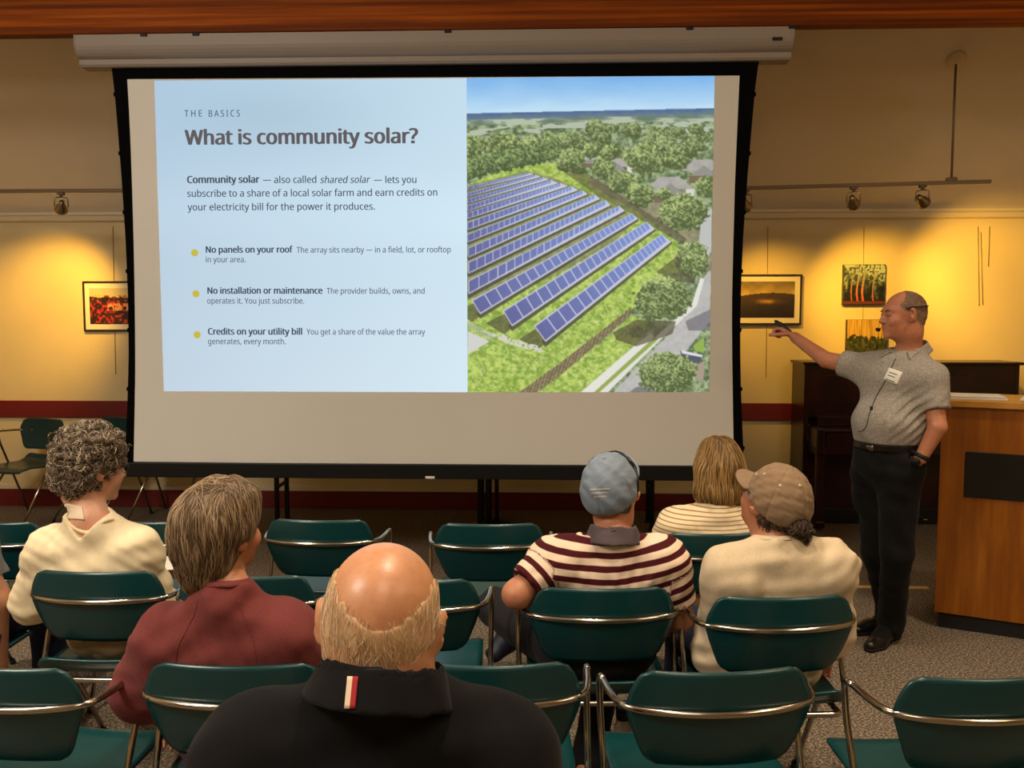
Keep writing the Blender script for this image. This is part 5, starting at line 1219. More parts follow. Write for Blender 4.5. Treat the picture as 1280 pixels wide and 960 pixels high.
def seat_joints(L, hc, shL, shR, nb, elL, elR, wrL, wrR, hR, **kw):
    zs = (shL[2] + shR[2]) / 2
    J = dict(hc=hc, hR=hR, sh=(shL, shR), nb=nb, el=(elL, elR), wr=(wrL, wrR), pelvis=A3((0, -0.03, 0.535)), hip=(A3((-0.095, -0.02, 0.525)), A3((0.095, -0.02, 0.525))),
             kn=(A3((-0.15, 0.37, 0.50)), A3((0.15, 0.37, 0.50))), an=(A3((-0.16, 0.36, 0.085)), A3((0.16, 0.36, 0.085))), toe=(A3((-0.18, 0.54, 0.03)), A3((0.18, 0.54, 0.03))))
    cx = (shL[0] + shR[0]) / 2
    J['chest'] = A3((cx, (shL[1] + shR[1]) / 2 + 0.03, zs - 0.12)); J['waist'] = A3((cx * 0.5, 0.0, (zs - 0.12 + 0.535) / 2 - 0.01)); J.update(kw); return J

# ---------------------------------------------------------------- woman with curly grey hair, cream top
loc, r = CH['B0']
p = Person('seated woman with short curly grey hair and cream v-neck top, holding paper', loc, r); L = p.L
J = seat_joints(L, L(116, 584, -0.045), L(64, 689, -0.10), L(170, 689, -0.10), L(112, 643, -0.115), L(42, 752, -0.06), L(186, 744, -0.04), L(66, 770, 0.20), L(206, 720, 0.19),
                rot(-38, -8, 4), g=1.0, ag=1.05, pn=((0.3, 0, -1), (-0.5, 0, -0.8)))
p.body(J, M['skin_fair'], male=False, nr=0.054, hands=(0.4, 0.45))
nb = A3(J['nb'])
def vn(F):                         # the V at the back of the neck
    X, Y, Z = F.grid()
    q = np.maximum(np.abs(X - nb[0]) * 1.0 - 0.078 * np.clip((Z - (nb[2] - 0.070)) / 0.085, 0, 1.3), nb[2] - 0.072 - Z) + 0 * Y
    q = np.maximum(q, Y - (nb[1] + 0.02)); F.d = np.maximum(F.d, -q.astype(np.float32))
p.shirt(J, M['cream_cloth'], 1.12, 0.014, 0.072, 0.024, folds=(0.0075, 0.10), seed=4, extra=vn, hem=0.56, label='cream v-neck top')
p.trousers(J, M['khaki'])
zz = nb[2]
vp = [L(78, 640, -0.15), L(95, 652, -0.16), L(112, 668, -0.172), L(130, 652, -0.16), L(146, 640, -0.15)]
bv = BVHTree.FromPolygons([tuple(v) for v in p.SV], [tuple(q) for q in p.SQ])
bb = BVHTree.FromPolygons([tuple(v) for v in p.V], [tuple(q) for q in p.Q])
pts = [bv.find_nearest(Vector(q))[0] for q in vp]
nk = obj('neckband', tubem(catmull(pts, 6), 0.0065, 8), M['cream_cloth'], p.root, True)
bd = decal(p, bb, 'bandage', [(76, 628), (103, 633), (106, 650), (80, 648)], mat('cream_bandage', rgb(224, 202, 174), 0.8), p.root, 0.004)
bd['label'] = 'pale bandage at the nape'
H = p.H
F = Field(H.c - 0.2, H.c + 0.2, 0.0038)
H.ell(F, (0, -0.022, 0.044), (0.098, 0.115, 0.098), 0.02); H.ell(F, (0, -0.055, -0.02), (0.088, 0.078, 0.082), 0.03); H.ell(F, (0, -0.010, 0.085), (0.088, 0.09, 0.058), 0.03)
H.ell(F, (0, 0.105, -0.045), (0.088, 0.085, 0.105), 0.02, op='-')
for x in (-1, 1): H.ell(F, (x * 0.098, 0.0, -0.025), (0.026, 0.03, 0.046), 0.012, op='-')
w = waves(5, 9, 0.042, 0.010); w2 = waves(6, 9, 0.019, 0.0055); F.displace(lambda x, y, z: w(x, y, z) + w2(x, y, z))
M['hair_curly'] = hair_mat('grey_brown_curls', rgb(52, 42, 34), rgb(118, 99, 80), rgb(196, 178, 152))
rr = np.random.RandomState(2)
fl = lambda q: A3((math.sin(q[2] * 90 + q[0] * 40), math.cos(q[0] * 80 + q[1] * 30), -0.5 + math.sin(q[1] * 90)))
hair_obj('hair', F, M['hair_curly'], p.root, 1, [dict(flow=fl, n=2000, steps=12, ds=0.0055, rad=0.0016, seed=1, jit=0.7, curl=(0.0045, 0.9))], 0.22, 'curly grey hair')

def glasses(H, m, parent, label):
    bm = bmesh.new()
    for s_ in (-1, 1):
        tube(bm, catmull([H.w((s_ * 0.084, -0.012, 0.022)), H.w((s_ * 0.083, 0.03, 0.020)), H.w((s_ * 0.070, 0.092, 0.016))], 6), 0.0016, 6)
        tube(bm, [H.w((s_ * 0.034 + 0.026 * math.cos(a), 0.100 - 0.006 * abs(math.cos(a)), 0.006 + 0.020 * math.sin(a))) for a in [k * PI / 12 for k in range(25)]], 0.0014, 6)
    tube(bm, [H.w((-0.010, 0.101, 0.010)), H.w((0, 0.106, 0.013)), H.w((0.010, 0.101, 0.010))], 0.0015, 6)
    o = obj('glasses', bm, m, parent, True); o['label'] = label
glasses(p.H, M['headset_black'], p.root, 'dark-rimmed glasses')

# ---------------------------------------------------------------- woman in maroon
loc, r = CH['A1']
p = Person('seated woman in maroon long-sleeved shirt with straight short greying brown hair', loc + Vector((-0.005, 0, 0)), r); L = p.L
J = seat_joints(L, L(277, 664, -0.06), L(210, 800, -0.10), L(360, 797, -0.10), L(282, 737, -0.125), L(178, 862, -0.06), L(394, 862, -0.05), L(210, 905, 0.18), L(372, 905, 0.18),
                rot(-27, 4, 4), g=1.12, ag=1.12)
p.body(J, M['skin_tan'], male=False, nr=0.056)
p.shirt(J, M['maroon_cloth'], 1.75, 0.014, 0.066, 0.022, folds=(0.006, 0.11), seed=14, hem=0.55, label='maroon raglan shirt')
p.trousers(J, M['plum']); p.neckband(J, M['maroon_cloth'], 0.026)
nb = A3(J['nb']); up = unit(A3(J['hc']) - nb + A3((0, -0.05, 0))); bv = BVHTree.FromPolygons([tuple(v) for v in p.SV], [tuple(q) for q in p.SQ])
def ring(bvh, c, up, rad, n=40, lift=0.0, a0=0.0, a1=2 * PI):
    u = unit(np.cross(up, (1, 0, 0))); v = np.cross(up, u); out = []
    for k in range(n + 1):
        a = a0 + (a1 - a0) * k / n; q = Vector(c + (v * math.cos(a) + u * math.sin(a)) * rad); h = bvh.find_nearest(q); out.append(h[0] + h[1] * lift)
    return out
for sx in (-1, 1):                  # raglan seams
    s_ = A3(J['sh'][0 if sx < 0 else 1]); a = nb + A3((sx * 0.05, -0.05, -0.01)); b = s_ + A3((-sx * 0.045, -0.07, -0.15)); c_ = (a + b) / 2 + A3((sx * 0.015, -0.03, 0.02))
    obj('seam', tubem([bv.find_nearest(Vector(q))[0] for q in [np.array(x) for x in catmull([a, c_, b], 10)]], 0.0016, 6), M['maroon_cloth'], p.root, True)
H = p.H
F = Field(H.c - 0.2, H.c + 0.2, 0.0038)
H.ell(F, (0, -0.020, 0.040), (0.096, 0.114, 0.094), 0.02); H.ell(F, (0, -0.052, 0.0), (0.089, 0.084, 0.085), 0.03); H.ell(F, (0, -0.062, -0.055), (0.074, 0.060, 0.070), 0.04); H.ell(F, (0, -0.072, -0.10), (0.056, 0.036, 0.048), 0.03)
H.ell(F, (0, 0.020, 0.082), (0.080, 0.080, 0.052), 0.03); H.ell(F, (0, 0.116, -0.05), (0.085, 0.085, 0.120), 0.02, op='-')
w = waves(15, 8, 0.06, 0.005, (1.5, 1.5, 0.4)); w2 = waves(16, 9, 0.013, 0.0022, (2, 2, 0.35)); F.displace(lambda x, y, z: w(x, y, z) + w2(x, y, z))
M['hair_brown'] = hair_mat('greying_brown_hair', rgb(62, 47, 33), rgb(110, 87, 62), rgb(166, 141, 110))
cr = H.w((0.0, -0.02, 0.13))
fl = lambda q: (lambda d: A3((d[0] * 1.0, d[1] * 1.0, -0.06 - 1.6 * (math.hypot(d[0], d[1]) > 0.05))) + A3((0.25 * math.sin(q[2] * 30), 0, 0)))(q - cr)
hair_obj('hair', F, M['hair_brown'], p.root, 2, [dict(flow=fl, n=3200, steps=9, ds=0.007, rad=0.0012, seed=2, jit=0.22, lift=0.0016)], 0.38, 'straight greying brown hair')

# ---------------------------------------------------------------- bald man in front
hp_ = P(476, 780, 1.20)
loc = Vector((hp_.x + 0.005, 1.24, 0)); r = math.radians(0)
p = Person('bald man with white fringe and black polo, seated nearest the camera', loc, r); L = p.L
J = seat_joints(L, L(476, 779, -0.04), L(322, 950, -0.075), L(622, 952, -0.075), L(478, 842, -0.095), L(286, 1130, -0.06), L(668, 1130, -0.06), L(330, 1200, 0.2), L(620, 1200, 0.2),
                rot(4, -3, 7), g=1.1, ag=1.12, cw=0.175, hk=0.975)
p.body(J, M['skin_ruddy'], h=0.0045, nr=0.062)
p.shirt(J, M['black_knit'], 0.8, 0.015, 0.080, -0.006, folds=(0.004, 0.12), seed=23, h=0.0045, hem=0.56, label='black polo shirt')
p.trousers(J, M['dark_trousers'])
nb = A3(J['nb']); up = unit(A3(J['hc']) - nb + A3((0, -0.06, 0)))
def collar(p, J, m, r0=0.088, r1=0.074, hgt=0.048, drop=0.03, h=0.004, label=None, up=None, tilt=0.0, name='collar'):
    nb = A3(J['nb']); up = unit(A3(J['hc']) - nb + A3((0, -0.06, 0))) if up is None else up
    a = nb - up * drop; b = nb + up * (hgt - drop); F = Field(nb - 0.15, nb + 0.15, h)
    F.cap(a, b, r0, r1, 0); flat_cut(F, b, up, 0.2); flat_cut(F, a, -up, 0.2)
    F.cap(a - up * 0.02, b + up * 0.03, r0 - 0.011, r1 - 0.010, 0, '-')
    F.displace(waves(8, 5, 0.05, 0.0015))
    o, V, Q = field_obj(name, F, m, p.root, 2, None, label); return o, V, Q
co_, CV, CQ = collar(p, J, M['black_knit'], 0.104, 0.080, 0.056, 0.036, label='black polo collar', up=unit((0.10, 0.26, 1)))
bc = BVHTree.FromPolygons([tuple(v) for v in CV], [tuple(q) for q in CQ])
for nm, x0, x1, col in (('cream collar stripe', 433.5, 440.2, rgb(226, 200, 170)), ('red collar stripe', 440.2, 446.5, rgb(160, 26, 34))):
    decal(p, bc, 'collar_stripe', [(x0 + 1.5, 846), (x1 + 1.5, 846), (x1 - 2.5, 886), (x0 - 2.5, 886)], mat(nm.replace(' ', '_'), col, 0.8), co_, 0.0022, 8)['label'] = nm
H = p.H
F = Field(H.c - 0.19, H.c + 0.19, 0.003)
def scalp(F, g=0.0):
    H.ell(F, (0, -0.018, 0.035), (0.0782 + g, 0.0982 + g, 0.0842 + g), 0.02); H.ell(F, (0, -0.045, -0.008), (0.0700 + g, 0.0655 + g, 0.066 + g), 0.03); H.ell(F, (0, -0.040, -0.070), (0.067 + g, 0.062 + g, 0.070), 0.03); H.ell(F, (0, -0.037, -0.12), (0.067 + g, 0.068 + g, 0.06), 0.03)
scalp(F); R_ = H.R; c0 = H.c
H.ell(F, (0, -0.02, 0.125), (0.072, 0.150, 0.128), 0.006, op='-'); H.ell(F, (0, 0.06, 0.115), (0.12, 0.10, 0.080), 0.006, op='-'); H.ell(F, (0, 0.105, -0.045), (0.10, 0.085, 0.125), 0.006, op='-')
for x in (-1, 1): H.ell(F, (x * 0.090, 0.0, -0.01), (0.026, 0.03, 0.044), 0.008, op='-')
w = waves(25, 9, 0.02, 0.0018, (1.5, 1.5, 0.6)); F.displace(w)
M['hair_white'] = hair_mat('white_hair', rgb(196, 152, 108), rgb(216, 180, 138), rgb(236, 212, 180), 0.6)
fl = lambda q: A3((0.9 * (q[0] - c0[0]) * 3 * 0 - 0.35 * np.sign(q[0] - c0[0]) * 0 + 0.25 * math.sin(q[0] * 60), -0.25, -1.0))
def fuzz(cn):                        # finer hairs thinning out towards the bare crown
    q = H.loc(cn); return (q[:, 1] < 0.03) & (q[:, 2] > -0.03) & (q[:, 2] < 0.03 + 0.55 * np.abs(q[:, 0])) & (np.abs(q[:, 0]) < 0.085) & (q[:, 2] > -0.02 + 0.3 * np.abs(q[:, 0]))
hair_obj('hair', F, M['hair_white'], p.root, 2, [dict(flow=fl, n=5200, steps=8, ds=0.0032, rad=0.0005, seed=3, jit=0.32, lift=0.0013), dict(surf=(p.V, p.Q), where=fuzz, flow=fl, n=1500, steps=8, ds=0.003, rad=0.0004, seed=13, jit=0.3, lift=0.0008)], 0.3, 'fringe of white hair')
dup(chair0, loc + Vector((0, 0.0, 0)), r, 'green chair holding the bald man in the black polo', 'chairs nearest the camera')

# ---------------------------------------------------------------- caps
def cap_dome(H, m, parent, cut_back=-0.012, hole=None, seed=1, label=None, g=0.0):
    F = Field(H.c - 0.19, H.c + 0.19, 0.0032)
    H.ell(F, (0, -0.016, 0.030), (0.0855 + g, 0.106 + g, 0.100 + g), 0.0); H.ell(F, (0, -0.03, 0.01), (0.082 + g, 0.092 + g, 0.07), 0.03)
    X, Y, Z = F.grid(); lx = [(X - H.c[0]) * H.R[0, i] + (Y - H.c[1]) * H.R[1, i] + (Z - H.c[2]) * H.R[2, i] for i in range(3)]
    def disp(x, y, z):
        q = np.stack([x - H.c[0], y - H.c[1], z - H.c[2]], -1) @ H.R; a = np.arctan2(q[:, 0], q[:, 1] + 0.016)
        s_ = np.abs(((a / (PI / 3)) + 0.5) % 1.0 - 0.5) * (PI / 3) * 0.09; return 0.0034 * np.exp(-(s_ / 0.0034) ** 2)
    F.displace(disp); F.displace(waves(seed, 7, 0.04, 0.0026)); F.displace(waves(seed + 3, 6, 0.02, 0.0008))
    pl = (cut_back + (lx[1] + 0.11) * 0.20) - lx[2]       # lower rim
    F.d = np.maximum(F.d, pl.astype(np.float32))
    H.ell(F, (0, -0.016, -0.01), (0.0795 + g, 0.100 + g, 0.062), 0.0, op='-')
    if hole: H.ell(F, hole[0], hole[1], 0.004, op='-')
    return field_obj('cap', F, m, parent, 2, None, label)
def cap_bits(H, cap_o, m, bend=2.2, L_=0.072, tip=-0.10, z0=0.040, half=62):
    def fn(s, t):
        th = math.radians(-half + 2 * half * s); bx, by = 0.084 * math.sin(th), -0.012 + 0.102 * math.cos(th)
        ln = L_ * max(0.0, math.cos(th * 90 / (half + 2))) ** 0.55; x = bx * (1 + 0.10 * t); y = by + ln * t
        z = z0 - 0.004 + tip * ln * t * 1.5 - bend * x * x * (0.4 + 0.6 * t); return tuple(H.w((x, y, z)))
    b = obj('brim', shell(fn, 28, 10, 0.0035), m, cap_o, True)
    bm = bmesh.new(); ax = H.R @ A3((0, 0, 1.0)); lathe(bm, [(0.0, 0.007), (0.005, 0.006), (0.0085, 0.001), (0.008, -0.003), (0, -0.003)], 16, H.w((0, -0.016, 0.1295)), ax); obj('button', bm, m, cap_o)

# ---------------------------------------------------------------- man in striped polo and blue cap
loc, r = CH['B3']
p = Person('seated man in maroon and white striped polo and faded blue cap', loc, r); L = p.L
J = seat_joints(L, L(765, 611, -0.035), L(692, 703, -0.10), L(830, 703, -0.10), L(767, 667, -0.115), L(646, 743, -0.16), L(850, 772, -0.08), L(668, 752, 0.12), L(822, 790, 0.16),
                rot(-24, 27, -2), g=1.02, ag=0.98)
J['kn'] = (A3((-0.33, 0.34, 0.54)), J['kn'][1]); J['an'] = (L(656, 776, 0.30), L(737, 880, -0.02)); J['toe'] = (L(634, 800, 0.24), L(736, 918, 0.10))
J['an'] = (J['an'][0], A3((J['an'][1][0], 0.02, 0.085))); J['kn'] = (J['kn'][0], A3((0.10, 0.36, 0.49))); J['toe'] = (J['toe'][0], A3((J['an'][1][0] - 0.01, 0.2, 0.03)))
p.body(J, M['skin_tan'], nr=0.058)
p.shirt(J, M['polo_stripe'], 0.72, 0.014, 0.076, -0.004, folds=(0.005, 0.09), seed=33, hem=0.57, label='striped polo shirt', attrs={'sc': sleeve_coord(J, 0.0395, 0.0, -0.7)})
collar(p, J, M['collar_grey'], 0.092, 0.074, 0.058, 0.030, label='dark grey collar')
p.trousers(J, M['dark_trousers'])
for i, zz in ((0, None), (1, 0.0)):
    if i == 1:
        an = A3(J['an'][1]); F = Field(an - (0.3, 0.3, 0.09), an + (0.3, 0.3, 0.1), 0.004); F.lo[2] = -0.004; F.ax[2] = F.lo[2] + F.h * np.arange(F.n[2], dtype=np.float32)
        shoe(F, an, J['toe'][1]); so = field_obj('shoe', F, M['shoe_navy'], p.root, 2)[0]
        F2 = Field(F.lo, F.lo + F.h * (F.n - 1), 0.004); shoe(F2, an, J['toe'][1]); F2.d -= 0.004; F2.keep(lambda X, Y, Z: Z - 0.024 + 0 * X + 0 * Y, 0.002); F2.keep(lambda X, Y, Z: -Z + 0 * X + 0 * Y)
        field_obj('sole', F2, M['sole_grey'], so, 1)[0]['label'] = 'grey sole'
    else:                          # the crossed leg's shoe, off the floor and tipped on its side
        a, t_ = A3(J['an'][0]), A3(J['toe'][0]); d = unit(t_ - a); F = Field(np.minimum(a, t_) - 0.16, np.maximum(a, t_) + 0.16, 0.004)
        F.cap(a - d * 0.02, a + d * 0.10, 0.042, 0.044, 0.02); F.cap(a + d * 0.08, a + d * 0.17, 0.043, 0.032, 0.02); F.cap(a - d * 0.02 - A3((0.02, 0, 0.02)), a - d * 0.03, 0.034, 0.04, 0.02)
        so = field_obj('shoe', F, M['shoe_navy'], p.root, 2)[0]
        F2 = Field(F.lo, F.lo + F.h * (F.n - 1), 0.004); n_ = unit(A3((-0.75, -0.45, -0.45)) - d * (A3((-0.75, -0.45, -0.45)) @ d)); q = a + n_ * 0.026
        F2.d[:] = F.d - 0.004; F2.keep(lambda X, Y, Z: -((X - q[0]) * n_[0] + (Y - q[1]) * n_[1] + (Z - q[2]) * n_[2]), 0.002)
        F2.keep(lambda X, Y, Z: ((X - q[0]) * n_[0] + (Y - q[1]) * n_[1] + (Z - q[2]) * n_[2]) - 0.015, 0.002)
        field_obj('sole', F2, M['sole_grey'], so, 1)[0]['label'] = 'grey sole'
H = p.H
M['cap_blue'] = cloth('faded_blue_twill', rgb(122, 134, 148), 0.07, vs=30)
F = Field(H.c - 0.17, H.c + 0.17, 0.0035)
H.ell(F, (0, -0.045, -0.005), (0.0715, 0.0665, 0.062), 0.03); H.ell(F, (0, -0.048, -0.045), (0.060, 0.044, 0.046), 0.03); H.ell(F, (0, -0.018, 0.03), (0.079, 0.099, 0.08), 0.02); H.ell(F, (0, 0.11, -0.03), (0.1, 0.10, 0.14), 0.01, op='-')
for x in (-1, 1): H.ell(F, (x * 0.092, 0.0, -0.02), (0.026, 0.03, 0.05), 0.008, op='-')
M['hair_dark'] = hair_mat('dark_grey_hair', rgb(30, 24, 20), rgb(62, 50, 40), rgb(108, 92, 76))
fl = lambda q: A3((0.2 * math.sin(q[0] * 50), -0.2, -1.0))
hair_obj('hair', F, M['hair_dark'], p.root, 2, [dict(flow=fl, n=500, steps=7, ds=0.004, rad=0.0009, seed=4, jit=0.3)], 0.35, 'short dark hair')
cp, KV, KQ = cap_dome(H, M['cap_blue'], p.root, seed=41, g=0.003, label='faded blue baseball cap'); cap_bits(H, cp, M['cap_blue'], 2.6)
bk = BVHTree.FromPolygons([tuple(v) for v in KV], [tuple(q) for q in KQ])
def stitches(p, rows, m, name, parent, bvh, rad):
    bm = bmesh.new(); rr_ = np.random.RandomState(4)
    for (x0, y0, x1, y1) in rows:
        n = max(3, int(abs(x1 - x0) / 1.9))
        for k in range(n):             # short raised bars, like small embroidered letters
            yy_ = y0 + (y1 - y0) * k / n; xx_ = x0 + (x1 - x0) * (k + 0.2) / n
            a, na = cast(p, bvh, xx_, yy_ - 1.2); b, nb_ = cast(p, bvh, xx_ + 0.8 * rr_.rand(), yy_ + 1.2 * (0.4 + 0.6 * rr_.rand()))
            if (a - b).length > 1e-5: tube(bm, [a, b], rad, 5)
    return obj(name, bm, m, parent, True)
st = stitches(p, [(737, 612.5, 763, 611.5), (739, 617, 761, 616.2), (743, 621.5, 758, 621)], mat('cream_thread', rgb(206, 190, 164), 0.8), 'embroidery', cp, bk, 0.0013); st['label'] = 'cream embroidery'
M['eyewear'] = mat('black_eyewear', rgb(14, 10, 12), 0.25)
def dome(a, z, g=0.009):            # a point just off the cap's dome at bearing a (0 = forehead) and height z
    a = math.radians(a); k = math.sqrt(max(0.02, 1 - ((z - 0.030) / 0.100) ** 2)); return H.w(((0.0855 * k + g) * math.sin(a), -0.016 + (0.106 * k + g) * math.cos(a), z))
bm = bmesh.new()
for s_ in (-1, 1): tube(bm, catmull([dome(s_ * 100, 0.0, 0.011), dome(s_ * 88, 0.03), dome(s_ * 72, 0.058), dome(s_ * 60, 0.072)], 6), 0.0034, 8)
tube(bm, catmull([dome(-10, 0.09, 0.010), dome(0, 0.094, 0.011), dome(10, 0.09, 0.010)], 4), 0.003, 8)
gl = obj('sunglasses', bm, M['eyewear'], p.root, True); gl['label'] = 'black sunglasses on the cap'
for s_ in (-1, 1):
    obj('lens', shell(lambda s, t: tuple(dome(s_ * (6 + 58 * s), 0.070 + 0.034 * t * (1 - 0.5 * s ** 3) - 0.010 * s * (1 - t), 0.0095)), 14, 6, 0.003), M['eyewear'], gl, True)

# ---------------------------------------------------------------- woman with brown bob, thin striped top
loc, r = CH['C4']
p = Person('seated woman with shoulder-length brown hair and thin striped cream top', loc, r); L = p.L
J = seat_joints(L, L(896, 590, -0.05), L(845, 660, -0.105), L(948, 660, -0.105), L(897, 633, -0.12), L(826, 706, -0.06), L(968, 706, -0.06), L(850, 715, 0.2), L(945, 715, 0.2), rot(12, -4, 3), g=1.0, ag=0.98)
p.body(J, M['skin_fair'], male=False, nr=0.052)
p.shirt(J, M['thin_stripe'], 1.5, 0.013, 0.070, 0.018, folds=(0.0045, 0.09), seed=53, hem=0.56, label='cream top with thin tan stripes', attrs={'sc': sleeve_coord(J, 0.0165, 0.0, -0.4)})
H = p.H
F = Field(H.c - 0.24, H.c + 0.2, 0.0042)
H.ell(F, (0, -0.018, 0.042), (0.090, 0.110, 0.092), 0.02); H.ell(F, (0, -0.04, -0.02), (0.103, 0.092, 0.085), 0.04); H.ell(F, (0, -0.045, -0.080), (0.116, 0.082, 0.060), 0.04); H.ell(F, (0, -0.01, 0.105), (0.055, 0.06, 0.035), 0.04)
H.ell(F, (0, 0.10, -0.05), (0.080, 0.09, 0.14), 0.02, op='-')
w = waves(55, 8, 0.06, 0.005, (1.5, 1.5, 0.35)); w2 = waves(56, 9, 0.014, 0.0024, (2, 2, 0.25)); F.displace(lambda x, y, z: w(x, y, z) + w2(x, y, z))
M['hair_honey'] = hair_mat('honey_brown_hair', rgb(60, 42, 20), rgb(110, 82, 42), rgb(168, 132, 78))
cr2 = H.w((0.0, 0.0, 0.13))
fl2 = lambda q: (lambda d: A3((d[0] * 0.7, d[1] * 0.7, -0.10 - 1.2 * (math.hypot(d[0], d[1]) > 0.05))))(q - cr2)
hair_obj('hair', F, M['hair_honey'], p.root, 2, [dict(flow=fl2, n=2000, steps=18, ds=0.009, rad=0.0016, seed=5, jit=0.12, lift=0.002)], 0.38, 'brown bobbed hair')

# ---------------------------------------------------------------- woman in tan cap
loc, r = CH['B4']
p = Person('seated woman in tan baseball cap and beige long-sleeved top, hair tied back', loc, r); L = p.L
J = seat_joints(L, L(967, 628, -0.05), L(911, 716, -0.10), L(1037, 708, -0.10), L(969, 680, -0.12), L(898, 806, -0.03), L(1038, 792, 0.0), L(918, 822, 0.2), L(1030, 822, 0.2), rot(22, 20, 5), g=1.06, ag=1.04)
p.body(J, M['skin_tan'], male=False, nr=0.055)
p.shirt(J, M['beige_cloth'], 1.4, 0.014, 0.068, 0.024, folds=(0.0065, 0.10), seed=63, label='beige top')
p.trousers(J, M['navy'])
bv = BVHTree.FromPolygons([tuple(v) for v in p.SV], [tuple(q) for q in p.SQ]); nb = A3(J['nb']); up = unit(A3(J['hc']) - nb + A3((0, -0.05, 0)))
p.neckband(J, M['beige_cloth'], 0.028)
H = p.H
M['cap_tan'] = cloth('tan_twill', rgb(132, 108, 84), 0.08, vs=30)
cp, KV, KQ = cap_dome(H, M['cap_tan'], p.root, -0.028, hole=((0, -0.125, -0.003), (0.030, 0.03, 0.020)), seed=71, label='tan baseball cap', g=0.003); cap_bits(H, cp, M['cap_tan'], 2.4, 0.084)
bk = BVHTree.FromPolygons([tuple(v) for v in KV], [tuple(q) for q in KQ])
for (ex, ey) in ((945.5, 593), (955.5, 592.5), (975, 607), (1000, 607)):
    h_ = cast(p, bk, ex, ey)
    bm = bmesh.new(); lathe(bm, [(0.0015, 0.0022), (0.0035, 0.0026), (0.0046, 0.0008), (0.0046, -0.001)], 14, h_[0], h_[1]); obj('eyelet', bm, mat('pale_thread', rgb(206, 184, 152), 0.8), cp)
F = Field(H.c - 0.2, H.c + 0.2, 0.0036)
H.ell(F, (0, -0.045, -0.01), (0.0735, 0.0685, 0.062), 0.03); H.ell(F, (0, -0.052, -0.05), (0.060, 0.046, 0.052), 0.03); H.ell(F, (0, 0.095, -0.03), (0.1, 0.095, 0.14), 0.01, op='-')
for x in (-1, 1): H.ell(F, (x * 0.094, 0.0, -0.015), (0.026, 0.032, 0.05), 0.008, op='-')
H.ell(F, (0, -0.125, -0.012), (0.030, 0.030, 0.026), 0.012)
H.cap(F, (0.02, -0.135, -0.02), (0.035, -0.135, -0.075), 0.020, 0.012, 0.02)
w = waves(75, 8, 0.02, 0.0035); F.displace(w)
M['hair_darkbrown'] = hair_mat('dark_brown_hair', rgb(34, 24, 17), rgb(66, 48, 34), rgb(120, 96, 70))
fl3 = lambda q: A3((0.3 * math.sin(q[2] * 60), -0.5, -0.8 + 0.5 * math.sin(q[0] * 70)))
hair_obj('hair', F, M['hair_darkbrown'], p.root, 1, [dict(flow=fl3, n=900, steps=10, ds=0.006, rad=0.0013, seed=6, jit=0.45, curl=(0.003, 0.8))], 0.25, 'dark hair tied back')

glasses(p.H, M['headset_black'], p.root, 'dark-rimmed glasses')

# ---------------------------------------------------------------- the person cut by the left edge
loc, r = CH['BL']
p = Person('person cut off by the left edge, bare arm hanging beside the chair', loc, r); L = p.L
J = seat_joints(L, A3((0, -0.03, 1.10)), A3((-0.17, -0.09, 0.90)), A3((0.175, -0.09, 0.90)), A3((0, -0.11, 0.955)), A3((-0.25, -0.05, 0.68)), L(-6, 748, -0.06), A3((-0.2, 0.18, 0.60)), L(-2, 828, 0.0), rot(0, 0, 0), ag=1.05, g=1.05)
p.body(J, M['skin_fair'], male=False, h=0.007)
p.shirt(J, M['grey_tee'], 0.72, 0.014, 0.068, 0.008, seed=83, h=0.007, label='grey short-sleeved top')
p.trousers(J, M['navy'])
H = p.H; F = Field(H.c - 0.2, H.c + 0.2, 0.006)
H.ell(F, (0, -0.02, 0.042), (0.09, 0.11, 0.092), 0.02); H.ell(F, (0, -0.055, -0.03), (0.08, 0.07, 0.08), 0.03); H.ell(F, (0, 0.11, -0.05), (0.09, 0.085, 0.12), 0.02, op='-')
hair_obj('hair', F, M['hair_brown'], p.root, 2, [], 0.4, 'short brown hair')

# ================================================================ the standing speaker
g0 = G(1110, 806)
th = math.radians(128); loc = Vector((g0.x, g0.y, 0)); YS = g0.y
p = Person('speaker standing in grey polo and black trousers, pointing a clicker at the screen', loc, th)
Ri = Matrix.Rotation(-th, 3, 'Z')
def W(px, py, dy): return np.array(Ri @ (P(px, py, YS + dy) - loc))
def D(v): return np.array(Ri @ Vector(v))
J = dict(hc=W(1128, 394, -0.01), nb=W(1139, 437, 0.02), sh=(W(1162, 474, -0.135), W(1086, 461, 0.13)), el=(W(1172, 534, -0.21), W(1033, 450, 0.30)), wr=(W(1151, 573, -0.19), W(994, 422, 0.46)))
# index 0 is the person's left (nearer, hanging) arm, 1 the right arm that points
J['chest'] = W(1123, 486, 0.0); J['waist'] = W(1115, 528, -0.01); J['pelvis'] = W(1110, 566, 0.0)
J['hip'] = (W(1125, 590, -0.08), W(1096, 590, 0.09)); J['kn'] = (W(1121, 692, -0.07), W(1097, 690, 0.10)); 
aL = G(1113, 801); aR = G(1112, 787)
J['an'] = (np.array(Ri @ (aL + Vector((0, 0, 0.085)) - loc)), np.array(Ri @ (aR + Vector((0, 0, 0.085)) - loc)))
tL = G(1080, 818); tR = G(1080, 792)
J['toe'] = (np.array(Ri @ (tL - loc)), np.array(Ri @ (tR - loc)))
J['hR'] = rot(90 - 128 + 2, -3, 3); J['hk'] = 0.955; J['ag'] = 0.98; J['g'] = 1.0; J['cw'] = 0.170
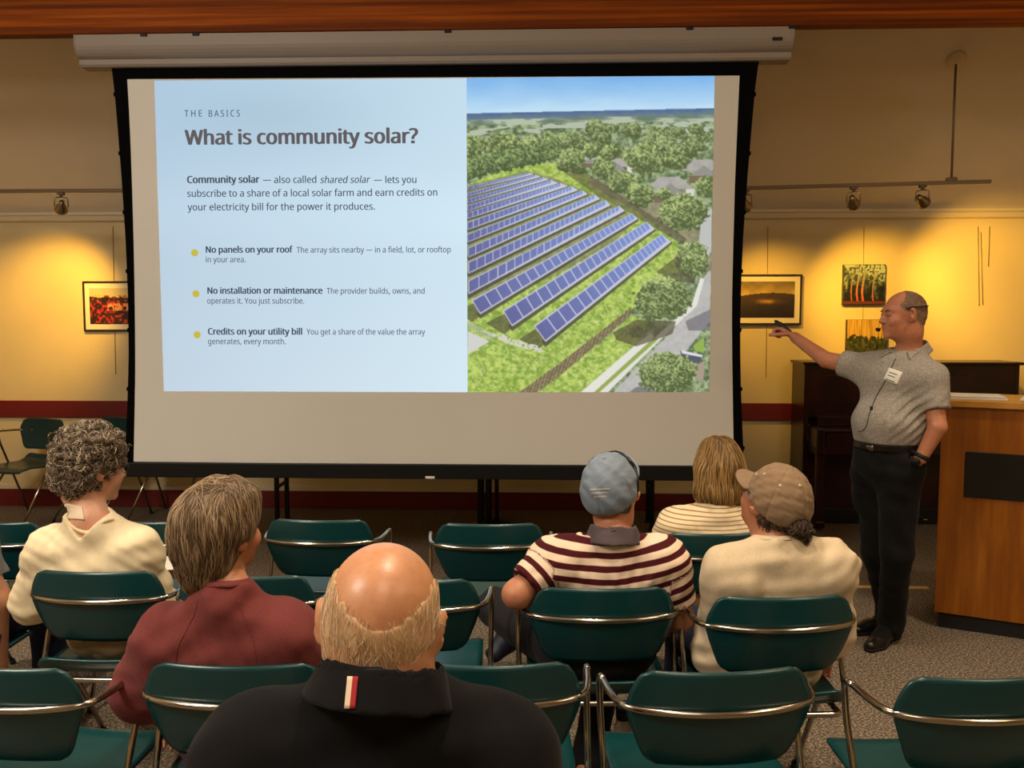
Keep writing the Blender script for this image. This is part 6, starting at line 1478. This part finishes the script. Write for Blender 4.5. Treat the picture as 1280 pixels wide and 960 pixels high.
# body
pts = A3([J['hc'], *J['sh'], *J['el'], *J['wr'], *J['hip'], *J['an']]); lo = pts.min(0) - 0.24; hi = pts.max(0) + 0.24; lo[2] = -0.004
p.lo, p.hi = lo, hi
def trunk(F, inf=0.0):
    up = unit(J['nb'] - J['waist']); k = 0.07
    F.ell(J['chest'], A3((0.168, 0.118, 0.175)) + inf, k); F.ell(J['waist'] + A3((0, 0.020, 0)), A3((0.158, 0.135, 0.125)) + inf, k); F.ell(J['pelvis'], A3((0.160, 0.125, 0.105)) + inf, k)
    mid = (J['sh'][0] + J['sh'][1]) / 2
    for s in J['sh']:
        F.cap(mid + (s - mid) * 0.3 - A3((0, 0, 0.03)), s + (mid - s) * 0.08 - A3((0, 0, 0.008)), 0.075 + inf, 0.060 + inf, 0.06)
        F.cap(J['nb'] - A3((0, 0, 0.025)), s + (mid - s) * 0.25 + A3((0, 0, 0.0)), 0.050 + inf, 0.048 + inf, 0.05)
F = Field(lo, hi, 0.0038); trunk(F)
for i in (0, 1): arm(F, J, i, 0, 2.0, 0.008)
for i in (0, 1):
    F.cap(J['hip'][i], J['kn'][i], 0.080, 0.055, 0.04); F.cap(J['kn'][i], J['an'][i], 0.054, 0.038, 0.02); t = J['toe'][i]; F.cap(J['an'][i], J['an'][i] + (t - J['an'][i]) * 0.5, 0.036, 0.03, 0.02)
hand(F, J['wr'][0], D((-0.42, 0.42, -1.0)), D((-0.5, 0.8, 0)), False, 0.2, 0.86, 0.0, 1.0)          # the hand slipped into the pocket
hd = unit(J['wr'][1] - J['el'][1]) * 1.0; hd = unit(hd + D((-0.35, 0.1, 0.10)))
hand(F, J['wr'][1], hd, D((0.1, -0.45, -1.0)), True, 1.25, 1.0, 0.0, 0.8)                             # the hand closed round the clicker
H = Head(J['hc'], J['hR'], J['hk']); H.build(F, J['nb'], True, True, 0.056); p.H = H
H.ell(F, (0, 0.015, -0.10), (0.040, 0.035, 0.018), 0.03)                                             # fuller throat under the chin
o, V, Q = field_obj('body', F, skin_mat('speaker_skin', rgb(192, 130, 98), 0.12, 0.42, 0.1), p.root, 1); o['label'] = 'bare skin'; p.V, p.Q = V, Q
# shirt
F = Field(lo, hi, 0.0045)
arm(F, J, 0, 0.024, 0.66, 0.045); arm(F, J, 1, 0.022, 0.60, 0.045)
for i, f_ in ((0, 0.66), (1, 0.60)):
    s_, e_ = J['sh'][i], J['el'][i]; flat_cut(F, s_ + (e_ - s_) * f_, e_ - s_, 0.11)
trunk(F, 0.014)
# belly bulges a little over the belt, folds run to the hanging arm
F.ell(J['waist'] + A3((0, 0.042, -0.005)), (0.152, 0.120, 0.10), 0.06)
w = waves(91, 6, 0.11, 0.004); ax_ = J['sh'][0] + D((0, 0, -0.10))
fd = unit(D((-0.8, -0.2, -0.75))); fn_ = unit(np.cross(fd, D((0, -1, 0))))
def folds(x, y, z):
    q = np.stack([x, y, z], -1) - ax_; r_ = np.linalg.norm(q - D((-0.06, 0, -0.07)), axis=1)
    return w(x, y, z) - 0.0075 * np.exp(-(r_ / 0.11) ** 2) * np.sin((q @ fn_) * 2 * PI / 0.036 + 3 * r_)
F.displace(folds)
up = unit(J['hc'] - J['nb'] + A3((0, -0.02, 0)))
flat_cut(F, J['nb'] - up * 0.002 + A3((0, 0.012, 0)), up, 0.078)
zb_ = W(1110, 553, 0)[2]
F.keep(lambda X, Y, Z: (zb_ + 0.006) - Z + 0 * X + 0 * Y, 0.006)
t = NT('grey_print_knit'); co = t.coord(); f1 = t.noise(co, 120, 3, 0.6)
vo_ = t.new('ShaderNodeTexVoronoi'); vo_.inputs['Scale'].default_value = 95; t.ln(co, vo_.inputs['Vector'])
a = t.ramp(f1, [(0.3, rgb(146, 138, 128)), (0.7, rgb(178, 170, 160))])
mx = t.new('ShaderNodeMix'); mx.data_type = 'RGBA'; mx.blend_type = 'MULTIPLY'; mx.inputs[0].default_value = 0.6
t.ln(a, mx.inputs[6]); t.ln(t.ramp(vo_.outputs['Distance'], [(0.2, (1.12, 1.12, 1.12, 1)), (0.45, (0.82, 0.82, 0.83, 1))]), mx.inputs[7]); t.base(mx.outputs[2])
t.b.inputs['Roughness'].default_value = 0.9; t.b.inputs['Specular IOR Level'].default_value = 0.2; M['polo_grey'] = t.m
o, SV, SQ = field_obj('shirt', F, M['polo_grey'], p.root, 2, None, 'grey patterned polo shirt'); bs = bvh_of(SV, SQ)
co_, CV, CQ = collar(p, J, M['polo_grey'], 0.094, 0.078, 0.050, 0.026, label='grey collar', up=unit(up + A3((0, 0.10, 0))))
for sx in (-1, 1):                  # collar points lying on the chest
    a = J['nb'] + A3((sx * 0.020, 0.088, -0.022)); b = J['nb'] + A3((sx * 0.075, 0.055, 0.0)); c_ = J['nb'] + A3((sx * 0.062, 0.105, -0.072))
    hits = [bs.find_nearest(Vector(q)) for q in (a, b, c_)]
    n_ = 8; bm = bmesh.new(); A_, B_, C_ = [h[0] + h[1] * 0.006 for h in hits]
    fr = {}
    for i in range(n_ + 1):
        for j in range(n_ + 1 - i):
            q = A_ + (B_ - A_) * (i / n_) + (C_ - A_) * (j / n_); h = bs.find_nearest(q); fr[i, j] = (bm.verts.new(h[0] + h[1] * 0.006), bm.verts.new(h[0] + h[1] * 0.001))
    for i in range(n_):
        for j in range(n_ - i):
            for k in (0, 1):
                bm.faces.new((fr[i, j][k], fr[i + 1, j][k], fr[i, j + 1][k]))
                if j < n_ - i - 1: bm.faces.new((fr[i + 1, j][k], fr[i + 1, j + 1][k], fr[i, j + 1][k]))
    bnd = [(i, 0) for i in range(n_ + 1)] + [(n_ - j, j) for j in range(1, n_ + 1)] + [(0, n_ - j) for j in range(1, n_)]
    for q0_, q1_ in zip(bnd, bnd[1:] + bnd[:1]): bm.faces.new((fr[q0_][0], fr[q1_][0], fr[q1_][1], fr[q0_][1]))
    bmesh.ops.recalc_face_normals(bm, faces=bm.faces[:]); obj('collar_point', bm, M['polo_grey'], co_, True)
M['button'] = mat('grey_button', rgb(150, 140, 128), 0.4)
for (bx, by) in ((1104, 452), (1101, 464), (1098.5, 476)):
    h = cast(p, bs, bx, by); bm = bmesh.new(); lathe(bm, [(0, 0.003), (0.004, 0.003), (0.0055, 0.001), (0.0055, -0.001)], 14, h[0], h[1]); obj('button', bm, M['button'], o)
# hems of the sleeves
for i, f_, in ((0, 0.66), (1, 0.60)):
    s_, e_ = J['sh'][i], J['el'][i]; d = unit(e_ - s_); c_ = s_ + (e_ - s_) * (f_ - 0.035)
    u_ = unit(np.cross(d, (0, 0, 1))) if abs(d[2]) < 0.9 else unit(np.cross(d, (1, 0, 0))); v_ = np.cross(d, u_); ringp = []
    for k in range(33):
        a = 2 * PI * k / 32; h = bs.ray_cast(Vector(c_ + (u_ * math.cos(a) + v_ * math.sin(a)) * 0.13), Vector(-(u_ * math.cos(a) + v_ * math.sin(a))))
        if h[0] is not None: ringp.append(h[0])
    if len(ringp) > 20: obj('hem', tubem(ringp + [ringp[0]], 0.0018, 6), M['polo_grey'], o, True)
# trousers
F = Field(lo, hi, 0.0055); F.ell(J['pelvis'], A3((0.165, 0.132, 0.115)), 0.05); F.ell(J['pelvis'] - A3((0, 0, 0.07)), A3((0.168, 0.132, 0.10)), 0.05)
for i in (0, 1):
    F.cap(J['hip'][i] + A3((0, 0, 0.02)), J['kn'][i], 0.100, 0.076, 0.05); q = J['kn'][i] + (J['an'][i] - J['kn'][i]) * 0.92; F.cap(J['kn'][i], q, 0.074, 0.062, 0.03); F.cap(q, q - A3((0, 0, 0.04)) + unit(J['toe'][i] - J['an'][i]) * A3((0.010, 0.010, 0)), 0.062, 0.062, 0.02)
F.ell(W(1078, 612, 0.10), (0.045, 0.045, 0.09), 0.07)                                                   # the slack of the far pocket
F.cap(J['wr'][0] + D((-0.03, 0.04, -0.045)), J['wr'][0] + D((-0.06, 0.075, -0.15)), 0.040, 0.044, 0.05)     # the bulge of the pocketed hand
w = waves(95, 6, 0.10, 0.0055, (1, 1, 1.4)); F.displace(w)
q = J['wr'][0] + A3((0, 0, 0.0)); flat_cut(F, J['wr'][0] + D((-0.01, 0, -0.03)), D((0.5, -0.3, 1)), 0.055)
F.keep(lambda X, Y, Z: Z - (zb_ + 0.004) + 0 * X + 0 * Y, 0.004); F.keep(lambda X, Y, Z: 0.03 - Z + 0 * X + 0 * Y, 0.004)
tr, TV, TQ = field_obj('trousers', F, M['black_trousers'], p.root, 2, None, 'black trousers'); bt = bvh_of(TV, TQ)
# belt and buckle
F = Field(lo, hi, 0.0045); F.ell(J['pelvis'], A3((0.172, 0.139, 0.122)), 0.05); F.ell(J['waist'] + A3((0, 0.02, -0.05)), A3((0.158, 0.135, 0.10)), 0.05)
zb2 = zb_ - 0.012; F.keep(lambda X, Y, Z: np.abs(Z - zb2) - 0.018 + 0 * X + 0 * Y, 0.003)
M['belt'] = mat('black_leather', rgb(14, 12, 11), 0.35)
be, BV_, BQ = field_obj('belt', F, M['belt'], p.root, 1); be['label'] = 'black leather belt'; bb_ = bvh_of(BV_, BQ)
decal(p, bb_, 'buckle', [(1083, 556.5), (1092, 557), (1092, 565.5), (1083, 565)], M['steel'], be, 0.004, 4)['label'] = 'metal buckle'
# shoes
for i in (0, 1):
    an = J['an'][i]; F = Field(an - (0.28, 0.28, 0.09), an + (0.28, 0.28, 0.1), 0.0038); F.lo[2] = -0.004; F.ax[2] = F.lo[2] + F.h * np.arange(F.n[2], dtype=np.float32)
    shoe(F, an, J['toe'][i], 0.0, 1.12); so = field_obj('shoe', F, M['shoe_black'], p.root, 2, None, 'black leather shoe')[0]
    F2 = Field(F.lo, F.lo + F.h * (F.n - 1), 0.0038); shoe(F2, an, J['toe'][i], 0.0, 1.12); F2.d -= 0.004; F2.keep(lambda X, Y, Z: Z - 0.016 + 0 * X + 0 * Y, 0.002); F2.keep(lambda X, Y, Z: -Z + 0 * X + 0 * Y)
    field_obj('sole', F2, M['rubber'], so, 1)
for i in (0, 1):
    an, t = J['an'][i], J['toe'][i]; F = Field(an - 0.14, an + 0.2, 0.005); F.cap(an + A3((0, 0, 0.12)), an, 0.046, 0.042, 0.02); F.cap(an, an + (t - an) * 0.52, 0.042, 0.037, 0.02); F.keep(lambda X, Y, Z: 0.02 - Z + 0 * X + 0 * Y)
    field_obj('sock', F, M['black_knit'], p.root, 1)[0]['label'] = 'black sock'
# watch
wv = unit(J['wr'][0] - J['el'][0]); wc = J['wr'][0] - wv * 0.012; bd_ = bvh_of(V, Q)
u_ = unit(np.cross(wv, (1, 0, 0))); v_ = np.cross(wv, u_)
pts = []
for k in range(25):
    a = 2 * PI * k / 24; h = bd_.ray_cast(Vector(wc + (u_ * math.cos(a) + v_ * math.sin(a)) * 0.09), Vector(-(u_ * math.cos(a) + v_ * math.sin(a)))); pts.append((h[0] if h[0] is not None else Vector(wc + (u_ * math.cos(a) + v_ * math.sin(a)) * 0.035)))
bm = bmesh.new(); half = Vector(wv) * 0.010; ri = []
for q in pts[:-1]:
    n_ = (q - Vector(wc)).normalized(); ri.append([bm.verts.new(q - half + n_ * 0.001), bm.verts.new(q - half + n_ * 0.004), bm.verts.new(q + half + n_ * 0.004), bm.verts.new(q + half + n_ * 0.001)])
for k in range(24):
    for j in range(4): bm.faces.new((ri[k][j], ri[(k + 1) % 24][j], ri[(k + 1) % 24][(j + 1) % 4], ri[k][(j + 1) % 4]))
bmesh.ops.recalc_face_normals(bm, faces=bm.faces[:])
wt = obj('watch', bm, M['rubber'], p.root, True); wt['label'] = 'black wristwatch'
h = cast(p, bd_, 1145, 577); bm = bmesh.new(); lathe(bm, [(0, 0.012), (0.017, 0.0115), (0.020, 0.008), (0.020, -0.002), (0, -0.002)], 24, h[0], h[1]); obj('watch_face', bm, M['blackmetal'], wt)
# hair
F = Field(H.c - 0.18, H.c + 0.18, 0.0032)
H.ell(F, (0, -0.018, 0.035), (0.0785, 0.0985, 0.0842), 0.02); H.ell(F, (0, -0.047, -0.003), (0.0705, 0.0665, 0.064), 0.03); H.ell(F, (0, -0.052, -0.05), (0.056, 0.040, 0.045), 0.03)
H.ell(F, (0, 0.075, 0.095), (0.085, 0.085, 0.075), 0.006, op='-'); H.ell(F, (0, 0.118, -0.03), (0.11, 0.090, 0.15), 0.006, op='-')
for x in (-1, 1):
    H.ell(F, (x * 0.090, 0.0, -0.015), (0.026, 0.028, 0.040), 0.006, op='-'); H.ell(F, (x * 0.08, 0.035, -0.055), (0.03, 0.045, 0.05), 0.006, op='-')
F.displace(waves(97, 8, 0.02, 0.0012))
c0b = H.c.copy(); HR = H.R
def flb(q):
    l_ = (q - c0b) @ HR; return HR @ A3((0.0, -0.9, -0.55 + 0.2 * math.sin(l_[1] * 60)))
M['hair_sparse'] = hair_mat('sparse_grey_hair', rgb(112, 82, 60), rgb(140, 110, 84), rgb(190, 164, 136), 0.55)
hair_obj('hair', F, M['hair_sparse'], p.root, 2, [dict(flow=flb, n=2600, steps=8, ds=0.0045, rad=0.0006, seed=8, jit=0.2, lift=0.0012)], 0.4, 'short thinning grey hair')
# eyes and brows (the face looks at the screen)
for x in (-1, 1):
    bm = bmesh.new(); lathe(bm, [(0.0, 0.0115)] + [(0.0115 * math.sin(a), 0.0115 * math.cos(a)) for a in [k * PI / 10 for k in range(1, 10)]] + [(0, -0.0115)], 18, H.w((x * 0.031, 0.0785, 0.006)), H.R @ A3((0, 1.0, 0)))
    e_ = obj('eye', bm, mat('eye_white', rgb(196, 180, 168), 0.3), p.root)
    bm = bmesh.new(); lathe(bm, [(0, 0.0120), (0.0042, 0.0116), (0.0056, 0.0100)], 16, H.w((x * 0.031, 0.0785, 0.006)), H.R @ A3((0, 1.0, 0))); obj('iris', bm, mat('brown_iris', rgb(40, 26, 18), 0.2), e_)
    bm = bmesh.new(); tube(bm, catmull([H.w((x * 0.018, 0.097, 0.022)), H.w((x * 0.034, 0.094, 0.028)), H.w((x * 0.050, 0.080, 0.024))], 5), [0.002] * 3 + [0.003] * 5 + [0.0015] * 3, 6); obj('eyebrow', bm, M['hair_sparse'], p.root)
# headset microphone: band round the back, ear hooks, boom and foam
M['headset'] = mat('black_headset', rgb(10, 9, 9), 0.5)
bm = bmesh.new()
bandp = [H.w(q) for q in ((0.080, 0.050, 0.018), (0.086, 0.022, 0.026), (0.088, -0.005, 0.036), (0.086, -0.05, 0.034), (0.068, -0.095, 0.036), (0.0, -0.122, 0.040), (-0.068, -0.095, 0.036), (-0.086, -0.05, 0.034), (-0.088, -0.005, 0.036), (-0.085, 0.022, 0.026))]
tube(bm, catmull(bandp, 6), 0.0032, 8); hs = obj('headset', bm, M['headset'], p.root, True); hs['label'] = 'black headset microphone'
tube_b = bmesh.new(); tube(tube_b, catmull([H.w((0.080, 0.052, 0.018)), H.w((0.086, 0.030, 0.024)), H.w((0.086, 0.024, 0.026))], 5), [0.0062] * 8 + [0.004] * 3, 10); obj('earpiece', tube_b, M['headset'], hs, True)
bm = bmesh.new(); tube(bm, catmull([H.w((0.082, 0.030, 0.010)), H.w((0.078, 0.050, -0.030)), H.w((0.060, 0.085, -0.060)), H.w((0.040, 0.104, -0.066))], 8), 0.0016, 8); obj('boom', bm, M['headset'], hs, True)
bm = bmesh.new(); tube(bm, [H.w((0.042, 0.100, -0.066)), H.w((0.040, 0.104, -0.066)), H.w((0.030, 0.114, -0.065)), H.w((0.020, 0.122, -0.064)), H.w((0.018, 0.124, -0.0635))], [0.004, 0.0085, 0.0095, 0.0085, 0.004], 14); obj('foam', bm, M['headset'], hs, True)
cab = [cast(p, bs, x, y) for x, y in ((1120, 449), (1116, 457), (1108, 474), (1099, 490), (1094, 500), (1090, 510), (1086, 522), (1084, 531), (1079, 538), (1073.5, 539))]
obj('cable', tubem(catmull([a + b * 0.004 for a, b in cab], 5), 0.0015, 6), M['headset'], hs, True)
h = cast(p, bs, 1090, 511); bm = bmesh.new(); box(bm, -0.006, 0.006, -0.004, 0.004, -0.009, 0.009, bev=0.002); bm.transform(Matrix.Translation(h[0] + h[1] * 0.006)); obj('cable_clip', bm, M['headset'], hs)
# name badge
bg = decal(p, bs, 'name_badge', [(1111.5, 460), (1128.5, 465.8), (1121.5, 481), (1104.5, 474.3)], M['paper'], p.root, 0.005, 8); bg['label'] = 'white name badge'
M['ink'] = mat('grey_ink', rgb(90, 88, 84), 0.7)
for (x0, y0, x1, y1) in ((1112, 465, 1122, 468.5), (1110.5, 468.5, 1119, 471.5), (1108, 473.2, 1119, 477.2)):
    dx, dy = -0.35, 0.9
    decal(p, bs, 'badge_print', [(x0, y0), (x1, y1), (x1 + dx, y1 + dy), (x0 + dx, y0 + dy)], M['ink'], bg, 0.0056, 3)
# ---------------------------------------------------------------- the clicker in the hand
hw_ = J['wr'][1]; kn_ = hw_ + hd * 0.085 + D((0, -0.01, 0.020))
ck = thing('presentation_clicker', 'black presentation clicker held in the pointing hand of the speaker', 'clicker', loc + Matrix.Rotation(th, 3, 'Z') @ Vector(kn_), th)
dc = unit(hd + D((-0.2, 0.05, 0.30))); c = [Vector(dc * t) for t in (-0.055, -0.05, 0.0, 0.045, 0.055)]
obj('clicker_body', tubem(c, [0.006, 0.011, 0.012, 0.010, 0.005], 14), M['headset'], ck, True)
nn_ = unit(np.cross(np.cross(dc, (0, 0, 1)), dc)); b0 = dc * 0.02 + nn_ * 0.0105
obj('clicker_button', tubem([b0, b0 + nn_ * 0.003], 0.006, 12), M['rubber'], ck, True)
# ---------------------------------------------------------------- the sheet held by the woman in cream
q = [P(188, 697, 3.34), P(238, 700, 3.36), P(240, 713, 3.12), P(192, 715, 3.10)]
bm = bmesh.new(); cen = sum(q, Vector()) / 4; n = 8; up_ = Vector((0, 0, 1)); T = []; B = []
for j in range(n + 1):
    T.append([]); B.append([])
    for i in range(n + 1):
        s_, t_ = i / n, j / n; w = q[0].lerp(q[1], s_).lerp(q[3].lerp(q[2], s_), t_) - cen; w.z += 0.010 * math.sin(s_ * PI) + 0.004 * math.sin(t_ * 5); T[j].append(bm.verts.new(w)); B[j].append(bm.verts.new(w - up_ * 0.0008))
for j in range(n):
    for i in range(n):
        bm.faces.new((T[j][i], T[j][i + 1], T[j + 1][i + 1], T[j + 1][i])); bm.faces.new((B[j][i], B[j + 1][i], B[j + 1][i + 1], B[j][i + 1]))
bmesh.ops.recalc_face_normals(bm, faces=bm.faces[:])
o = obj('paper_sheet', bm, M['paper'], None, True); o.location = cen; tag(o, 'white sheet held in the lap of the curly-haired woman', 'paper')

# ---------------------------------------------------------------- the water bottle on the floor
p_ = G(778, 955)
wb = thing('water_bottle', 'clear water bottle with black lid on the carpet behind an empty chair', 'bottle', p_)
t = NT('clear_plastic'); t.b.inputs['Base Color'].default_value = rgb(214, 208, 196); t.b.inputs['Transmission Weight'].default_value = 0.85; t.b.inputs['Roughness'].default_value = 0.12; t.b.inputs['IOR'].default_value = 1.4
bm = bmesh.new(); lathe(bm, [(0, 0.0), (0.029, 0.0), (0.033, 0.006), (0.033, 0.05), (0.0315, 0.056), (0.033, 0.062), (0.033, 0.125), (0.030, 0.150), (0.022, 0.168), (0.020, 0.172), (0, 0.172)], 28); obj('bottle_body', bm, t.m, wb)
bm = bmesh.new(); lathe(bm, [(0, 0.170), (0.025, 0.170), (0.026, 0.176), (0.026, 0.200), (0.022, 0.206), (0, 0.207)], 28); ld = obj('lid', bm, M['rubber'], wb)
obj('lid_loop', tubem([(0.024 * math.cos(a), 0, 0.205 + 0.020 * math.sin(a)) for a in [k * PI / 12 for k in range(13)]], 0.004, 8), M['rubber'], ld, True)
